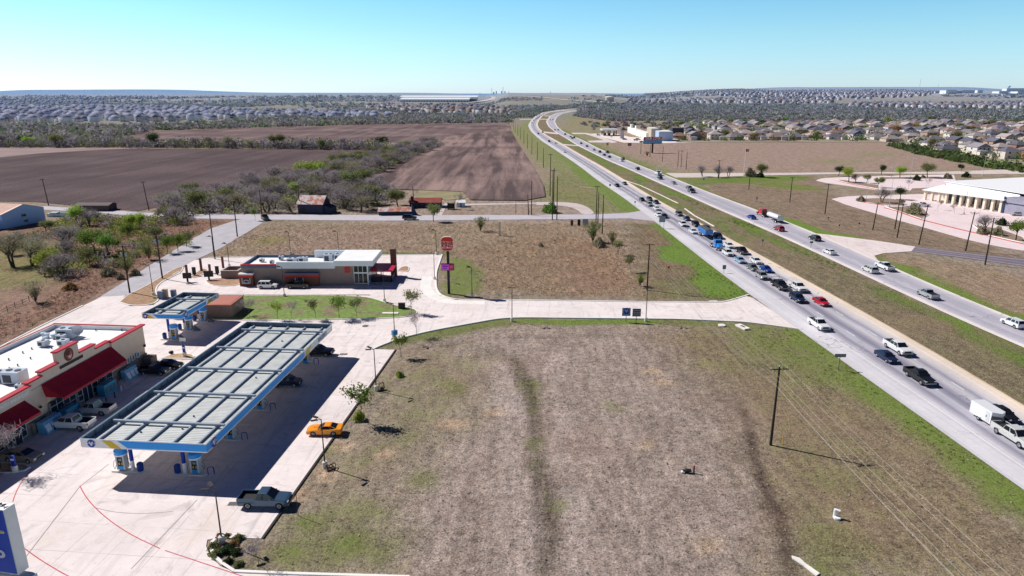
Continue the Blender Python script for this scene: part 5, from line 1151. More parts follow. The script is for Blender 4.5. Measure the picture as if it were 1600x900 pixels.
# logo on wall
lg = MB(); LF = Matrix.Translation((-39.75,byf-.02,4.0)); 
def rrect(mb, M4, w, h, r, d, mi, z0=None, z1=None):
    pts = []
    for cx, cz, a0 in ((w/2-r,h/2-r,0),(-w/2+r,h/2-r,PI/2),(-w/2+r,-h/2+r,PI),(w/2-r,-h/2+r,3*PI/2)):
        for k in range(7): a = a0+PI/2*k/6; pts.append((cx+r*math.cos(a), cz+r*math.sin(a)))
    if z0 is not None:
        pts = [(x, min(max(z, z0), z1)) for x, z in pts]
    mb.add([M4@Vector((x,-d,z)) for x, z in pts], [tuple(range(len(pts)))], mi)
rrect(lg, LF, 1.5, 1.6, .45, .02, 0); rrect(lg, LF, 1.36, 1.46, .4, .03, 1); rrect(lg, LF, 1.36, 1.46, .4, .04, 0, .33, .9); rrect(lg, LF, 1.36, 1.46, .4, .04, 0, -.9, -.36)
text_at(lg, 'BURGER', .34, LF@Matrix.Translation((0,-.05,.15)), .015, 0, 1.0); text_at(lg, 'KING', .42, LF@Matrix.Translation((0,-.05,-.15)), .015, 0, 1.1)
obj('logo', lg, [bkred, rb1], rt)
# red canopy and brick pillar
cn = obj('side_canopy', MB().add([(-34.7,162.2,2.75),(-29.4,162.2,2.75),(-29.4,169.6,2.75),(-34.7,169.6,2.75),(-34.7,162.2,3.15),(-29.4,162.2,3.15),(-29.4,169.6,3.15),(-34.7,169.6,3.15)],[(0,3,2,1),(4,5,6,7),(0,1,5,4),(1,2,6,5),(2,3,7,6),(3,0,4,7)]), M('canopy_crimson', (.60,.012,.07), .5, var=.04), rt)
for x, y in ((-29.7,162.5),(-32.2,162.5),(-29.7,169.3)): obj('canopy_post', MB().box(x-.1,y-.1,.02,x+.1,y+.1,2.75), trim_m, rt)
obj('patio_rail', MB().box(-34.7,162.4,.02,-29.6,162.5,1.5).box(-29.7,162.5,.02,-29.6,166.5,1.5), M('dark_slat', (.04,.045,.06), .6, var=.3, scale=3), rt)
obj('pillar', MB().box(-30.7,167.7,.02,-29.3,168.7,6.9), rb2, rt); obj('pillar_cap', MB().box(-30.8,167.6,6.9,-29.2,168.8,7.05), trim_m, rt)
for (x, y, sx, sy, sz, l) in ((-62.3,165.5,1.1,.9,.8,'leftmost small unit on the restaurant roof'),(-59.0,163.2,.9,.9,1.0,'dark box unit near the front of the restaurant roof'),(-58.2,167.6,1.0,1.0,1.1,'unit near the rear slate parapet'),(-54.8,166.0,2.6,1.8,.9,'long low unit in the middle of the roof'),(-52.0,165.4,2.0,1.6,1.3,'grey unit beside the long low unit'),(-45.8,166.2,2.2,1.8,1.9,'left one of the two tall units by the white roof block'),(-43.6,166.4,1.3,1.8,1.9,'right one of the two tall units by the white roof block')):
    hvac(x, y, 4.46, sx, sy, sz, 0, None, l, 'rooftop units on the restaurant')
sheet('patio', [(-34.7,158.7),(-27.2,158.7),(-26.2,165),(-27,168.9),(-34.7,168.9)], .13, M('patio_concrete', A(214,206,204), .8, var=.06))
sheet('restaurant_walk', [(-62,159.69),(-62,158.2),(-34.7,158.2),(-34.7,159.69)], .11, M('patio_concrete'))
# dumpster enclosure
ex0, ey0 = G(346,436); ex1, _ = G(373,436)
t = thing('dumpster_enclosure', 'low brown block enclosure open at the top left of the restaurant', 'enclosure', (ex0, ey0, 0))
Wd = ex1-ex0; m_ = MB().box(0,0,.1,Wd,.3,2.1).box(0,.3,.1,.3,4.6,2.1).box(Wd-.3,.3,.1,Wd,4.6,2.1).box(0,4.6,.1,Wd,4.9,2.1); obj('wall', m_, rb1, t); obj('cap', MB().box(-.05,-.05,2.1,Wd+.05,.35,2.2).box(-.05,.35,2.1,.35,4.55,2.2).box(Wd-.35,.35,2.1,Wd+.05,4.55,2.2).box(-.05,4.55,2.1,Wd+.05,4.95,2.2), M('cap_pale', A(205,190,184), .8), t)
# order boards and clearance posts
def board(px, py, label, w, h, z0, group):
    X_, Y_ = G(px, py); t = thing('menu_board', label, 'menu board', (X_,Y_,.1), .15, group)
    obj('panel', MB().box(-w/2,-.12,z0,w/2,.12,z0+h), trim_m, t); obj('post', MB().box(-.2,-.1,0,.2,.1,z0), trim_m, t)
board(293.5,441,'left wide dark menu board facing the drive-through lane',2.0,1.4,.9,'wide menu boards'); board(327,438.5,'right wide dark menu board on the dirt island',2.2,1.5,.9,'wide menu boards')
board(304,431,'narrow dark board in the left drive-through lane',.9,1.9,.3,'narrow menu boards'); board(340,429.5,'narrow dark board beside the block enclosure',.9,1.9,.3,'narrow menu boards')
for i, (px, py, h) in enumerate(((292.3,428,2.2),(315,424,3.2),(328.5,427,2.2),(349,419,2.9))):
    X_, Y_ = G(px, py); t = thing('clearance_post', ['short brown post behind the left wide menu board','tall brown post on the middle drive-through island','short brown post behind the right wide menu board','tall red-brown post behind the block enclosure'][i], 'post', (X_,Y_,.1), 0, 'brown posts at the drive-through'); obj('post', MB().box(-.25,-.2,0,.25,.2,h), rb2, t); obj('cap', MB().box(-.28,-.23,h,.28,.23,h+.08), trim_m, t)
    if h > 2.5: obj('clearance_bar', MB().tube((-2.6,0,h-.2),(.3,0,h-.15),.05,n=5), white_p, t)
# wheel stops along the strip
for i in range(33):
    px = 320+i*7.9; X_, Y_ = G(px, 462.6 - (1.0 if i > 20 else 0)*(0)); o = obj('wheel_stop', MB().box(-.62,-.1,0,.62,.1,.16), M('wheel_stop_concrete', A(225,215,208), .8), None, (X_, Y_+.5, .08)); tag(o, 'concrete wheel stop at the edge of the green strip', 'wheel stop', 'wheel stops along the green strip')

# ---------------- tall restaurant sign
X_, Y_ = G(701.5,458.5)
t = thing('pole_sign', 'tall black pole with a red BURGER KING bun sign and a pink message board', 'sign', (X_,Y_,0), 0)
obj('pole', MB().box(-.28,-.25,0,.28,.25,10.4), trim_m, t)
sg = MB(); SF = Matrix.Translation((-.1,-.3,11.85)); rrect(sg, SF, 2.95, 3.35, .95, .0, 0); rrect(sg, SF@Matrix.Rotation(PI,4,'Z'), 2.95, 3.35, .95, -.0, 0)
n_ = 28; a_ = sg.v[:n_]; 
cab = MB(); pts = []
for cx, cz, a0 in ((.525,.72,0),(-.525,.72,PI/2),(-.525,-.72,PI),(.525,-.72,3*PI/2)):
    for k in range(7): a = a0+PI/2*k/6; pts.append((cx-.1+.95*math.cos(a), 11.85+cz+.95*math.sin(a)))
cab.add([(x,-.28,z) for x,z in pts]+[(x,.28,z) for x,z in pts], [tuple(range(28)), tuple(range(28,56))[::-1]]+[(i,(i+1)%28,28+(i+1)%28,28+i) for i in range(28)])
cb_ = obj('sign_cabinet', cab, M('sign_cream', A(240,226,214), .5, var=0), t)
f_ = MB(); rrect(f_, SF, 2.75, 3.15, .9, -.01, 0, .62, 1.6); rrect(f_, SF, 2.75, 3.15, .9, -.01, 0, -1.6, -1.0)
obj('bun', f_, M('bun_red', (.68,.035,.01), .45, var=0), cb_)
f_ = MB(); text_at(f_, 'BURGER', .78, SF@Matrix.Translation((0,.0,.22)), .035, 0, .92); text_at(f_, 'KING', 1.12, SF@Matrix.Translation((0,.0,-.48)), .05, 0, .98)
obj('lettering', f_, M('letter_red', (.42,.01,.015), .5, var=0), cb_)
eb = obj('message_board', MB().box(-1.6,-.3,5.6,1.35,.3,7.15), trim_m, t); obj('screen', MB().box(-1.55,-.33,5.68,.15,-.3,7.05), M('screen_magenta', (.85,.10,.75), .4, var=.1), eb); obj('screen', MB().box(.15,-.33,5.68,1.3,-.3,7.05), M('screen_red', (.55,.02,.16), .4, var=.15, scale=3), eb)
tx = MB(); text_at(tx, 'WHOPPER', .34, Matrix.Translation((-.7,-.35,6.55)), .01, 0, .85); text_at(tx, '$5', .5, Matrix.Translation((-.7,-.35,6.05)), .01, 0); 
tx = MB().box(-1.3,-.345,6.45,-.1,-.33,6.75).box(-1.2,-.345,6.0,-.3,-.33,6.2); obj('screen_text', tx, M('screen_violet', (.25,.03,.5), .4, var=0), eb)
tx = MB().box(.3,-.345,6.55,1.1,-.33,6.7).box(.3,-.345,6.2,1.1,-.33,6.32); obj('screen_text', tx, M('screen_pink', (.85,.2,.3), .4, var=0), eb)
# ---------------- near pylon sign, bottom left
t = thing('pylon_sign', 'huge blue and white filling station pylon sign cut by the lower left corner', 'sign', (0,0,0))
zt = 15.6
tr_ = G(22,787,zt); tl = G(5,798,zt)
px_f = G(5.5,797.5,zt); px_b = G(22.5,786.5,zt)
ux, uy = px_b[0]-px_f[0], px_b[1]-px_f[1]; th_ = math.hypot(ux,uy); ux/=th_; uy/=th_; vx, vy = uy, -ux     # v points right/front
lo = 2; 
for zz in [x*.05 for x in range(200, 300)]:
    if abs(PY(px_f[0],px_f[1],zz)-899) < abs(PY(px_f[0],px_f[1],lo)-899): lo = zz
zb_ = lo
Wp = 5.2
def pp(a, d, z): return (px_f[0]-vx*a*0 + (-uy)*a*1.0 + ux*d, px_f[1] + (ux)*a + uy*d, z)
def pbox(a0,a1,d0,d1,z0,z1): return MB().add([pp(a0,d0,z0),pp(a1,d0,z0),pp(a1,d1,z0),pp(a0,d1,z0),pp(a0,d0,z1),pp(a1,d0,z1),pp(a1,d1,z1),pp(a0,d1,z1)],[(0,3,2,1),(4,5,6,7),(0,1,5,4),(1,2,6,5),(2,3,7,6),(3,0,4,7)])
obj('cabinet', pbox(0,Wp,0,th_,zb_,zt), white_p, t)
face = obj('face_panel', pbox(.1,Wp-.1,-.02,.02,zb_+.08,zt-.05), M('royal_blue_face', (.008,.085,.62), .4, var=.03), t)
fm4 = Matrix(((uy,ux,0,0),( -ux,uy,0,0),(0,0,1,0),(0,0,0,1)))
def face_m(a, z): 
    p_ = pp(a, -.04, z); rx = Vector(pp(a-1,-.04,z))-Vector(p_); rx.normalize(); yv = Vector((ux,uy,0)); return Matrix(((rx.x,yv.x,0,p_[0]),(rx.y,yv.y,0,p_[1]),(0,0,1,p_[2]),(0,0,0,1)))
zm = zb_ + (zt-zb_)*.33
tx = MB(); text_at(tx, 'Valero', 1.35, face_m(Wp*.5-.1+.32, zm), .05, 0, 1.15); obj('lettering', tx, white_p, face)
tx = MB(); q_ = face_m(.5, zb_+(zt-zb_)*.66); tx.add([q_@Vector(v) for v in ((-2.5,-.0,-.05),(.05,0,-.12),(.18,0,.0),(.1,0,.12),(-2.5,0,.2))],[(0,1,2,3,4)]); obj('white_flash', tx, white_p, face)
tx = MB(); tx.add([q_@Vector(v) for v in ((-2.5,-.02,-.0),(.0,-.02,-.03),(.07,-.02,.03),(.0,-.02,.07),(-2.5,-.02,.15))],[(0,1,2,3,4)]); obj('yellow_flash', tx, yellow_p, face)
for a_ in (1.0,Wp-1.0): obj('post', MB().tube(pp(a_,th_/2,0),pp(a_,th_/2,zb_),.25,n=10), white_p, t)
obj('lower_cabinet', pbox(-.75,Wp,.1,th_-.1,zb_-2.8,zb_-.3), M('lower_cabinet_grey', A(190,198,212), .5), t)
for i, (a_, d_) in enumerate(((.35,.45),(.75,.5),(1.0,.35))):
    bp = pp(a_,d_*th_,zt); t2 = thing('bird', 'small dark bird perched on top of the pylon sign', 'bird', bp, random.uniform(0,6), 'birds on the pylon sign')
    bd = MB().lathe([(.01,-.16),(.05,-.1),(.075,0),(.05,.1),(.02,.14)],'Y',8,(0,0,.16)).lathe([(.01,-.04),(.04,0),(.01,.05)],'Y',7,(0,.12,.24)).add([(-.03,-.14,.15),(.03,-.14,.15),(0,-.34,.12)],[(0,1,2)]).tube((.02,0,.1),(.02,.02,0),.008,n=4).tube((-.02,0,.1),(-.02,.02,0),.008,n=4); obj('body', bd, M('bird_black', (.015,.013,.012), .7, var=0), t2)
# ================================================================ POLES, LAMPS, SIGNS
wood = M('weathered_pole_wood', (.045,.036,.03), .9, var=.25, scale=1); lampm = M('lamp_pole_bronze', (.05,.045,.045), .6, var=.1); baseM = M('pole_base_concrete', A(228,222,214), .85, var=.08); insu = M('insulator_grey', (.55,.56,.58), .4, var=0); trf = M('transformer_grey', (.30,.32,.34), .5, var=.05)
def utility_pole(px, py, ty, label, arms=1, yaw=0, tr=0, group='utility poles', h=None, r=.2, lean=0, aw=1.25):
    X_, Y_ = G(px, py); h = h or hgt(px, py, ty); t = thing('utility_pole', label, 'utility pole', (X_,Y_,0), yaw, group)
    if lean: t.rotation_euler = (0, R(lean), yaw)
    obj('pole', MB().tube((0,0,-.3),(0,0,h),r,r*.62,10), wood, t)
    for k in range(arms):
        z = h-.35-k*1.1; a = obj('crossarm', MB().box(-aw,-.07,z-.06,aw,.05,z+.07).box(-.6,.05,z-.55,-.55,.08,z).box(.55,.05,z-.55,.6,.08,z), wood, t)
        for x in (-aw+.1, 0 if k == 0 else .4, aw-.1): obj('insulator', MB().tube((x,0,z+.07 if x else h),(x,0,(z+.3) if x else h+.22),.07,.05,7), insu, a)
    for k in range(tr):
        x = (-.45,.45,0)[k]; obj('transformer', MB().lathe([(.2,0),(.24,.05),(.24,.85),(.1,.95)],'Z',10,(x,-.25 if k<2 else .3,h-2.6)), trf, t)
    return t, (X_, Y_, h)
pA = utility_pole(1011,453,380,'utility pole with a crossarm in the brush just above the concrete drive',1,.1)
pB = utility_pole(1204,695,573,'nearest utility pole, standing alone in the open lot with a long shadow',1,.12,r=.19)
pC = utility_pole(941,365,304,'utility pole right of the blank panels, nearest of its tight cluster',0,.1)
pC2 = utility_pole(931,353,290,'tallest utility pole of the cluster right of the blank panels',1,.1)
utility_pole(934,351,300,'utility pole pressed behind the tallest one right of the blank panels',0,.1)
pE = utility_pole(863,343,265,'left one of the twin tall poles by the farm loop',1,.1); pE2 = utility_pole(870,343,276,'right one of the twin tall poles by the farm loop',0,.1)
utility_pole(859.5,306,240,'tall pole behind the twin poles by the farm loop',1,0)
utility_pole(865,322,262,'pole between the twin poles and the farm track',0,0)
pF = [utility_pole(x, y, t_, 'dark pole in the long row along the ploughed field and highway', 0, 0, group='poles along the ploughed field', r=.2) for x, y, t_ in ((849,262,231),(839.5,250.5,222),(831,241,214),(824,232,209),(818.5,225,203),(813,218,198),(809,212,194),(805,207,190),(802.5,202,187),(800,198,185),(804,190,178),(809,187,176),(813,185,175.5))]
utility_pole(830.5,336,282.5,'pole left of the farm loop, taller of a pair',0,0); utility_pole(826,336,304,'pole left of the farm loop, shorter leaning one',0,0,lean=-3)
utility_pole(806,334,313,'short thin pole left of the farm loop pair',0,0,r=.1)
utility_pole(203,458,383,'utility pole with two transformers beside the side road',1,.25,2); utility_pole(254,436,364,'utility pole with transformers up the side road from the nearest one',1,.25,2)
utility_pole(336,405,329,'utility pole with a wide crossarm halfway up the side road',1,.25,aw=1.5); utility_pole(371,370,314,'utility pole near the top of the side road',1,.25)
utility_pole(410,343,297,'utility pole at the junction with a wide crossarm',1,.1,aw=1.6); utility_pole(469,333,289,'utility pole in front of the rusty-roofed shed',1,.1)
utility_pole(647,321,291,'leaning utility pole at the red-roofed shed',0,0,lean=-2)
utility_pole(76,321,279,'leaning utility pole left of the ploughed field edge',1,.1,lean=-3); utility_pole(233,329,283,'leaning utility pole at the middle of the ploughed field edge',1,.1,lean=-4)
for x, y, t_, l, a_, ln in ((1072,265,237,'third pole of the group of three beyond the far carriageway',0,0),(1064,261,235,'middle pole of the group of three beyond the far carriageway',1,0),(1059,260,235,'first pole of the group of three beyond the far carriageway',1,0),(1035,252.5,229,'pole just right of the billboard',0,0),(1015.5,245,226,'pole directly under the billboard',0,0),(1001,241,222,'pole left of the billboard',0,0),(1122,280,250,'pole in front of the bare trees on the school road',1,0),(1170,296,262,'pole right of the flagpole',1,0),(1234,316,276,'pole in the field left of the school drive',1,0),(1289,334,287,'pole by the end of the school drive loop',1,0),(1363.6,359,316,'first leaning pole along the school drive',1,3),(1398,358,310,'left pole of the close pair along the school drive',1,1),(1401.6,371,318,'right pole of the close pair along the school drive',1,2),(1435.6,382,324,'strongly leaning pole past the close pair',0,4),(1508.6,392,331,'leaning pole with crossarm in front of the school front',1,3),(1539,413.6,340,'thick pole beside the minor road at the right',1,0)):
    utility_pole(x, y, t_, l, a_, 0, lean=ln, group='poles east of the highway')
def wire(pts, name='power_line', label='overhead power line strung between the poles', r=.011, sag=1.0, group='overhead power lines'):
    path = []
    for a, b in zip(pts, pts[1:]):
        for i in range(13): t_ = i/12; path.append((a[0]+(b[0]-a[0])*t_, a[1]+(b[1]-a[1])*t_, a[2]+(b[2]-a[2])*t_-sag*4*t_*(1-t_)))
    mb = MB().path(path, r, 4); o = obj(name, mb, M('aluminium_wire', (.36,.34,.33), .5, .3, var=0)); tag(o, label, 'power line', group); return o
def top(p, dx, dz=0): X_, Y_, h = p[1]; return (X_+dx, Y_, h+dz)
PD = (39.5, 3.0, 10.8)
for dx, dz, l in ((-1.15,0,'upper left power line over the open lot'),(0,.25,'upper middle power line over the open lot'),(1.15,0,'upper right power line over the open lot')):
    X_, Y_, h = PD; wire([(pC2[1][0]+dx*.9, pC2[1][1], pC2[1][2]-.2+dz), (pA[1][0]+dx, pA[1][1], pA[1][2]-.2+dz), (pB[1][0]+dx, pB[1][1], pB[1][2]-.2+dz), (X_+dx, Y_, h+dz)], label=l, sag=1.3)
for dx, dz, l in ((-.2,-2.6,'lower dark cable over the open lot'),(.2,-3.1,'lowest dark cable over the open lot'),(-.1,-1.9,'middle pale cable over the open lot')):
    X_, Y_, h = PD; wire([(pC[1][0]+dx, pC[1][1], pC[1][2]+dz*.4), (pA[1][0]+dx, pA[1][1], pA[1][2]+dz), (pB[1][0]+dx, pB[1][1], pB[1][2]+dz), (X_+dx, Y_, h+dz)], label=l, sag=1.7, r=.010)
for dx, l in ((-.8,'left sagging line from the twin poles'),(.3,'right sagging line from the twin poles')): wire([(pE[1][0]+dx,pE[1][1],pE[1][2]-.4),(pC2[1][0]+dx,pC2[1][1],pC2[1][2]-.8)], label=l, sag=1.6, r=.02)
for a_, b_ in zip([(1059,260,235),(1122,280,250),(1170,296,262),(1234,316,276)], [(1122,280,250),(1170,296,262),(1234,316,276),(1289,334,287)]):
    A_ = (*G(a_[0],a_[1]), hgt(*a_)-.3); B_ = (*G(b_[0],b_[1]), hgt(*b_)-.3); wire([A_, B_], label='thin power line beside the school road east of the highway', sag=1.2, r=.025, group='power lines east of the highway')
def lamp(px, py, ty, label, yaw=0, heads=2, base=True, group='parking lot lamp posts', m=None, spread=.55, arm=.9):
    X_, Y_ = G(px, py); h = hgt(px, py, ty); t = thing('lamp_post', label, 'lamp post', (X_,Y_,0), yaw, group)
    b0 = 0
    if base: obj('base', MB().lathe([(.33,0),(.33,.72),(.28,.8)],'Z',14), baseM, t); b0 = .8
    obj('pole', MB().tube((0,0,b0),(0,0,h),.085,.06,8), m or lampm, t)
    for k in range(heads):
        a = (-spread if k == 0 else spread) if heads == 2 else 0
        dx, dy = -math.cos(a)*arm, math.sin(a)*arm
        ar = obj('lamp_arm', MB().tube((0,0,h-.05),(dx*.5,dy*.5,h+.1),.035,n=5), m or lampm, t)
        hd_ = MB().box(-.42,-.17,-.05,.42,.17,.06); M4 = Matrix.Translation((dx,dy,h+.16))@Matrix.Rotation(math.atan2(dy,dx),4,'Z')@Matrix.Rotation(-.15,4,'Y'); hd_.v = [tuple(M4@Vector(v)) for v in hd_.v]
        obj('lamp_head', hd_, m or lampm, ar)
    return t
wlamp = M('lamp_pole_white', (.62,.63,.62), .5, var=.05)
lamp(508,730,655,'lamp post beside the orange coupe with a fallen sign at its foot',.2); lamp(347,848,764,'lamp post rising from the shrub bed by the slate pickup',-.2)
lamp(588,610,546,'lamp post on the lot edge left of the small green bush'); lamp(800,502,449,'lamp post at the middle of the concrete drive',1.5)
lamp(1009,502,450,'lamp post beside the two low signs on the drive',1.5); lamp(737.6,464,418,'lamp post right of the bun sign')
lamp(601,472,423,'lamp post at the rounded end of the green strip',.4); lamp(444.6,464,417,'lamp post in front of the white SUV in the drive-through',.4)
lamp(454,397,363,'lamp post behind the left half of the restaurant'); lamp(529,392,362,'lamp post behind the right half of the restaurant'); lamp(682,398,360,'lamp post at the back right corner of the restaurant lot')
lamp(358.5,417,381,'lamp post left of the restaurant roof'); lamp(334,398,370,'thin lamp post near the side road bend',base=False); lamp(679,437,396,'lamp post hidden behind the pink message board',1)
lamp(240,462,414,'lamp post on the dirt island behind the small canopy',1)
lt = lamp(617,531,474,'lamp post with a blue sign box by the turning lane',.8); obj('sign_box', MB().box(-.5,-.3,1.0,.5,.3,1.9), M('sign_box_blue', A(70,140,190), .5, var=.1), lt); 
X_, Y_ = G(12,712); lamp(20,706,655,'lamp post in front of the nearer awning at the left edge',.4); lamp(227,520,505,'short lamp post by the store corner',0,base=False) if False else None
for i, (x, y, t_) in enumerate(((1353,314,278),(1389,324,262),(1505.6,335,294),(1527,354,328),(1535,274,245),(1422,278,248),(1445,304,284),(1392,277,262))):
    lamp(x, y, t_, 'pale lamp post in the school parking area', i*.7, 2, True, 'lamp posts at the school', wlamp)
# thin stake with shadow, signs
def signpost(name, label, px, py, w, h, z0, col, cat='sign', yaw=0, legs=2, group=None, extra=None, pm=None):
    X_, Y_ = G(px, py); t = thing(name, label, cat, (X_,Y_,0), yaw, group)
    xs_ = (-w*.32, w*.32) if legs == 2 else (0,)
    for x in xs_: obj('post', MB().box(x-.05,.03,0,x+.05,.12,z0+h*.9), pm or M('sign_post_steel', A(120,118,118), .6), t)
    p_ = obj('panel', MB().box(-w/2,-.03,z0,w/2,.03,z0+h), M('sign_%d_%d_%d'%col, A(*col), .5, var=.05), t)
    if extra: extra(t, p_, w, h, z0)
    return t
def ve(t, p_, w, h, z0):
    e2 = MB().box(-w/2+.02,-.045,z0+.02,w/2-.02,-.031,z0+h*.3); text_at(e2, 'VALERO', .32, Matrix.Translation((0,-.05,z0+h*.15)), .01, 1, 1.1)
    v_emblem(e2, Matrix.Translation((0,-.02,z0+h*.62)), .62, 0, 1); obj('emblem', e2, [dblue, M('emblem_pale', A(170,195,225), .5)], p_)
signpost('brand_sign','square blue and grey sign with a V emblem beside the drive',978,503,1.72,1.72,1.3,(140,160,190),legs=1,extra=ve,pm=trim_m)
def pe(t, p_, w, h, z0):
    e2 = MB(); random.seed(5)
    for r_ in range(4):
        x = -w/2+.12
        while x < w/2-.25: ww = random.uniform(.12,.42); e2.box(x,-.045,z0+.18+r_*.4,min(x+ww,w/2-.1),-.031,z0+.42+r_*.4); x += ww+.07
    obj('dark_lettering', e2, M('sign_ink', (.06,.06,.07), .5, var=0), p_)
signpost('info_sign','square grey sign with rows of dark lettering beside the V emblem sign',994,504,1.72,1.68,1.3,(165,165,170),legs=1,extra=pe,pm=trim_m)
signpost('blank_panel','brown blank panel, left one of three by the cross road',893.5,353,.95,1.95,.1,(92,58,36)); signpost('blank_panel','black blank panel, middle one of three by the cross road',904.5,353,1.0,2.2,.1,(24,26,30)); signpost('blank_panel','pale blue-grey blank panel, right one of three by the cross road',914.5,352,1.9,2.0,.2,(150,166,188))
signpost('road_sign','grey two-legged highway sign seen from behind at the junction',1034,357,2.1,2.0,2.2,(150,160,172)); signpost('road_sign','wide grey sign on one post beside the near lanes',1310,578,1.9,.6,2.3,(128,132,134),legs=1)
signpost('road_sign','small grey square sign on the green verge',1131,427,.9,1.1,1.1,(110,116,118),legs=1); signpost('road_sign','small grey sign in the median opposite the black pickup queue',1191,385,.6,.6,1.6,(120,130,124),legs=1)
signpost('road_sign','T-shaped dark sign on the median edge by the far lanes',1267,388,1.0,.55,1.6,(70,74,80),legs=1); signpost('road_sign','small round red sign near the side road tip',992,322,.6,.6,1.4,(110,60,60),legs=1); signpost('road_sign','small dark sign on the near verge up the road',953,295,.8,.9,1.4,(60,52,54),legs=1)
signpost('road_sign','pale turned sign in the grass east of the far lanes',1182,316,1.3,1.2,1.2,(185,185,190),legs=2,yaw=.6); signpost('road_sign','pale blue sign on the grass by the school road',1099,284,1.1,1.2,1.0,(170,195,215),legs=1); signpost('road_sign','yellow diamond sign beyond the far carriageway',949,231,1.8,2.2,2.0,(200,170,50),legs=1)
signpost('shop_sign','small red and white roadside sign below the distant stores',983.5,233,3.2,2.4,2.6,(150,110,130),legs=1); signpost('shop_sign','pole sign with a red emblem at the distant filling station',928,207,3.4,9,3.0,(190,170,178),legs=2); signpost('shop_sign','tall pale price sign at the distant filling station',972,218,3.6,8,1.0,(190,180,190),legs=2)
signpost('real_estate_sign','orange survey marker in the brush by the power line',1045,420,.7,.5,.2,(226,110,60),legs=1); signpost('real_estate_sign','white leaning board flat in the brush lot',781,368,1.0,4.6,.0,(226,214,206),legs=1,yaw=1.1)
for px, py, l in ((1294,345,'left tiny mailbox-like sign beyond the far lanes'),(1342,354,'right tiny mailbox-like sign beyond the far lanes'),(1311,357,'low stub sign between the two tiny signs')): signpost('small_sign', l, px, py, .5, .5, .9, (60,56,58), legs=1)
# fallen street sign pile, hydrant, pipe and slabs
X_, Y_ = G(517,733); t = thing('fallen_bench', 'heap of dark metal frame lying beside the lamp post base', 'debris', (X_,Y_,0), .6); obj('frame', MB().path([(-.6,-.4,.1),(.5,-.5,.15),(.7,.3,.5),(-.4,.5,.3),(-.6,-.4,.1),(0,0,.7),(.5,-.5,.15)],.06,5).box(-.5,-.3,.05,.4,.3,.15), M('rust_metal', A(92,72,66), .8, var=.3), t)
X_, Y_ = G(588,612); 
X_, Y_ = G(596,609); t = thing('fallen_bench', 'dark metal frame leaning at the foot of the far lot-edge lamp', 'debris', (X_,Y_,0), .2); obj('frame', MB().path([(-.4,-.3,0),(-.3,-.2,1.1),(.3,-.1,1.3),(.5,.2,.2),(-.4,-.3,0)],.07,5).box(-.2,-.2,.1,.4,.2,.5), M('rust_metal'), t)
X_, Y_ = G(466,806); t = thing('stake', 'thin dark stake standing alone near the slate pickup', 'stake', (X_,Y_,0)); obj('rod', MB().tube((0,0,0),(0,0,3.1),.035,n=5), lampm, t)
X_, Y_ = G(1084,739); t = thing('pipe_marker', 'small dark standpipe with a red top in the open lot', 'marker', (X_,Y_,0)); t.scale = (.75,.75,.85); obj('pipe', MB().tube((0,0,0),(0,0,.9),.12,n=8), trim_m, t); obj('cap', MB().lathe([(.16,.9),(.2,1.05),(.12,1.2),(.05,1.25)],'Z',8), M('marker_red', (.45,.06,.04), .6, var=0), t)
X_, Y_ = G(1073,738); t = thing('scrap', 'scrap of white and black debris beside the red-topped standpipe', 'debris', (X_,Y_,0)); obj('piece', MB().box(-.5,-.2,0,.1,.2,.3).box(-.1,-.3,.2,.5,.1,.45), trim_m, t); obj('white_piece', MB().box(-.7,-.25,0,-.3,.1,.22), white_p, t)
X_, Y_ = G(1304,808); t = thing('white_valve', 'white upright pipe fitting under the power lines', 'valve', (X_,Y_,0)); obj('pipe', MB().tube((0,0,0),(0,0,1.0),.2,.18,10).tube((0,0,.95),(.4,-.3,.95),.13,n=8), white_p, t); obj('foot', MB().lathe([(.4,0),(.4,.22),(.25,.25)],'Z',10,(.15,-.25,0)), white_p, t)
X_, Y_ = G(1223,694); t = thing('marker_post', 'yellow plastic marker beside the nearest utility pole', 'marker', (X_,Y_,0)); obj('tube', MB().tube((0,0,0),(-.05,0,1.6),.05,n=6), yellow_p, t)
X_, Y_ = G(1160,512); t = thing('culvert_headwall', 'white concrete culvert headwall with a dark opening by the drive', 'culvert', (X_,Y_,0), .35); obj('slab', MB().box(-.65,-1.5,.0,.65,1.5,.32), cw, t); obj('opening', MB().box(-.2,-.7,.3,.22,.5,.34), trim_m, t)
X_, Y_ = G(1128,509); t = thing('manhole', 'low white round manhole in the grass left of the culvert', 'manhole', (X_,Y_,0)); obj('ring', MB().lathe([(.75,0),(.75,.2),(.65,.25),(.1,.27)],'Z',14), cw, t)
X_, Y_ = G(1258,884); t = thing('concrete_slab', 'narrow white broken slab at the bottom of the open lot', 'slab', (X_,Y_,0), .45); obj('slab', MB().prism([(-.3,-1.6),(.28,-1.5),(.2,.2),(.33,1.0),(-.1,1.6),(-.35,1.3),(-.22,0)],0,.14), cw, t)
X_, Y_ = G(1114,471); t = thing('concrete_slab', 'thin white slab in the grass above the drive', 'slab', (X_,Y_,0)); obj('slab', MB().prism([(-1.0,-.3),(1.1,-.25),(.9,.3),(-.8,.25)],0,.15), cw, t)
X_, Y_ = G(610,491); t = thing('concrete_slab', 'white rectangular slab at the tip of the green strip', 'slab', (X_,Y_,.18)); obj('slab', MB().box(-1.7,-.5,0,1.7,.5,.15), cw, t)
X_, Y_ = G(628,483); t = thing('monument_box', 'dark utility box on the tip of the green strip', 'box', (X_,Y_,.18)); obj('box', MB().box(-.7,-.4,0,.7,.4,1.1), M('dark_box', A(64,58,58), .7), t); obj('lid', MB().box(-.75,-.45,1.1,.75,.45,1.18), trim_m, t)
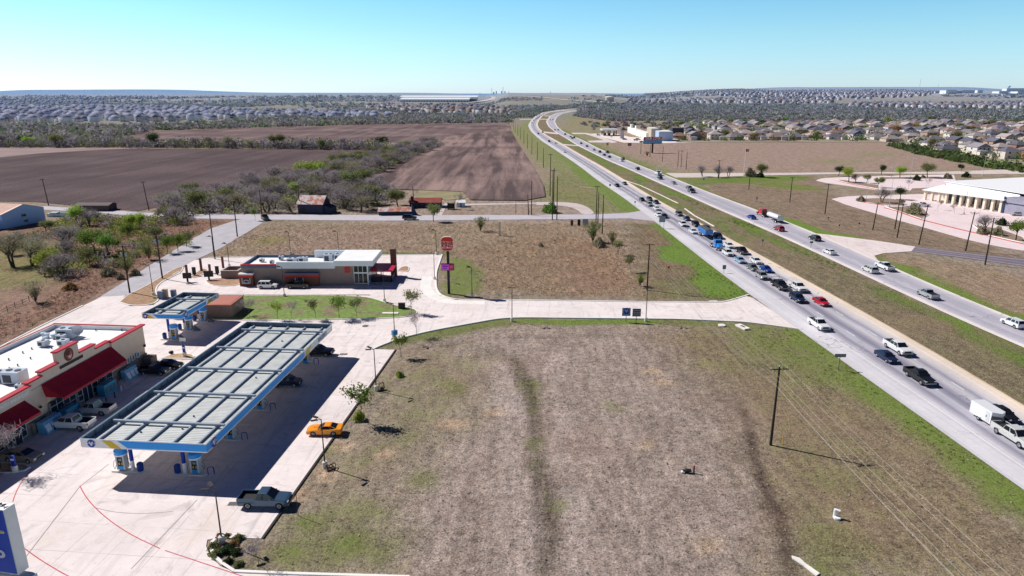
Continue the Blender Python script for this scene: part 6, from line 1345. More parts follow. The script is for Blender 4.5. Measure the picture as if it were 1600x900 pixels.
for px, py, r_ in ((366,788,.6),(537,554,.6),(403,496.5,.0),(571,510,.65)):
    if r_: X_, Y_ = G(px, py); o = obj('drain_cover', MB().lathe([(r_,0),(r_,.02),(.05,.022)],'Z',16) if px == 571 else MB().box(-r_*1.1,-r_*.6,0,r_*1.1,r_*.6,.02), M('drain_iron', A(104,98,100), .7), None, (X_,Y_,.075)); tag(o, {366:'dark square grate in the canopy shadow by the slate pickup',537:'rectangular grate near the canopy tip',571:'round manhole cover in the concrete drive'}[px], 'drain')
# air / price totems near the store
for px, py, l in ((289,558,'slim blue and white kiosk on the small island by the store'),(124/1-99.5,738,'slim blue and white kiosk on the corner planting bed')):
    X_, Y_ = G(px, py); t = thing('air_kiosk', l, 'kiosk', (X_,Y_,.2)); obj('base', MB().tube((0,0,0),(0,0,.75),.35,n=12), baseM, t); obj('panel', MB().box(-.2,-.15,.75,.2,.15,2.1), dblue, t); obj('panel_trim', MB().box(-.22,-.17,1.5,.22,-.14,1.75), white_p, t)
    if px > 200: obj('post', MB().tube((0,0,2.1),(0,0,2.8),.05,n=6), lampm, t); obj('sign_plate', MB().box(-.55,-.04,2.8,.55,.04,3.4), white_p, t)
t = thing('rock_planter', 'dark boulder at the corner of the small island by the store', 'rock', (*G(268,554),.2)); obj('stone', MB().lathe([(.3,0),(.45,.2),(.35,.45),(.1,.55)],'Z',7), trim_m, t)
# flagpole, billboard
X_, Y_ = G(1162,270); h = hgt(1162,270,232); t = thing('flagpole', 'tall white flagpole by the school road', 'flagpole', (X_,Y_,0)); obj('pole', MB().tube((0,0,0),(0,0,h),.16,.08,8), white_p, t)
fl = MB()
for i in range(6): fl.add([(.1+i*.32,.1*math.sin(i),h-.3),(.1+(i+1)*.32,.1*math.sin(i+1),h-.35),(.1+(i+1)*.32,.1*math.sin(i+1),h-1.9),(.1+i*.32,.1*math.sin(i),h-1.8)],[(0,1,2,3)], 1 if i < 2 else 0)
obj('flag', fl, [M('flag_red_white', A(206,130,130), .8, var=.3, scale=3), M('flag_blue', (.03,.05,.2), .8, var=0)], t)
X_, Y_ = G(1019,239); k_ = 1; t = thing('billboard', 'colourful digital billboard on a single black column', 'billboard', (X_,Y_,0), .1)
Zt, Zb = hgt(1019,239,214), hgt(1019,239,224.5); w_ = 28.5/1067*math.hypot(Y_,40)
obj('column', MB().tube((0,0,0),(0,0,Zb),.7,n=10), trim_m, t); bb = obj('cabinet', MB().box(-w_/2,-.5,Zb,w_/2,.8,Zt), trim_m, t); hh_ = Zt-Zb
scr = MB(); scr.box(-w_/2+.1,-.56,Zb+.5,w_/2-.1,-.5,Zb+hh_*.55,0).box(-w_/2+.1,-.57,Zb+hh_*.55,-w_*.33,-.5,Zt-.1,1).box(-w_*.33,-.57,Zb+hh_*.55,w_*.26,-.5,Zt-.1,2).box(w_*.26,-.57,Zb+hh_*.55,w_/2-.1,-.5,Zt-.1,3).box(-w_*.3,-.6,Zb+hh_*.25,w_*.2,-.56,Zb+hh_*.5,4)
text_at(scr, 'OUR CITY', 2.6, Matrix.Translation((-w_*.03,-.62,Zb+hh_*.76)), .08, 5, .95)
obj('screen', scr, [M('screen_sky', (.12,.45,.7), .4, var=.1), M('screen_crimson', (.6,.03,.05), .4, var=0), M('screen_maroon', (.30,.02,.10), .4, var=0), M('screen_orange', (.9,.25,.03), .4, var=0), M('screen_lilac', (.45,.25,.5), .4, var=.2), white_p], bb)

# ---------------- school on the right
A0 = G(1452,314); B0 = G(1564,333); fx, fy = B0[0]-A0[0], B0[1]-A0[1]; FLn = math.hypot(fx,fy); fx/=FLn; fy/=FLn; yaw = math.atan2(fy,fx)
hs = hgt(1564,333,307)
t = thing('school', 'large limestone and blue-grey school with a broad white metal roof', 'school', (*A0,0), yaw)
lime = M('limestone_block', A(240,226,204), .9, var=.1, scale=.4); bluegrey = M('blue_grey_panel', A(150,160,184), .7, var=.06); teal = M('teal_glass', (.02,.09,.10), .2, var=.1); wr2 = M('white_metal_roof', A(252,252,250), .6, var=.03)
D = 70
obj('wall', MB().box(0,7,.02,FLn,D,4.2), lime, t); obj('wall', MB().box(FLn+.01,.5,.02,FLn+60,D+4,hs-.3), M('stone_blue_grey', A(158,156,172), .9, var=.12, scale=.5), t)
obj('upper_wall', MB().add([(0,8,4.2),(FLn,8,4.2),(FLn,8,hs+.3),(0,8,hs+1.6),(0,D,4.2),(0,D,hs+1.6)],[(0,1,2,3),(4,0,3,5)]), M('white_panel', A(246,248,250), .6), t)
obj('roof', MB().add([(-1,7.6,hs+1.7),(FLn+60.5,7.6,hs-.1),(FLn+60.5,D+4.5,hs-.1),(-1,D+.5,hs+1.7),(-1,7.6,hs+1.5),(FLn+60.5,7.6,hs-.3),(FLn+60.5,D+4.5,hs-.3),(-1,D+.5,hs+1.5)],[(0,1,2,3),(4,7,6,5),(0,4,5,1),(1,5,6,2),(2,6,7,3),(3,7,4,0)]), wr2, t)
obj('porch_roof', MB().add([(-4,-.6,hs*.68),(FLn+.6,-.6,hs*.8),(FLn+.6,8,hs-.05),(-1,8,hs+.2),(-4,-.6,hs*.64),(FLn+.6,-.6,hs*.76),(FLn+.6,8,hs-.15),(-1,8,hs+.1)],[(0,1,2,3),(4,7,6,5),(0,4,5,1),(1,5,6,2),(2,6,7,3),(3,7,4,0)]), wr2, t)
for i in range(11):
    x = -3+i*(FLn+2)/10; obj('column', MB().box(x-.5,.2,.02,x+.5,1.2,hs*.62+i*.012*hs), lime, t)
for i in range(8): x = 3+i*FLn/8.6; w_ = obj('window', MB().box(x,6.9,.4,x+FLn/12,7.0,3.8), teal, t); obj('frame', MB().box(x-.1,6.85,3.8,x+FLn/12+.1,7.0,4.0), white_p, w_)
obj('downpipe', MB().box(FLn-.1,.2,.02,FLn+.5,.49,hs), M('dark_blue_trim', A(50,70,100), .6), t); obj('trim_band', MB().box(FLn+.02,.44,hs*.6,FLn+60,.5,hs*.66), M('dark_blue_trim'), t)
for x in (14,30,46): obj('downpipe', MB().box(FLn+x,.3,.02,FLn+x+.6,.499,hs-.3), M('dark_blue_trim'), t)
ft = frame(*A0, yaw)
for (x, y, s, l) in ((FLn*.95,30,1.6,'left small rooftop vent unit on the school'),(FLn+8,28,2.0,'second small rooftop vent unit on the school'),(FLn+14,27,2.2,'third small rooftop vent unit on the school'),(FLn+19,27,2.2,'fourth small rooftop vent unit on the school')):
    hvac(*ft(x,y), hs+.3, s, s, 1.5, yaw, None, l, 'rooftop units on the school')

# ---------------- farm sheds
def gable(name, label, px0, py, px1, depth, hw, hr, wm, rm, yaw=0, cat='shed', ridge='x', over=.4, extra=None):
    X0, Y0 = G(px0, py); X1, _ = G(px1, py); W_ = X1-X0; t = thing(name, label, cat, (X0,Y0,0), yaw)
    if ridge == 'x':
        obj('wall', MB().add([(0,0,0),(W_,0,0),(W_,depth,0),(0,depth,0),(0,0,hw),(W_,0,hw),(W_,depth,hw),(0,depth,hw),(0,depth/2,hr),(W_,depth/2,hr)],[(0,1,5,4),(1,2,6,9,5),(2,3,7,6),(3,0,4,8,7)]), wm, t)
        obj('roof', MB().add([(-over,-over,hw-.15),(W_+over,-over,hw-.15),(W_+over,depth/2,hr+.1),(-over,depth/2,hr+.1),(-over,depth+over,hw-.15),(W_+over,depth+over,hw-.15)],[(0,1,2,3),(3,2,5,4)]), rm, t)
    else:
        obj('wall', MB().add([(0,0,0),(W_,0,0),(W_,depth,0),(0,depth,0),(0,0,hw),(W_,0,hw),(W_,depth,hw),(0,depth,hw),(W_/2,0,hr),(W_/2,depth,hr)],[(0,1,5,8,4),(1,2,6,5),(2,3,7,9,6),(3,0,4,7)]), wm, t)
        obj('roof', MB().add([(-over,-over,hw-.15),(-over,depth+over,hw-.15),(W_/2,depth+over,hr+.1),(W_/2,-over,hr+.1),(W_+over,-over,hw-.15),(W_+over,depth+over,hw-.15)],[(0,3,2,1),(3,4,5,2)]), rm, t)
    return t, W_
rust_m, nt, b = newmat('rusty_tin_roof'); tcn = nt.nodes.new('ShaderNodeTexCoord').outputs['Object']; n_ = noise(nt, .45, 5, .65, tcn); q = mixc(nt, mapr(nt, n_, .44, .56, 0, 1), A(214,198,196), A(188,106,76)); q = mixc(nt, mapr(nt, noise(nt, 2, 4, .6, tcn), .5, .65, 0, .5), q, A(120,74,62)); nt.links.new(q, b.inputs['Base Color']); b.inputs['Roughness'].default_value = .7
navyw = M('weathered_blue_boards', A(56,62,84), .9, var=.2, scale=1); redroof = M('faded_red_tin', A(150,74,64), .8, var=.25, scale=.6)
Ab = G(6,358); Bb = G(72,345); Wb = math.hypot(Bb[0]-Ab[0], Bb[1]-Ab[1]); yb = math.atan2(Bb[1]-Ab[1], Bb[0]-Ab[0]); he = hgt(6,358,335); hp_ = he*1.42
bt = thing('barn', 'pale blue metal barn with a salmon roof cut by the left edge', 'barn', (*Ab,0), yb)
psd = M('pale_blue_siding', A(176,204,246), .6, var=.05); sal = M('salmon_roof', A(236,190,168), .6, var=.1, scale=.3); Lb = 26
obj('wall', MB().add([(0,0,0),(Wb,0,0),(Wb,Lb,0),(0,Lb,0),(0,0,he),(Wb,0,he),(Wb,Lb,he),(0,Lb,he),(Wb/2,0,hp_),(Wb/2,Lb,hp_)],[(0,1,5,8,4),(1,2,6,5),(2,3,7,9,6),(3,0,4,7)]), psd, bt)
obj('roof', MB().add([(-.5,-.5,he-.1),(Wb/2,-.5,hp_+.12),(Wb+.5,-.5,he-.1),(-.5,Lb+.5,he-.1),(Wb/2,Lb+.5,hp_+.12),(Wb+.5,Lb+.5,he-.1)],[(0,1,4,3),(1,2,5,4)]), sal, bt)
sm_ = MB()
for i in range(1, 26): y = i*Lb/26; sm_.tube((-.5,y,he-.05),(Wb/2,y,hp_+.16),.05,n=4)
obj('roof_seam', sm_, sal, bt)
for x, z in ((Wb*.5,he*.62),(Wb*.53,he*.22)): w_ = obj('window', MB().box(x-.8,-.05,z,x+.8,.0,z+.7), glass_m, bt); obj('frame', MB().box(x-.9,-.07,z-.12,x+.9,-.04,z), M('dark_blue_trim'), w_)
obj('lean_to', MB().box(-2.6,.5,.0,-.01,7,2.6), psd, bt)
t, W_ = gable('shed','old shed with a rust-streaked tin roof behind the bare trees',466,334,506,8,3.9,6.6,navyw,rust_m); t.rotation_euler.z = R(-6); obj('door', MB().box(1.5,-.04,0,3.0,0,2.4), trim_m, t); obj('lean_to', MB().add([(W_,1,0),(W_+3,1,0),(W_+3,7,0),(W_,7,0),(W_,1,3.3),(W_+3,1,2.3),(W_+3,7,2.3),(W_,7,3.3)],[(0,1,5,4),(1,2,6,5),(2,3,7,6),(4,5,6,7)]), navyw, t)
t, W_ = gable('shed','long collapsing shed with patchy rusty roof beside the road',592,337,642,5,1.7,2.7,navyw,rust_m); t.rotation_euler.z = R(4); obj('door', MB().box(W_*.55,-.04,0,W_*.62,0,1.6), trim_m, t); obj('broken_gable', MB().add([(W_,-.5,0),(W_+2.5,.5,0),(W_+.5,0,4.4),(W_,3,3.4)],[(0,1,2),(0,2,3)]), navyw, t)
t, W_ = gable('shed','dark shed with a faded red tin roof beyond the collapsed one',640,325,688,7,2.4,3.6,navyw,redroof); obj('door', MB().box(W_*.3,-.04,0,W_*.36,0,2.0), trim_m, t); obj('chimney', MB().box(.5,.5,2.5,1.6,1.6,4.6), trim_m, t)
t, W_ = gable('shed','small white garden shed by the farm track',714,323.5,726,3,2.0,2.6,M('white_siding', A(214,222,232), .6),wr2,ridge='x'); obj('door', MB().box(W_*.4,-.04,0,W_*.65,0,1.7), M('grey_door', A(150,158,168), .6), t)
X_, Y_ = G(705,327); t = thing('tank', 'dark box-like tank stand left of the small white shed', 'tank', (X_,Y_,0)); obj('tank', MB().box(-1.3,-.8,.3,1.3,.8,2.4), trim_m, t); obj('frame', MB().box(-1.4,-.9,0,-1.2,.9,2.8).box(1.2,-.9,0,1.4,.9,2.8), wood, t)
X_, Y_ = G(640,337); 
t, W_ = gable('outbuilding','low dark flat shed among the trees behind the pale blue barn',118,330,170,6,2.4,2.9,M('brown_dark_boards', A(96,80,84), .9, var=.2),M('brown_tin', A(110,96,98), .8, var=.2)); obj('door', MB().box(2,-.04,0,3.5,0,2), trim_m, t)
X_, Y_ = G(97,338); t = thing('stock_tank', 'pale turquoise cluttered trough beside the barn', 'trough', (X_,Y_,0)); obj('body', MB().box(-5,-1,.0,5,1,1.1).box(-3.8,-1.2,1.1,-1.2,1.0,1.6).box(1.6,-1,1.1,3.9,.8,1.4), M('pale_turquoise', A(200,222,224), .6, var=.3, scale=1.2), t); obj('liner', MB().box(-1,-.8,1.1,1.5,.8,1.3), teal, t)
# fence by the left field
X0, Y0 = G(0,492); t = thing('wire_fence', 'low wooden post fence at the left edge below the dirt field', 'fence', (0,0,0))
pts_ = [G(0,494),G(12,487),G(24,481),G(36,476),G(46,471)]
pts_ = resample(pts_, 1.6)
for p_ in pts_: obj('post', MB().tube((p_[0],p_[1],0),(p_[0],p_[1],1.35),.06,n=6), wood, t)
obj('rail', MB().path([(p_[0],p_[1],1.0) for p_ in pts_],.03,4).path([(p_[0],p_[1],.5) for p_ in pts_],.03,4), wood, t)
# ---------------- roadside stores far beyond the billboard
t = thing('strip_mall', 'white and tan strip of shops behind the billboard', 'shops', (0,0,0))
def slab(name, px0, px1, py, h, depth, mat, roofmat=None, parent=None, pz=.5):
    X0, Y0 = G(px0, py); X1, _ = G(px1, py); o = obj(name, MB().box(X0,Y0,0,X1,Y0+depth,h), mat, parent)
    if roofmat: obj('roof', MB().box(X0+.3,Y0+.3,h,X1-.3,Y0+depth-.3,h+.1), roofmat, o)
    return X0, X1, Y0
ivory = M('ivory_stucco', A(250,246,238), .8, var=.04)
slab('wall',1029,1051,220.5,9,26,M('pale_blue_wall', A(170,186,214), .8),wr2,t)
slab('wall',1017,1029,218.5,11,24,M('tan_block_wall', A(188,176,160), .8),wr2,t)
for x0_, x1_, y_ in ((1009,1017,217),(1001,1009,214.5),(993,1001,211.5),(987,993,209)):
    slab('wall',x0_,x1_,y_,6.2,30,ivory,wr2,t); slab('window',x0_+1,x1_-1,y_-.03,3.4,.3,teal,None,t)
slab('tower',985.5,989,208.5,10,6,ivory,wr2,t); slab('tower',993,996,209.5,9,6,ivory,wr2,t)
slab('trim',1017.1,1029,218.45,1.2,.3,M('dark_blue_trim'),None,t); slab('door',1036,1038,220.4,4,.3,trim_m,None,t)
X0, Y0 = G(941,212.5); X1, _ = G(966,212.5); t = thing('fuel_canopy', 'distant pale filling station canopy beside the strip of shops', 'canopy', (X0,Y0,0)); W_ = X1-X0
obj('deck', MB().box(0,0,5.6,W_,22,7.0), M('distant_canopy_white', A(210,214,214), .5), t)
for x in (2,W_/2,W_-2):
    for y in (3,18): obj('column', MB().box(x-.5,y-.5,0,x+.5,y+.5,5.6), trim_m, t)
for i in range(3): tag(obj('fuel_pump', MB().box(-1,-.5,0,1,.5,2.4).box(-.7,-.4,2.4,.7,.4,3.0), trim_m, None, (X0+4+i*(W_-8)/2, Y0+6, 0)), 'dark fuel pump under the distant pale canopy', 'fuel pump', 'distant fuel pumps')
sheet('store_parking', GV([(915,209),(960,208.5),(985,214),(1010,216),(1082,216),(1086,222.5),(1040,223.6),(975,223),(950,216.5),(930,211.5)]), .06, conc2)
t = thing('school_bus_shed', 'dark apartment house with pale corner beyond the shops', 'house', (0,0,0)); slab('wall',1050,1068,214.5,9.5,14,M('slate_siding', A(76,78,92), .8),M('slate_roof', A(110,104,108), .9),t); slab('window',1054,1056,214.4,6,.3,glass_m,None,t); slab('window',1060,1062,214.4,6,.3,glass_m,None,t)
# ---------------- things on the horizon
def far(px, py): 
    p_ = GT(px, py); return p_[0], p_[1], TZ(*p_)
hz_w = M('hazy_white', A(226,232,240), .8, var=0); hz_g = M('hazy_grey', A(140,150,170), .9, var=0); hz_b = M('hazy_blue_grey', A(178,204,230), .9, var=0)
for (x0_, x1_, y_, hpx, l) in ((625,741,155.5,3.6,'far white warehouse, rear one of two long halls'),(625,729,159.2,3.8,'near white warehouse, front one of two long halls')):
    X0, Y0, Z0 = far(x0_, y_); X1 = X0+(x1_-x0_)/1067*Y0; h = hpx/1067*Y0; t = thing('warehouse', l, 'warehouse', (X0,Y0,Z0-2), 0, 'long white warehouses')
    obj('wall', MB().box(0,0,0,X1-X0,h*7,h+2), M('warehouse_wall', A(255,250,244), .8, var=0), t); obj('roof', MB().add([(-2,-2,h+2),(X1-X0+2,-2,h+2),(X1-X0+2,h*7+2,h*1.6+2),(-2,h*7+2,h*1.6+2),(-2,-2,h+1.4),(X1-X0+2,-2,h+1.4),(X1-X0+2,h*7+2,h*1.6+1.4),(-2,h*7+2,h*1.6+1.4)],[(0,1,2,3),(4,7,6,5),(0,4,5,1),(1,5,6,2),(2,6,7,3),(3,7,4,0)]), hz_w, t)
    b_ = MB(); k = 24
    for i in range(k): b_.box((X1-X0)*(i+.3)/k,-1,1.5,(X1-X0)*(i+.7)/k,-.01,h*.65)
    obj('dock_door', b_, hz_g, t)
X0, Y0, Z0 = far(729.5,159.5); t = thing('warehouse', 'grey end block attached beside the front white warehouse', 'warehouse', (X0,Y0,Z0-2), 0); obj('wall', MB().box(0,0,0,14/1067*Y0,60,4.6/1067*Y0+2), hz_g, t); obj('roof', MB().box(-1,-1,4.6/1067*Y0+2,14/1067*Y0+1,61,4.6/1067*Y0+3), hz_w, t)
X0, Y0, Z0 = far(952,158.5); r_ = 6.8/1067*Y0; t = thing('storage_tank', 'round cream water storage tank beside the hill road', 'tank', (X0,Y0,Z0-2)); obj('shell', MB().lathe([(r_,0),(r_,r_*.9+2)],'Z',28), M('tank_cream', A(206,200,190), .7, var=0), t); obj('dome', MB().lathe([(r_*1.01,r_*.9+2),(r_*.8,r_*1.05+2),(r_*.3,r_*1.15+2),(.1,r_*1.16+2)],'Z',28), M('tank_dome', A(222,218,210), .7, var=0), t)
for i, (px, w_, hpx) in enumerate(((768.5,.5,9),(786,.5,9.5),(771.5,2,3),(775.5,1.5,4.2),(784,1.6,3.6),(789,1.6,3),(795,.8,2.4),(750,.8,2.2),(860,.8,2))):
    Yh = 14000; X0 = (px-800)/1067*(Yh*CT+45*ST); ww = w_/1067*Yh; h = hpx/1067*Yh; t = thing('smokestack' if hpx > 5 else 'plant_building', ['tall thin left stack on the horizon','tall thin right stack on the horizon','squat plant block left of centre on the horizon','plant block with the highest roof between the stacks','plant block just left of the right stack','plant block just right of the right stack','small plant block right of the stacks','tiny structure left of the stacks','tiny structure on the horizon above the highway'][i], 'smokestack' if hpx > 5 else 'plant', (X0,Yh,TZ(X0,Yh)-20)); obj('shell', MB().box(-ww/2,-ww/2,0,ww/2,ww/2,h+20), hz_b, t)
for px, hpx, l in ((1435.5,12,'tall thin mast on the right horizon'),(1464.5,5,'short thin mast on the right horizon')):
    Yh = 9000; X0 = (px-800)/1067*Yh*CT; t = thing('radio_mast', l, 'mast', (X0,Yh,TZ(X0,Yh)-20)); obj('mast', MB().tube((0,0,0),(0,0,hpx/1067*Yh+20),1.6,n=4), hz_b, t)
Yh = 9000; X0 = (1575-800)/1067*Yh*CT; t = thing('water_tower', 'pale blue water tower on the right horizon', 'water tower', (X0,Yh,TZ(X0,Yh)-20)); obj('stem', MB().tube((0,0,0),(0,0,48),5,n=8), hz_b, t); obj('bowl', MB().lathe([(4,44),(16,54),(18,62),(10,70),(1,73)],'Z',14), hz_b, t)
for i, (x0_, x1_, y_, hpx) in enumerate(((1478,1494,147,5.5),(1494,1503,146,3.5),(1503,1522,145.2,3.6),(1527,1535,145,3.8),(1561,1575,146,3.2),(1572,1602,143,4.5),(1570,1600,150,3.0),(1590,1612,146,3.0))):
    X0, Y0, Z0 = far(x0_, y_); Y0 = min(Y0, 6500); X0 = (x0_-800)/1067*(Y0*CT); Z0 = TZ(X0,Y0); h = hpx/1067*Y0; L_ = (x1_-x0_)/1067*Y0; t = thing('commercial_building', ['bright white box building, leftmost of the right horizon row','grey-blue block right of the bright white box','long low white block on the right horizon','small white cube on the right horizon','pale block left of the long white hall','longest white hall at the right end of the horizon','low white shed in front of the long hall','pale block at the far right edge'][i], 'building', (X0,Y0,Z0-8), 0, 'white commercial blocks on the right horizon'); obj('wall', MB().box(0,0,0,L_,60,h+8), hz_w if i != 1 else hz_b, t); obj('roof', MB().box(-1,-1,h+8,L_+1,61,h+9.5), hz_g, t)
# hill road
hp = [far(x, y) for x, y in resample([(800,150.2),(830,151.2),(860,153.8),(880,156),(905,157.6),(940,159.5),(965,161.2)], 3)]
mb = MB(); L_ = [(p_[0], p_[1]-max(14,p_[1]*.006), 0) for p_ in hp]
vs = []
for p_ in hp: d_ = 34; vs += [(p_[0],p_[1]-d_,TZ(p_[0],p_[1]-d_)+1.2), (p_[0],p_[1]+d_,TZ(p_[0],p_[1]+d_)+1.2)]
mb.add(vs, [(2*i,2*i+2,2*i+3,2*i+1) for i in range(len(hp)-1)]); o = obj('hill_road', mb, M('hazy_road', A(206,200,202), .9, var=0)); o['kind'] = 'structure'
hp = [far(x, y) for x, y in ((735,161),(752,159),(768,156),(772,152.5),(764,151))]; vs = []
for p_ in hp: vs += [(p_[0]-16,p_[1],TZ(*p_[:2])+3),(p_[0]+16,p_[1],TZ(*p_[:2])+3)]
o = obj('hill_road', MB().add(vs, [(2*i,2*i+1,2*i+3,2*i+2) for i in range(len(hp)-1)]), M('hazy_road')); o['kind'] = 'structure'
# ================================================================ VEGETATION
bark = M('bark_grey', A(92,82,76), .95, var=.25, scale=2); barkd = M('bark_dark', A(62,52,48), .95, var=.2, scale=2)
twig = leafmat('bare_twigs', A(166,156,158), .4, hue=.06); twig2 = leafmat('bare_twigs_olive', A(166,160,132), .4); lf_g = leafmat('leaves_green', A(122,152,72), .5); lf_y = leafmat('leaves_spring', A(166,186,84), .45); lf_o = leafmat('leaves_olive', A(134,138,92), .5); lf_d = leafmat('leaves_dark', A(66,84,52), .5); lf_r = leafmat('leaves_rust', A(164,130,92), .4)
def tri_mesh(name, cs, sz, thin, mat, up=0.0, shade=None):
    """many small faces around the given centres (one triangle each)"""
    cs = np.asarray(cs); n = len(cs); d = rng.normal(size=(n,3)); d[:,2] += up; d /= np.linalg.norm(d,axis=1)[:,None]
    e = rng.normal(size=(n,3)); e -= (e*d).sum(1)[:,None]*d; e /= np.linalg.norm(e,axis=1)[:,None]
    L = (sz*rng.uniform(.6,1.4,n))[:,None]; W_ = L*thin
    v = np.stack([cs-d*L*.5-e*W_*.5, cs-d*L*.5+e*W_*.5, cs+d*L*.5+e*W_*.25, cs+d*L*.5-e*W_*.25], 1).reshape(-1,3)
    f = np.arange(n*4).reshape(-1,4)
    if shade is None: shade = rng.uniform(0,1,n)
    return np_mesh(name, v, f, mat, shade=shade)
def skeleton(h, spread, seed, forks=3, levels=3, trunk=.18, lean=.1, low=.25, stems=1):
    rr = random.Random(seed); mb = MB(); ends = []
    def grow(p, d, L, r, lv):
        q = p + d*L*.5 + Vector((rr.uniform(-.06,.06),rr.uniform(-.06,.06),0))*L; e = q + (d+Vector((rr.uniform(-.2,.2),rr.uniform(-.2,.2),rr.uniform(-.05,.15)))).normalized()*L*.5
        mb.tube(p, q, r, r*.85, 5, False); mb.tube(q, e, r*.85, r*.65, 5, False)
        if lv >= 1: ends.append((q, lv))
        ends.append((e, lv))
        if lv < levels:
            for k in range(forks if lv else forks+1):
                a = rr.uniform(0, 2*PI); s = rr.uniform(.45,.95)*spread
                nd = (d + Vector((math.cos(a)*s, math.sin(a)*s, rr.uniform(-.1,.3)))).normalized()
                grow(e if k else q.lerp(e,.6), nd, L*rr.uniform(.62,.82), r*.58, lv+1)
    for s in range(stems):
        a = rr.uniform(0,2*PI); off = .25*(stems>1); grow(Vector((math.cos(a)*off,math.sin(a)*off,0)), Vector((rr.uniform(-lean,lean)+math.cos(a)*off,rr.uniform(-lean,lean)+math.sin(a)*off,1)).normalized(), h*low*1.25, trunk, 0)
    return mb, ends
def norm_h(mb, ends, h):
    top_ = max(e.z for e, _ in ends); k = h/top_*.92
    mb.v = [tuple(c*k for c in v) for v in mb.v]; return [(e*k, lv) for e, lv in ends]
def tree_tpl(kind, seed, h=6.0):
    rr = random.Random(seed); r0 = np.random.default_rng(seed)
    P = dict(bare=dict(forks=3, levels=3, spread=1.1, trunk=.17, stems=2, low=.24), young=dict(forks=3, levels=3, spread=.75, trunk=.07, stems=1, low=.34), leafy=dict(forks=3, levels=3, spread=1.0, trunk=.15, stems=1, low=.28), dome=dict(forks=4, levels=2, spread=1.2, trunk=.18, stems=1, low=.3), youngbare=dict(forks=3, levels=3, spread=.7, trunk=.06, stems=1, low=.36))[kind]
    mb, ends = skeleton(h, P['spread'], seed, P['forks'], P['levels'], P['trunk'], .12, P['low'], P['stems']); ends = norm_h(mb, ends, h)
    tm = mb.mesh('trunk', barkd if kind in ('young','dome') else bark)
    E_ = np.array([tuple(e) for e, lv in ends if lv >= (1 if kind == 'bare' else 2)]); 
    def around(n, s): i = r0.integers(0, len(E_), n); return E_[i] + r0.normal(size=(n,3))*s, i
    if kind in ('bare','youngbare'):
        n = 1500 if kind == 'bare' else 420; c, i = around(n, h*.1 if kind == 'bare' else h*.05); cm = tri_mesh('crown', c, np.full(n, h*.13), .045, twig, .3)
    else:
        n = dict(young=720, leafy=1900, dome=2600)[kind]; c, i = around(n, h*(.075 if kind == 'young' else .1)); cl = r0.uniform(0,1,len(E_)); sh = cl[i]*.6 + r0.uniform(0,.4,n); cm = tri_mesh('crown', c, np.full(n, h*.042), .8, lf_g, .0, sh)
    return [('trunk', tm, []), ('crown', cm, [])]
def fan_tpl(seed, h=3.5, n=130, mat=None):
    rr = random.Random(seed); mb = MB(); cs = []; tr_ = MB()
    for k in range(9):
        a = rr.uniform(0,2*PI); s = rr.uniform(.15,.6); tr_.tube((0,0,0),(math.cos(a)*s*h*.4,math.sin(a)*s*h*.4,h*.5),.05,.02,4,False)
    for k in range(n):
        a = rr.uniform(0,2*PI); s = rr.uniform(.05,.62)
        for j in range(7): t_ = rr.uniform(.3,1.0); r_ = s*h*(t_**1.5)*1.0; cs.append((math.cos(a)*r_+rr.uniform(-.12,.12), math.sin(a)*r_+rr.uniform(-.12,.12), h*t_*(1-.25*s)))
    cs = np.array(cs); return [('stem', tr_.mesh('stem', bark), []), ('foliage', tri_mesh('foliage', cs, np.full(len(cs), h*.13), .12, lf_o, 1.6), [])]
def shrub_tpl(seed, r=1.0, mat=None, n=700, sq=.75):
    r0 = np.random.default_rng(seed); d = r0.normal(size=(n,3)); d /= np.linalg.norm(d,axis=1)[:,None]; d[:,2] = np.abs(d[:,2]); lob = 1+.18*np.sin(d[:,0]*5+seed)+.15*np.cos(d[:,1]*6)
    c = d*(r*lob*r0.uniform(.72,1.0,n))[:,None]; c[:,2] *= sq; c[:,2] += .08
    core = MB().lathe([(r*.3,0.02),(r*.5,r*.2),(r*.45,r*.4),(r*.2,r*.5)],'Z',9)
    return [('stem', core.mesh('stem', leafmat('shrub_core', A(92,96,66), .1)), []), ('foliage', tri_mesh('foliage', c, np.full(n, r*.17), .8, mat or lf_d), [])]
T = {k: [tree_tpl(k, s+10*i) for s in range(n)] for i, (k, n) in enumerate((('bare',5),('young',3),('leafy',4),('dome',3),('youngbare',2)))}
T['fan'] = [fan_tpl(s) for s in (1,2,3)]; T['shrub'] = [shrub_tpl(s) for s in (1,2,3)]
LM = dict(g=lf_g, y=lf_y, o=lf_o, d=lf_d, r=lf_r, t=twig, u=twig2)
BASEH = dict(bare=6, young=6, leafy=6, dome=6, youngbare=6, fan=3.5, shrub=.75)
random.seed(11)
def plant(kind, px, py, ty=None, col='g', label=None, w=None, group=None, world=None, h=None, name=None, cat=None, z=0.0, wide=1.0):
    X_, Y_ = world if world else G(px, py)
    if h is None: h = hgt(px, py, ty)
    if kind == 'shrub' and ty is not None: wide = wide*.62
    s = h/BASEH[kind]; tpl = random.choice(T[kind]); m = {'leaves_green': LM[col], 'bare_twigs': LM[col] if col in 'tu' else twig, 'leaves_olive': LM[col], 'leaves_dark': LM[col] if kind == 'shrub' else lf_d}
    if kind == 'fan': m = {'leaves_olive': LM[col]}
    return inst(tpl, name or ('shrub' if kind in ('fan','shrub') else 'tree'), label, cat or ('shrub' if kind in ('fan','shrub') else 'tree'), (X_, Y_, z), random.uniform(0, 2*PI), (s*wide, s*wide, s), group, m)
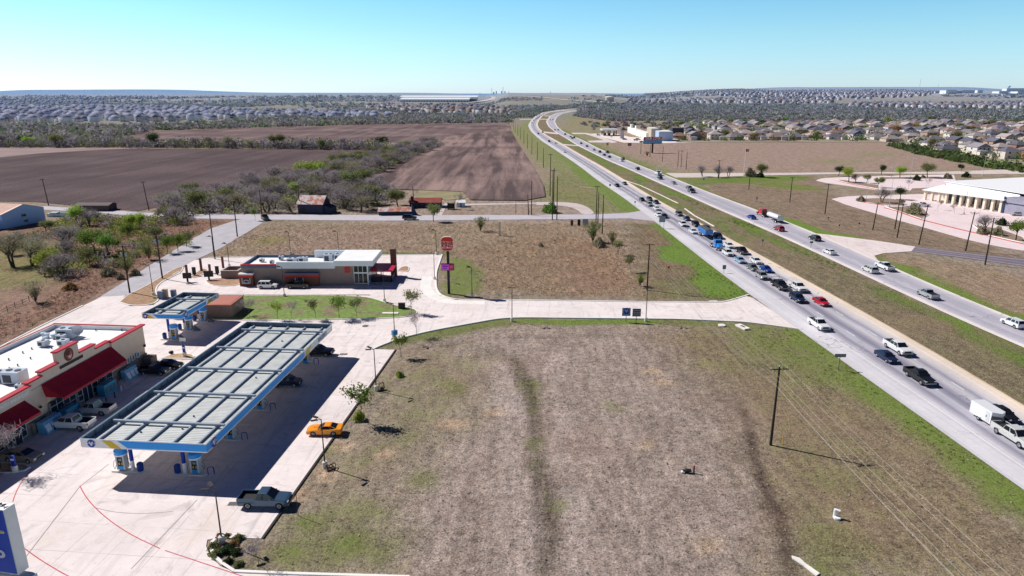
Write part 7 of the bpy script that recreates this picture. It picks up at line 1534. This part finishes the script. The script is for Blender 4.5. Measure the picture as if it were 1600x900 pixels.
# trees on the green strip (left to right), lot trees
for kind, px, py, ty, col, l in (('youngbare',382,494,468,'t','leftmost bare sapling pair member on the green strip, slimmer'),('youngbare',390,497,466,'t','bare double-stemmed sapling at the left of the green strip'),('young',434,499,471,'y','yellow-green young tree, first leafy one on the green strip'),('youngbare',456.5,500,470,'t','lone bare sapling between two leafy ones on the green strip'),('young',494,499.5,468,'o','olive round young tree in the middle of the green strip'),('young',530.5,498.5,462,'g','deep green young tree on the green strip'),('young',558,497,466,'o','pale olive young tree, rightmost small one on the green strip'),('young',643,491,454,'o','airy olive tree at the tip of the green strip by the drive'),('youngbare',651,526,484,'t','bare tree on the bend of the concrete drive'),('young',627,559,524,'g','small dense green tree at the corner of the lot extension'),('young',565,658,600,'g','green young tree beside the orange coupe'),('youngbare',404.5,884,838,'t','leafless sapling behind the shrub bed'),('youngbare',2,735,660,'t','leafless tree on the corner bed at the left edge')):
    plant(kind, px, py, ty, col, l, group='young trees around the lots', z=.1)
plant('shrub',561,656,None,'y','bright yellow-green bush at the foot of the young tree by the coupe',h=1.15,wide=.55); plant('shrub',624,588,None,'y','small bright green bush alone in the lot right of the lamp',h=.8,wide=.6)
random.seed(21)
for px, py, r_, c_, l in ((334,856,1.25,'o','dark shrub at the left tip of the bed'),(344,840,1.0,'r','brownish shrub at the back left of the bed'),(355,838,.75,'o','small olive shrub behind the lamp base'),(373,842,1.15,'o','olive shrub at the back right of the bed'),(367,850,1.0,'r','brownish shrub right of the lamp base'),(353,862,1.35,'d','largest dark shrub in front of the lamp base'),(337,868,1.3,'o','dark shrub at the front left of the bed'),(370,864,1.15,'d','dark shrub right of the largest one'),(357,878,1.0,'d','dark shrub at the front of the bed'),(373,883,1.0,'o','round olive shrub at the front right of the bed'),(391,858,.65,'d','tiny dark shrub alone right of the bed')):
    plant('shrub', px, py, None, c_, l, h=r_*.8*.48, group='shrubs in the bed by the slate pickup')
# bushes north of the restaurant and by the poles
for kind, px, py, ty, col, l in (('fan',751,361,338,'o','spiky olive bush standing alone in the brush lot'),('leafy',677,346,319,'o','airy multi-stemmed olive tree at the roadside by the farm track'),('young',399,345,326,'g','small round green tree in front of the rusty shed'),('shrub',860,332,319,'g','round bright green bush left of the farm loop'),('fan',926,378,345,'o','olive scrub bush at the foot of the pole cluster'),('young',966,398,374,'o','thin green scrub tree right of the pole cluster'),('young',985,425,400,'o','lanky green scrub among the power line poles'),('fan',957,382,362,'o','low olive scrub just behind the thin green tree'),('fan',1000,447,428,'g','small green scrub at the foot of the crossarm pole'),('shrub',936,385,374,'u','grey bush below the blank panels'),('shrub',845,385,380.5,'u','grey-green bush in the brush lot'),('leafy',620,320,298,'g','bright green round tree among the bare trees by the red-roofed shed'),('dome',622,324,297,'o','broad olive tree left of the red-roofed shed'),('youngbare',713,327,301,'t','dead bare tree beside the small white shed')):
    plant(kind, px, py, ty, col, l)
# left foreground thicket
GT_ = 'thicket trees at the left'
for kind, px, py, ty, col, l, wd in (('bare',22,418,368,'u','bare leaning multi-stemmed tree at the left lawn, nearest the edge',1.1),('bare',48,416,372,'u','bare leaning tree just right of the first one on the left lawn',1.1),('bare',8,398,370,'t','grey bare tree at the left edge above the lawn',1.0),('bare',104,398,352,'t','large grey bare tree in the thicket centre',1.1),('bare',60,404,368,'t','grey bare tree left of the thicket centre',1.0),('bare',95,408,376,'t','grey bare tree below the thicket centre',1.1),('dome',72,364,345,'o','round olive tree in front of the pale blue barn',1.2),('leafy',122,352,322,'y','yellow-green tree right of the barn',1.0),('bare',138,352,325,'t','dark bare tree right of the yellow-green one',1.1),('leafy',150,398,360,'g','tall green tree in the middle of the thicket',1.1),('dome',136,388,360,'o','dense olive tree behind the tall green one',1.2),('leafy',168,402,368,'g','green tree right of the tall middle one',1.0),('leafy',74,425,392,'y','bright yellow-green tree at the lower thicket edge',1.1),('bare',98,432,396,'t','grey bare tree at the lower thicket edge',1.3),('leafy',86,414,388,'y','yellow-green tree between bare ones',.9),('leafy',140,414,386,'o','airy olive tree at the thicket front',1.0),('leafy',205,362,336,'y','yellow-green tree near the side road, upper',1.0),('leafy',218,358,334,'y','pale green tree near the side road, right of the upper one',1.0),('leafy',200,375,350,'g','light green tree near the side road, middle',.9),('fan',233,405,373,'o','fan-shaped olive shrub beside the second transformer pole',1.0),('leafy',262,396,370,'g','green tree beside the side road',.9),('leafy',278,392,366,'g','green tree right at the side road edge',.9),('leafy',292,385,362,'o','olive tree farthest up the side road edge',.9),('fan',262,344,320,'o','fan-shaped shrub at the cross road',1.1),('bare',275,350,322,'t','bare tree behind the fan-shaped shrub',1.0),('bare',245,342,324,'t','small bare tree by the cross road',.9),('fan',56,472,438,'u','brown spiky shrub above the wooden fence',1.0),('fan',199,428,402,'o','low green shrub behind the first transformer pole',1.0),('shrub',212,430,422,'u','low bush on the verge of the side road',1.1),('shrub',189,436,429,'u','flat bush at the side road verge, nearer',1.1),('dome',52,396,378,'o','small olive tree on the lawn side',1.0),('leafy',180,392,372,'o','small olive tree behind the green pair',1.0),('bare',120,340,322,'t','bare tree against the low dark outbuilding',1.2),('bare',150,345,327,'t','second bare tree against the low dark outbuilding',1.1),('bare',30,385,362,'t','bare tree by the barn shadow',1.0),('leafy',246,378,354,'o','small tree behind the second transformer pole',.9),('shrub',170,430,419,'u','brown brush mound in the waste ground',1.2),('shrub',110,452,443,'r','rust brush mound in the waste ground',1.3)):
    plant(kind, px, py, ty, col, l, wide=wd, group=GT_)
# shrub heights given by pixels describe upright bushes
def spaced(poly, d, n, seed=1, inside=None):
    rr = random.Random(seed); xs_ = [p[0] for p in poly]; ys_ = [p[1] for p in poly]; out = []; cell = {}
    for _ in range(n*40):
        x = rr.uniform(min(xs_),max(xs_)); y = rr.uniform(min(ys_),max(ys_))
        if not inpoly(x, y, poly): continue
        c = (int(x//d), int(y//d)); ok = True
        for i in (-1,0,1):
            for j in (-1,0,1):
                for q in cell.get((c[0]+i,c[1]+j),()):
                    if (q[0]-x)**2+(q[1]-y)**2 < d*d: ok = False
        if ok: cell.setdefault(c,[]).append((x,y)); out.append((x,y))
        if len(out) >= n: break
    return out
belt = GV([(262,338),(272,322),(300,308),(350,300),(430,285),(520,262),(600,242),(672,225),(690,226),(650,243),(612,257),(590,270),(560,286),(590,292),(612,300),(612,312),(575,333),(515,334),(512,318),(465,318),(455,336),(425,334),(400,334),(330,334)])
random.seed(31)
kinds = {'bare': ('bare grey tree in the belt beyond the cross road','bare trees in the belt'), 'leafy': ('light green tree in the belt beyond the cross road','green trees in the belt'), 'dome': ('dense olive tree in the belt beyond the cross road','olive trees in the belt')}
pts_ = spaced(belt, 9.5, 125, 5)
for x, y in pts_:
    r_ = random.random(); k = 'bare' if r_ < .74 else 'leafy' if r_ < .86 else 'dome'
    plant(k, 0, 0, None, random.choice('ttu') if k == 'bare' else random.choice('yoo') if k == 'leafy' else 'o', kinds[k][0], group=kinds[k][1], world=(x, y), h=random.uniform(5.5,9), wide=1.45)
line = resample(GV([(-120,228),(0,228.5),(100,229),(200,228),(330,229.5),(400,231),(470,232),(540,233),(590,232)]), 15)
for i, (x, y) in enumerate(line):
    if random.random() < .12: continue
    r_ = random.random(); k = 'bare' if r_ < .68 else 'dome'
    plant(k, 0, 0, None, random.choice('tu') if k == 'bare' else random.choice('ood'), 'bare tree in the line between the ploughed fields' if k == 'bare' else 'olive tree in the line between the ploughed fields', group='bare trees between the fields' if k == 'bare' else 'olive trees between the fields', world=(x+random.uniform(-3,3), y+random.uniform(-9,9)), h=random.uniform(7,11), wide=1.25)
plant('dome', 47, 228.5, 214.5, 'y', 'bright yellow-green round tree at the left end of the field tree line', wide=1.6)
# school trees
for kind, px, py, ty, col, l in (('dome',1310,275,260,'d','dark round tree on the school road, leftmost'),('dome',1326,285,263,'y','yellow-green tree at the tip of the school parking'),('bare',1338,286,272,'u','bare olive tree right of the yellow-green one'),('dome',1354,286,273,'o','olive tree in the upper parking island'),('dome',1371,293,278,'g','small green tree at the end of the upper island'),('dome',1377,273,258,'d','dark round tree on the school road, second'),('dome',1406,278,260,'y','bright green tree behind the school parking'),('dome',1449,278,256,'o','largest olive tree behind the school parking'),('youngbare',1419,295,279,'t','thin bare tree in the parking area'),('youngbare',1450,292,277,'t','second thin bare tree in the parking area'),('dome',1502,268,257,'d','dark small tree above the school roof'),('bare',1378,317,292,'t','large bare tree in the lower island'),('dome',1407,312,294,'d','dense dark green tree in the lower island'),('shrub',1427,335,321,'u','big grey-green shrub in the parking island'),('youngbare',1464,328,312,'u','small tree in front of the school front'),('youngbare',1491,334,318,'u','small dark tree in front of the school columns'),('bare',1541,364,337,'t','bare tree in the right school bed'),('dome',1587,376,347,'g','leaning green tree at the right edge by the school'),('shrub',1558,368,357,'u','grey bush in the right school bed'),('shrub',1534,366,356,'u','dark bush left in the right school bed'),('shrub',1345,315,308,'u','low bush at the tip of the lower island'),('shrub',1432,282,275,'d','dark low shrub behind the parking'),('shrub',1442,278,274,'u','low shrub on the strip'),('bare',1122,277,257,'t','broad bare tree beside the flagpole road, right'),('bare',1098,276,257,'t','broad bare tree beside the flagpole road, left'),('bare',1138,276,259,'t','broad bare tree nearest the flagpole'),('dome',1191,277,257,'o','yellowish round tree right of the flagpole'),('shrub',1188,277,270,'d','dark low shrub right of the flagpole'),('shrub',1172,276,265,'u','dark low bush left of the yellowish tree'),('fan',1011,245,236,'r','rusty fan-shaped bush below the billboard'),('dome',1410,322,312,'u','low grey tree at the pickup in the school lot'),('shrub',1565,352,343,'d','dark shrub by the leaning green tree'),('shrub',1478,297,290,'d','dark shrub beside the school porch'),('shrub',1480,279,272,'u','brown shrub behind the school roof edge'),('shrub',1509,277,270,'d','dark shrub behind the school roof')):
    plant(kind, px, py, ty, col, l)

# ---------------------------------------------------------------- masses that nobody could count
wood_m = attrmat('wood_mass', 'Col', .95)
def haze(c, d):
    f = min(.62, max(0, (d-600)/6500)); hz = A(150,172,204); return tuple(c[i]*(1-f)+hz[i]*.8*f for i in range(3))
def mass(name, label, cat, px, spacing, r, n, pal, seed, hgt_=.8, ntri=20, terr=False, dens=None, size=.42):
    poly = [GT(*p) for p in px] if terr else GV(px); pts = np.array(spaced(poly, spacing, n, seed)); r0 = np.random.default_rng(seed)
    if dens: 
        k = fbm(pts[:,0]/dens[0], pts[:,1]/dens[0], 3, seed) + r0.uniform(-.08,.08,len(pts)) > dens[1]; pts = pts[k]
    N = len(pts); rr = r*r0.uniform(.6,1.35,N); zz = terrain(pts[:,0], pts[:,1])
    c = np.repeat(np.stack([pts[:,0],pts[:,1],zz],1), ntri, 0); R_ = np.repeat(rr, ntri); m = len(c)
    d = r0.normal(size=(m,3)); d /= np.linalg.norm(d,axis=1)[:,None]; d[:,2] = np.abs(d[:,2]); u = r0.uniform(.45,1.0,m)
    c = c + d*(R_*u)[:,None]*np.array([1,1,hgt_]); 
    a = r0.normal(size=(m,3)); b_ = r0.normal(size=(m,3)); a /= np.linalg.norm(a,axis=1)[:,None]; b_ /= np.linalg.norm(b_,axis=1)[:,None]; s = (R_*size*r0.uniform(.5,1.3,m))[:,None]
    v = np.stack([c+a*s, c-a*s*.6+b_*s*.7, c-b_*s*.9], 1).reshape(-1,3); v[:,2] = np.maximum(v[:,2], np.repeat(zz,ntri*3)-.5)
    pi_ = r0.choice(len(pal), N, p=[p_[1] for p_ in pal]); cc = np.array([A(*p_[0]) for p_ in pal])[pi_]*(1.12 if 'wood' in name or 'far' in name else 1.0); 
    dd = np.hypot(pts[:,0],pts[:,1]); f = .85*np.clip((dd-(950 if 'suburb_trees' in name else 450))/4200,0,.68)[:,None]; cc = cc*(1-f)+np.array(A(168,184,212))*.9*f  # pale blue haze blended into the clump colour with distance
    cc = np.repeat(cc*r0.uniform(.75,1.25,N)[:,None], ntri, 0)*r0.uniform(.75,1.25,m)[:,None]*(.78+.34*d[:,2:3])  # shading put into the face colour: clump tops lighter, lower faces darker
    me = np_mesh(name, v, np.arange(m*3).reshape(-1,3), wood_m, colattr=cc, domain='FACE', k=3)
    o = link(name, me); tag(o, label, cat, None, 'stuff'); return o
GB = [((146,138,138),.42),((128,122,124),.23),((136,138,110),.22),((110,126,84),.13)]; GG = [((132,142,112),.35),((146,142,140),.35),((112,124,96),.15),((150,140,148),.15)]
mass('scrub_wood','grey leafless scrub wood stretching east of the highway bend','wood',[(898,182),(905,174),(960,169.5),(1200,168.5),(1400,171),(1640,177),(1760,180),(1760,194),(1600,191),(1400,191),(1200,190.5),(1100,191),(1030,188.5),(960,190)],8.5,6.5,13000,GB,3)
mass('far_scrub','hazy green-grey scrub beyond the eastern wood','wood',[(905,170),(960,163),(1330,164),(1340,170),(1640,174),(1640,178),(1400,171.5),(1200,169),(960,170)],17,11,7000,GG,4,.6,14,True)
mass('far_scrub','hazy woods climbing the eastern hillside','wood',[(880,160),(960,151),(1000,152),(1330,160),(1640,160),(1640,150),(1480,150),(1450,155),(1200,160),(1000,165),(905,168)],34,20,3500,GG,14,.5,12,True,(400,.5))
mass('near_hill_wood','green-grey woods on the hill beside the pond','wood',[(640,163),(780,158),(790,152),(860,155),(940,162),(925,166),(905,168.5),(850,171.5),(838,175),(800,178),(700,176)],15,9,5200,GG,5,.6,14,True,(220,.56))
mass('bank_wood','dark wood edge between the pond and the highway bend','wood',[(795,177),(845,170),(885,168),(925,166.5),(920,168),(890,169.8),(868,171.8),(848,175),(838,179),(830,184),(805,184)],9,6,1500,[((128,136,100),.5),((124,118,118),.5)],6)
mass('field_wood','grey bare wood along the far side of the ploughed fields','wood',[(-200,197),(0,196),(200,198),(400,191),(600,188),(795,186),(797,191.5),(690,193),(560,195),(400,199.5),(240,204),(195,213),(190,224),(60,226),(-200,224)],8.2,6,6500,GB,7,.85)
mass('suburb_wood','pale woods behind the western suburb','wood',[(-200,163),(150,162),(330,164),(600,166),(640,165),(640,176),(560,176),(400,176),(380,178),(300,170),(0,168),(-200,168)],17,10,5200,GG,8,.6,14,True,(260,.40))
mass('suburb_wood','thin woods on the western plain toward the horizon','wood',[(-300,152),(300,150.5),(620,151),(640,162),(600,166),(330,164),(150,162),(-300,160)],42,20,7000,GG,9,.45,10,True,(600,.42))
mass('suburb_wood','grey wood between the field edge and the middle suburb','wood',[(400,186),(560,185),(640,179),(800,181),(800,186.5),(600,188.5),(400,191)],9,6.5,3000,GB,12,.8)
mass('store_scrub','dark scrub clumps in the dry grass north of the roadside stores','wood',[(900,192),(1000,192),(1100,193),(1080,203),(985,205),(920,198)],22,5,150,GB,10,.8,40)
mass('hedge_row','dense dark green hedge running below the suburb to the right','hedge',[(1386,227),(1395,226),(1450,233),(1500,243),(1545,254),(1600,262),(1650,270),(1640,276),(1590,268),(1530,260),(1480,250),(1430,240)],3.6,3.4,1300,[((104,122,66),.6),((92,104,60),.4)],11,.75,26)
for i, (bx_, c_) in enumerate((([(560,900),(640,905)], 0),)): pass

mass('belt_thicket','grey and olive undergrowth filling the tree belt beyond the cross road','thicket',[(255,338),(272,322),(300,306),(350,298),(430,283),(520,260),(600,240),(676,224),(692,226),(650,245),(612,259),(590,272),(556,288),(590,292),(612,300),(608,312),(575,325),(520,326),(512,318),(465,318),(450,330),(400,333),(330,335)],3.4,3.6,2600,[((164,156,158),.5),((140,134,140),.2),((146,148,108),.2),((148,160,96),.1)],41,1.0,80,size=.15)
mass('hedge_thicket','scrub filling the tree line between the ploughed fields','thicket',[(-100,226.5),(100,227),(330,227.5),(560,230),(600,231),(600,234),(540,234.5),(330,231.5),(150,230.5),(-100,231)],5.0,6.2,560,[((140,132,138),.5),((118,112,120),.2),((118,124,86),.3)],42,1.15,80,size=.15)
mass('suburb_trees','round green and olive trees scattered through the eastern suburb','trees',[(1058,221),(1070,204),(1078,192),(1300,190),(1640,190),(1680,262),(1600,258),(1540,249),(1470,236),(1400,224),(1385,221)],11.5,5.2,900,[((112,136,66),.38),((134,140,88),.22),((84,106,56),.2),((160,136,108),.08),((168,160,156),.12)],43,1.1,60,size=.2)
mass('dry_brush','low dry brown brush covering the lot north of the restaurant','brush',[(430,352),(975,350),(1000,400),(1006,462),(745,462),(742,400),(640,396),(330,400),(370,372)],1.5,.55,2600,[((206,182,158),.5),((184,160,144),.3),((160,156,116),.2)],44,.8,16,size=.3)
mass('dry_brush','brown dry brush on the waste ground left of the side road','brush',[(-20,545),(20,520),(70,498),(130,470),(180,440),(230,408),(300,366),(345,346),(250,345),(170,372),(185,400),(120,440),(60,480),(-20,505)],1.5,.7,1700,[((184,146,124),.6),((160,136,122),.3),((150,144,96),.1)],45,.8,16,size=.3)
mass('thicket_undergrowth','tangled green and grey undergrowth of the thicket at the left','thicket',[(-20,372),(40,374),(100,345),(150,340),(250,338),(300,345),(310,368),(270,396),(215,402),(190,420),(150,415),(110,440),(70,432),(60,408),(-20,410)],2.6,2.1,900,[((150,142,142),.35),((142,150,88),.3),((160,172,84),.15),((120,124,84),.2)],48,1.05,90,dens=(16,.40),size=.17)
mass('grass_tufts','dry pale grass tufts scattered over the open lot','grass',[(600,548),(800,506),(1160,510),(1240,520),(1600,775),(1600,910),(420,910),(440,830)],1.3,.2,3000,[((204,188,172),.6),((176,160,146),.25),((150,152,104),.15)],46,.6,7,size=.5)
mass('verge_weeds','bright green weeds on the verges beside the highway','weeds',[(1078,402),(1112,422),(1165,457),(1150,468),(1095,464),(1078,440)],1.2,.42,420,[((126,158,66),.6),((146,168,88),.4)],49,.6,14,dens=(7,.36),size=.35)
mass('verge_weeds','green weeds along the near verge beside the southbound lanes','weeds',[(1175,509),(1250,519),(1345,593),(1500,702),(1640,800),(1640,850),(1480,722),(1330,622),(1200,560)],1.2,.34,1100,[((122,144,70),.6),((146,152,92),.4)],50,.6,12,dens=(7,.40),size=.35)
mass('median_weeds','green weeds along the median beside the far lanes','weeds',[(1010,281),(1095,318),(1216,370),(1320,418),(1440,476),(1600,552),(1640,572),(1600,562),(1430,482),(1310,424),(1206,375),(1085,322),(1010,286)],1.6,.6,520,[((120,146,66),.7),((142,148,84),.3)],47,.6,18,dens=(16,.47),size=.3)
# ---------------------------------------------------------------- houses
roofc = [(150,144,150),(128,122,132),(164,152,148),(112,108,122),(154,124,116),(140,132,132),(178,164,160),(98,98,112),(136,144,172),(160,164,186)]; wallc = [(226,216,204),(206,188,170),(190,160,140),(232,226,218),(168,150,138),(204,206,214),(176,120,100)]  # last two roof tones carry a haze tint for the western suburb
RM = [M('shingle_%d'%i, A(*c), .9, var=.14, scale=.5) for i, c in enumerate(roofc)]; WM = [M('house_wall_%d'%i, A(*c), .85, var=.05) for i, c in enumerate(wallc)]
rn = ['grey','charcoal','tan','slate','rust','brown','pale tan','dark slate','blue-grey','pale blue-grey']; wn = ['cream','tan','brick-pink','white','brown','pale grey','red brick']
def hip(mb, x0, y0, x1, y1, z, pitch=.45, over=.45, gab=False):
    x0 -= over; y0 -= over; x1 += over; y1 += over; w, d = x1-x0, y1-y0; r = min(w,d)/2; h = r*pitch; e = .02 if gab else r
    if w >= d: a, b_ = (x0+e, (y0+y1)/2, z+h), (x1-e, (y0+y1)/2, z+h); f = [(0,1,5,4),(2,3,4,5),(1,2,5),(3,0,4)]
    else: a, b_ = ((x0+x1)/2, y0+e, z+h), ((x0+x1)/2, y1-e, z+h); f = [(0,1,4),(1,2,5,4),(2,3,5),(3,0,4,5)]
    mb.add([(x0,y0,z),(x1,y0,z),(x1,y1,z),(x0,y1,z),a,b_], f+[(3,2,1,0)])
def house_tpl(k):
    two = k in (1,2,4); h = 5.6 if two else 3.0; W_, D_ = [(15,11),(12,10),(13,12),(17,12),(11,12)][k]; w = MB().box(-W_/2,-D_/2,0,W_/2,D_/2,h); rf = MB(); hip(rf, -W_/2,-D_/2,W_/2,D_/2,h,.5, gab=(k==4))
    gx = W_*.18 if k % 2 else -W_*.5+.2; w.box(gx,-D_/2-3.4,0,gx+6,-D_/2+.5,3.0); hip(rf, gx,-D_/2-3.4,gx+6,-D_/2+2,3.0,.5)
    n = [('wall', w.mesh('wall', WM[0]), []), ('roof', rf.mesh('roof', RM[0]), [('chimney', MB().box(W_*.2,.5,h+.5,W_*.2+.8,1.3,h+3.1).mesh('chimney', WM[4]), [])] if k in (0,3) else []),
         ('garage_door', MB().box(gx+.7,-D_/2-3.45,.05,gx+5.3,-D_/2-3.4,2.4).mesh('garage_door', M('garage_white', A(235,232,228), .6)), [])]
    for (x, z) in ([(-W_*.3,1.0),(W_*.3,1.0)]+([(-W_*.3,3.8),(0,3.8),(W_*.3,3.8)] if two else [])):
        if gx-.8 < x < gx+6 and z < 3: continue
        n.append(('window', MB().box(x-.6,-D_/2-.04,z,x+.6,-D_/2,z+1.3).mesh('window', glass_m), []))
    for (x, z) in ([(-W_*.25,1.0),(W_*.22,1.0)]+([(-W_*.25,3.8),(W_*.22,3.8)] if two else [])): n.append(('window', MB().box(x-.7,D_/2,z,x+.7,D_/2+.04,z+1.3).mesh('window', glass_m), []))
    for z in ((1.0,3.8) if two else (1.0,)): n.append(('window', MB().box(-W_/2-.04,-.7,z,-W_/2,.7,z+1.2).mesh('window', glass_m), []))
    return n
HT = [house_tpl(k) for k in range(5)]
def suburb(px, dx, dy, rot, seed, off=.5, terr=False, keep=1.0, street=2):
    poly = [GT(*p) for p in px] if terr else GV(px); rr = random.Random(seed); c, s = math.cos(rot), math.sin(rot); cx = sum(p[0] for p in poly)/len(poly); cy = sum(p[1] for p in poly)/len(poly); R0 = max(math.hypot(p[0]-cx,p[1]-cy) for p in poly); out = []
    nx_, ny_ = int(R0/dx)+1, int(R0/dy)+1
    for j in range(-ny_, ny_+1):
        for i in range(-nx_, nx_+1):
            u = i*dx+rr.uniform(-2,2)+(j%3)*5; v = j*dy+(4 if j%2 else -4)+rr.uniform(-1.5,1.5); X_, Y_ = cx+c*u-s*v, cy+s*u+c*v
            if inpoly(X_, Y_, poly) and rr.random() < keep: out.append((X_, Y_, rot+(0 if j%2 else PI)+rr.uniform(-.05,.05), rr))
    return out
H_ = []
reg = [('east', [(1056,221.5),(1070,206),(1075,196),(1200,193.5),(1500,194),(1650,196),(1680,262),(1600,259),(1540,250),(1470,236),(1400,223),(1385,221),(1200,221),(1100,221)], 20.5, 29, .05, 1, False, .9),
       ('east', [(1410,224),(1480,231),(1640,246),(1680,274),(1600,260),(1540,251),(1480,239)], 19, 27, -.35, 2, False, 0.0),
       ('west', [(-60,170),(150,168.5),(330,172),(400,177),(480,179),(560,179),(620,181),(600,185),(400,187.5),(300,190),(0,195.5),(-60,196)], 24, 36, .1, 3, False, .72),
       ('middle', [(572,167),(600,165.5),(700,166),(760,169),(800,174),(800,180),(740,178),(640,177),(590,173)], 27, 40, -.2, 4, False, .8),
       ('far west', [(-60,160),(150,158),(180,163),(0,166),(-60,167)], 26, 60, .15, 5, True, .5),
       ('far west', [(0,152.5),(260,151.5),(300,155),(0,158)], 40, 80, .15, 15, True, .5),
       ('east hillside', [(1000,152),(1010,143.5),(1200,141.8),(1400,140.5),(1480,143),(1450,151),(1380,155),(1300,157.5),(1180,154)], 34, 60, .3, 6, True, .6),
       ('east hillside', [(978,162),(985,157),(1200,156.5),(1300,159),(1300,162.5)], 27, 42, 0, 7, True, .85),
       ('east rows', [(1328,169),(1332,162),(1480,163.5),(1640,160),(1640,170),(1500,170)], 24, 36, .1, 8, True, .85)]
for nm, px, dx, dy, rot, sd, terr, kp in reg:
    for X_, Y_, a, rr in suburb(px, dx, dy, rot, sd, terr=terr, keep=kp): H_.append((math.hypot(X_,Y_), X_, Y_, a, nm))
H_.sort(); print('houses', len(H_)); random.seed(77)
near = H_[:292]; rest = H_[292:]
for d, X_, Y_, a, nm in near:
    k = random.randrange(5); ri, wi = random.randrange(8), random.choice((0,0,1,2,3,3,4,5,6))
    if nm in ('west','far west'): k = random.choice((1,2,4,4)); ri, wi = random.choice((0,1,3,7,8,9)), random.choice((0,3,3,5,5))
    if nm == 'middle': ri, wi = random.choice((1,3,5,7)), random.choice((1,4,5))
    if ri > 7 and nm == 'east': ri = 0
    inst(HT[k], 'house', '%s house with a %s roof in the %s suburb' % (wn[wi], rn[ri], nm), 'house', (X_, Y_, TZ(X_,Y_)), a, 1.0 if nm == 'east' else (.84,.84,1.3), '%s-walled %s-roofed houses of the %s suburb' % (wn[wi], rn[ri], nm), {'shingle_0': RM[ri], 'house_wall_0': WM[wi]})
def house_mass(name, label, hs, seed):
    r0 = np.random.default_rng(seed); n = len(hs); P_ = np.array([(h[1],h[2],h[3]) for h in hs]); W_ = r0.uniform(11,17,n)/2*1.15; D_ = r0.uniform(9,12,n)/2*1.15; two = r0.random(n) < .5; hh = np.where(two, 5.8, 3.2)*1.15; rh = D_*.6
    z = terrain(P_[:,0],P_[:,1]); c, s = np.cos(P_[:,2]), np.sin(P_[:,2])
    W_ = W_*.85; D_ = D_*.8; hh = hh*1.25; rh = D_*1.0
    L_ = [(-1,-1,0,0),(1,-1,0,0),(1,1,0,0),(-1,1,0,0),(-1,-1,1,0),(1,-1,1,0),(1,1,1,0),(-1,1,1,0),(-.35,0,1,1),(.35,0,1,1)]
    v = np.zeros((n,10,3))
    for i, (a, b_, q, t_) in enumerate(L_): x = a*W_*(1.06 if q else 1); y = b_*D_*(1.06 if q else 1); v[:,i,0] = P_[:,0]+c*x-s*y; v[:,i,1] = P_[:,1]+s*x+c*y; v[:,i,2] = z-1+q*(hh+1)+t_*rh
    F = np.array([(0,1,5,4),(1,2,6,5),(2,3,7,6),(3,0,4,7),(4,5,9,8),(6,7,8,9),(5,6,9,9),(7,4,8,8)]); tri = np.array([(0,1,5),(0,5,4),(1,2,6),(1,6,5),(2,3,7),(2,7,6),(3,0,4),(3,4,7),(4,5,9),(4,9,8),(6,7,8),(6,8,9),(5,6,9),(7,4,8)])
    f = (tri[None]+10*np.arange(n)[:,None,None]).reshape(-1,3); wc = np.array([A(*c_) for c_ in wallc[:4]+[(240,240,244)]*2])[r0.integers(0,6,n)]; rc = np.array([A(*c_) for c_ in roofc])[r0.integers(0,8,n)]
    if 'west' in label: wc = np.array([A(*c_) for c_ in ((242,242,248),(226,230,242),(210,214,232),(238,234,232))])[r0.integers(0,4,n)]; rc = np.array([A(*c_) for c_ in ((160,164,188),(128,134,160),(178,180,198),(142,140,158))])[r0.integers(0,4,n)]  # western roof colours include the bluish haze tint
    d = np.hypot(P_[:,0],P_[:,1]); fz = np.clip((d-900)/5500,0,.5)[:,None]; hz = np.array(A(160,180,212)); wc = wc*(1-fz)+hz*fz; rc = rc*(1-fz)+hz*.8*fz  # distance haze blended into wall and roof colours
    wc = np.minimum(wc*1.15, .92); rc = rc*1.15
    cc = np.concatenate([np.repeat(wc[:,None],8,1), np.repeat(rc[:,None],6,1)],1).reshape(-1,3)
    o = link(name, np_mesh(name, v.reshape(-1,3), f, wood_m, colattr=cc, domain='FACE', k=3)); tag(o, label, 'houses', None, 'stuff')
for i, nm in enumerate(('east','west','middle','far west','east hillside','east rows')):
    hs = [h for h in rest if h[4] == nm]
    if hs: house_mass('distant_houses', {'east':'rearmost houses of the eastern suburb before the wood','west':'mass of pale houses of the western suburb','middle':'dark-roofed houses below the white warehouses','far west':'tiny hazy houses near the western horizon','east hillside':'hundreds of tiny houses covering the eastern hillside','east rows':'row of houses beyond the eastern wood'}[nm], hs, i)
# suburb trees, street surface
sheet('suburb_ground', GV([(1056,222.5),(1068,205),(1075,195),(1200,192.5),(1500,193),(1700,195),(1720,270),(1600,262),(1540,253),(1470,239),(1400,225),(1385,222.5)]), .15, M('suburb_ground_mat', A(150,140,122), .95, var=.25, scale=.02))
random.seed(51); tp = spaced(GV([(1058,221),(1070,204),(1078,192),(1300,190),(1640,190),(1680,262),(1600,258),(1540,249),(1470,236),(1400,224),(1385,221)]), 40, 34, 9)
for x, y in tp:
    k, c_ = random.choice((('dome','o'),('dome','g'),('dome','d'),('leafy','o'),('dome','o'),('bare','u'),('dome','r'),('leafy','y')))
    lb = {'o':'olive','g':'green','d':'dark green','u':'bare','r':'russet','y':'yellow-green'}[c_]
    plant(k, 0, 0, None, c_, '%s %s tree between the houses of the eastern suburb' % (lb, 'round' if k == 'dome' else 'loose'), group='%s %s trees in the eastern suburb' % (lb, 'round' if k == 'dome' else 'loose'), world=(x, y), h=random.uniform(5.5,9.5), wide=1.35)
for px, py, ty, c_, l in ((1060,199,190,'g','bright green round tree behind the billboard shops'),(1085,203,193,'g','wide green tree right of the billboard shops'),(1098,205,194,'g','second wide green tree right of the billboard shops'),(1040,206,197,'o','olive tree behind the shop strip'),(1130,215,203,'o','olive tree before the first suburb houses')):
    plant('dome', px, py, ty, c_, l, wide=1.6)
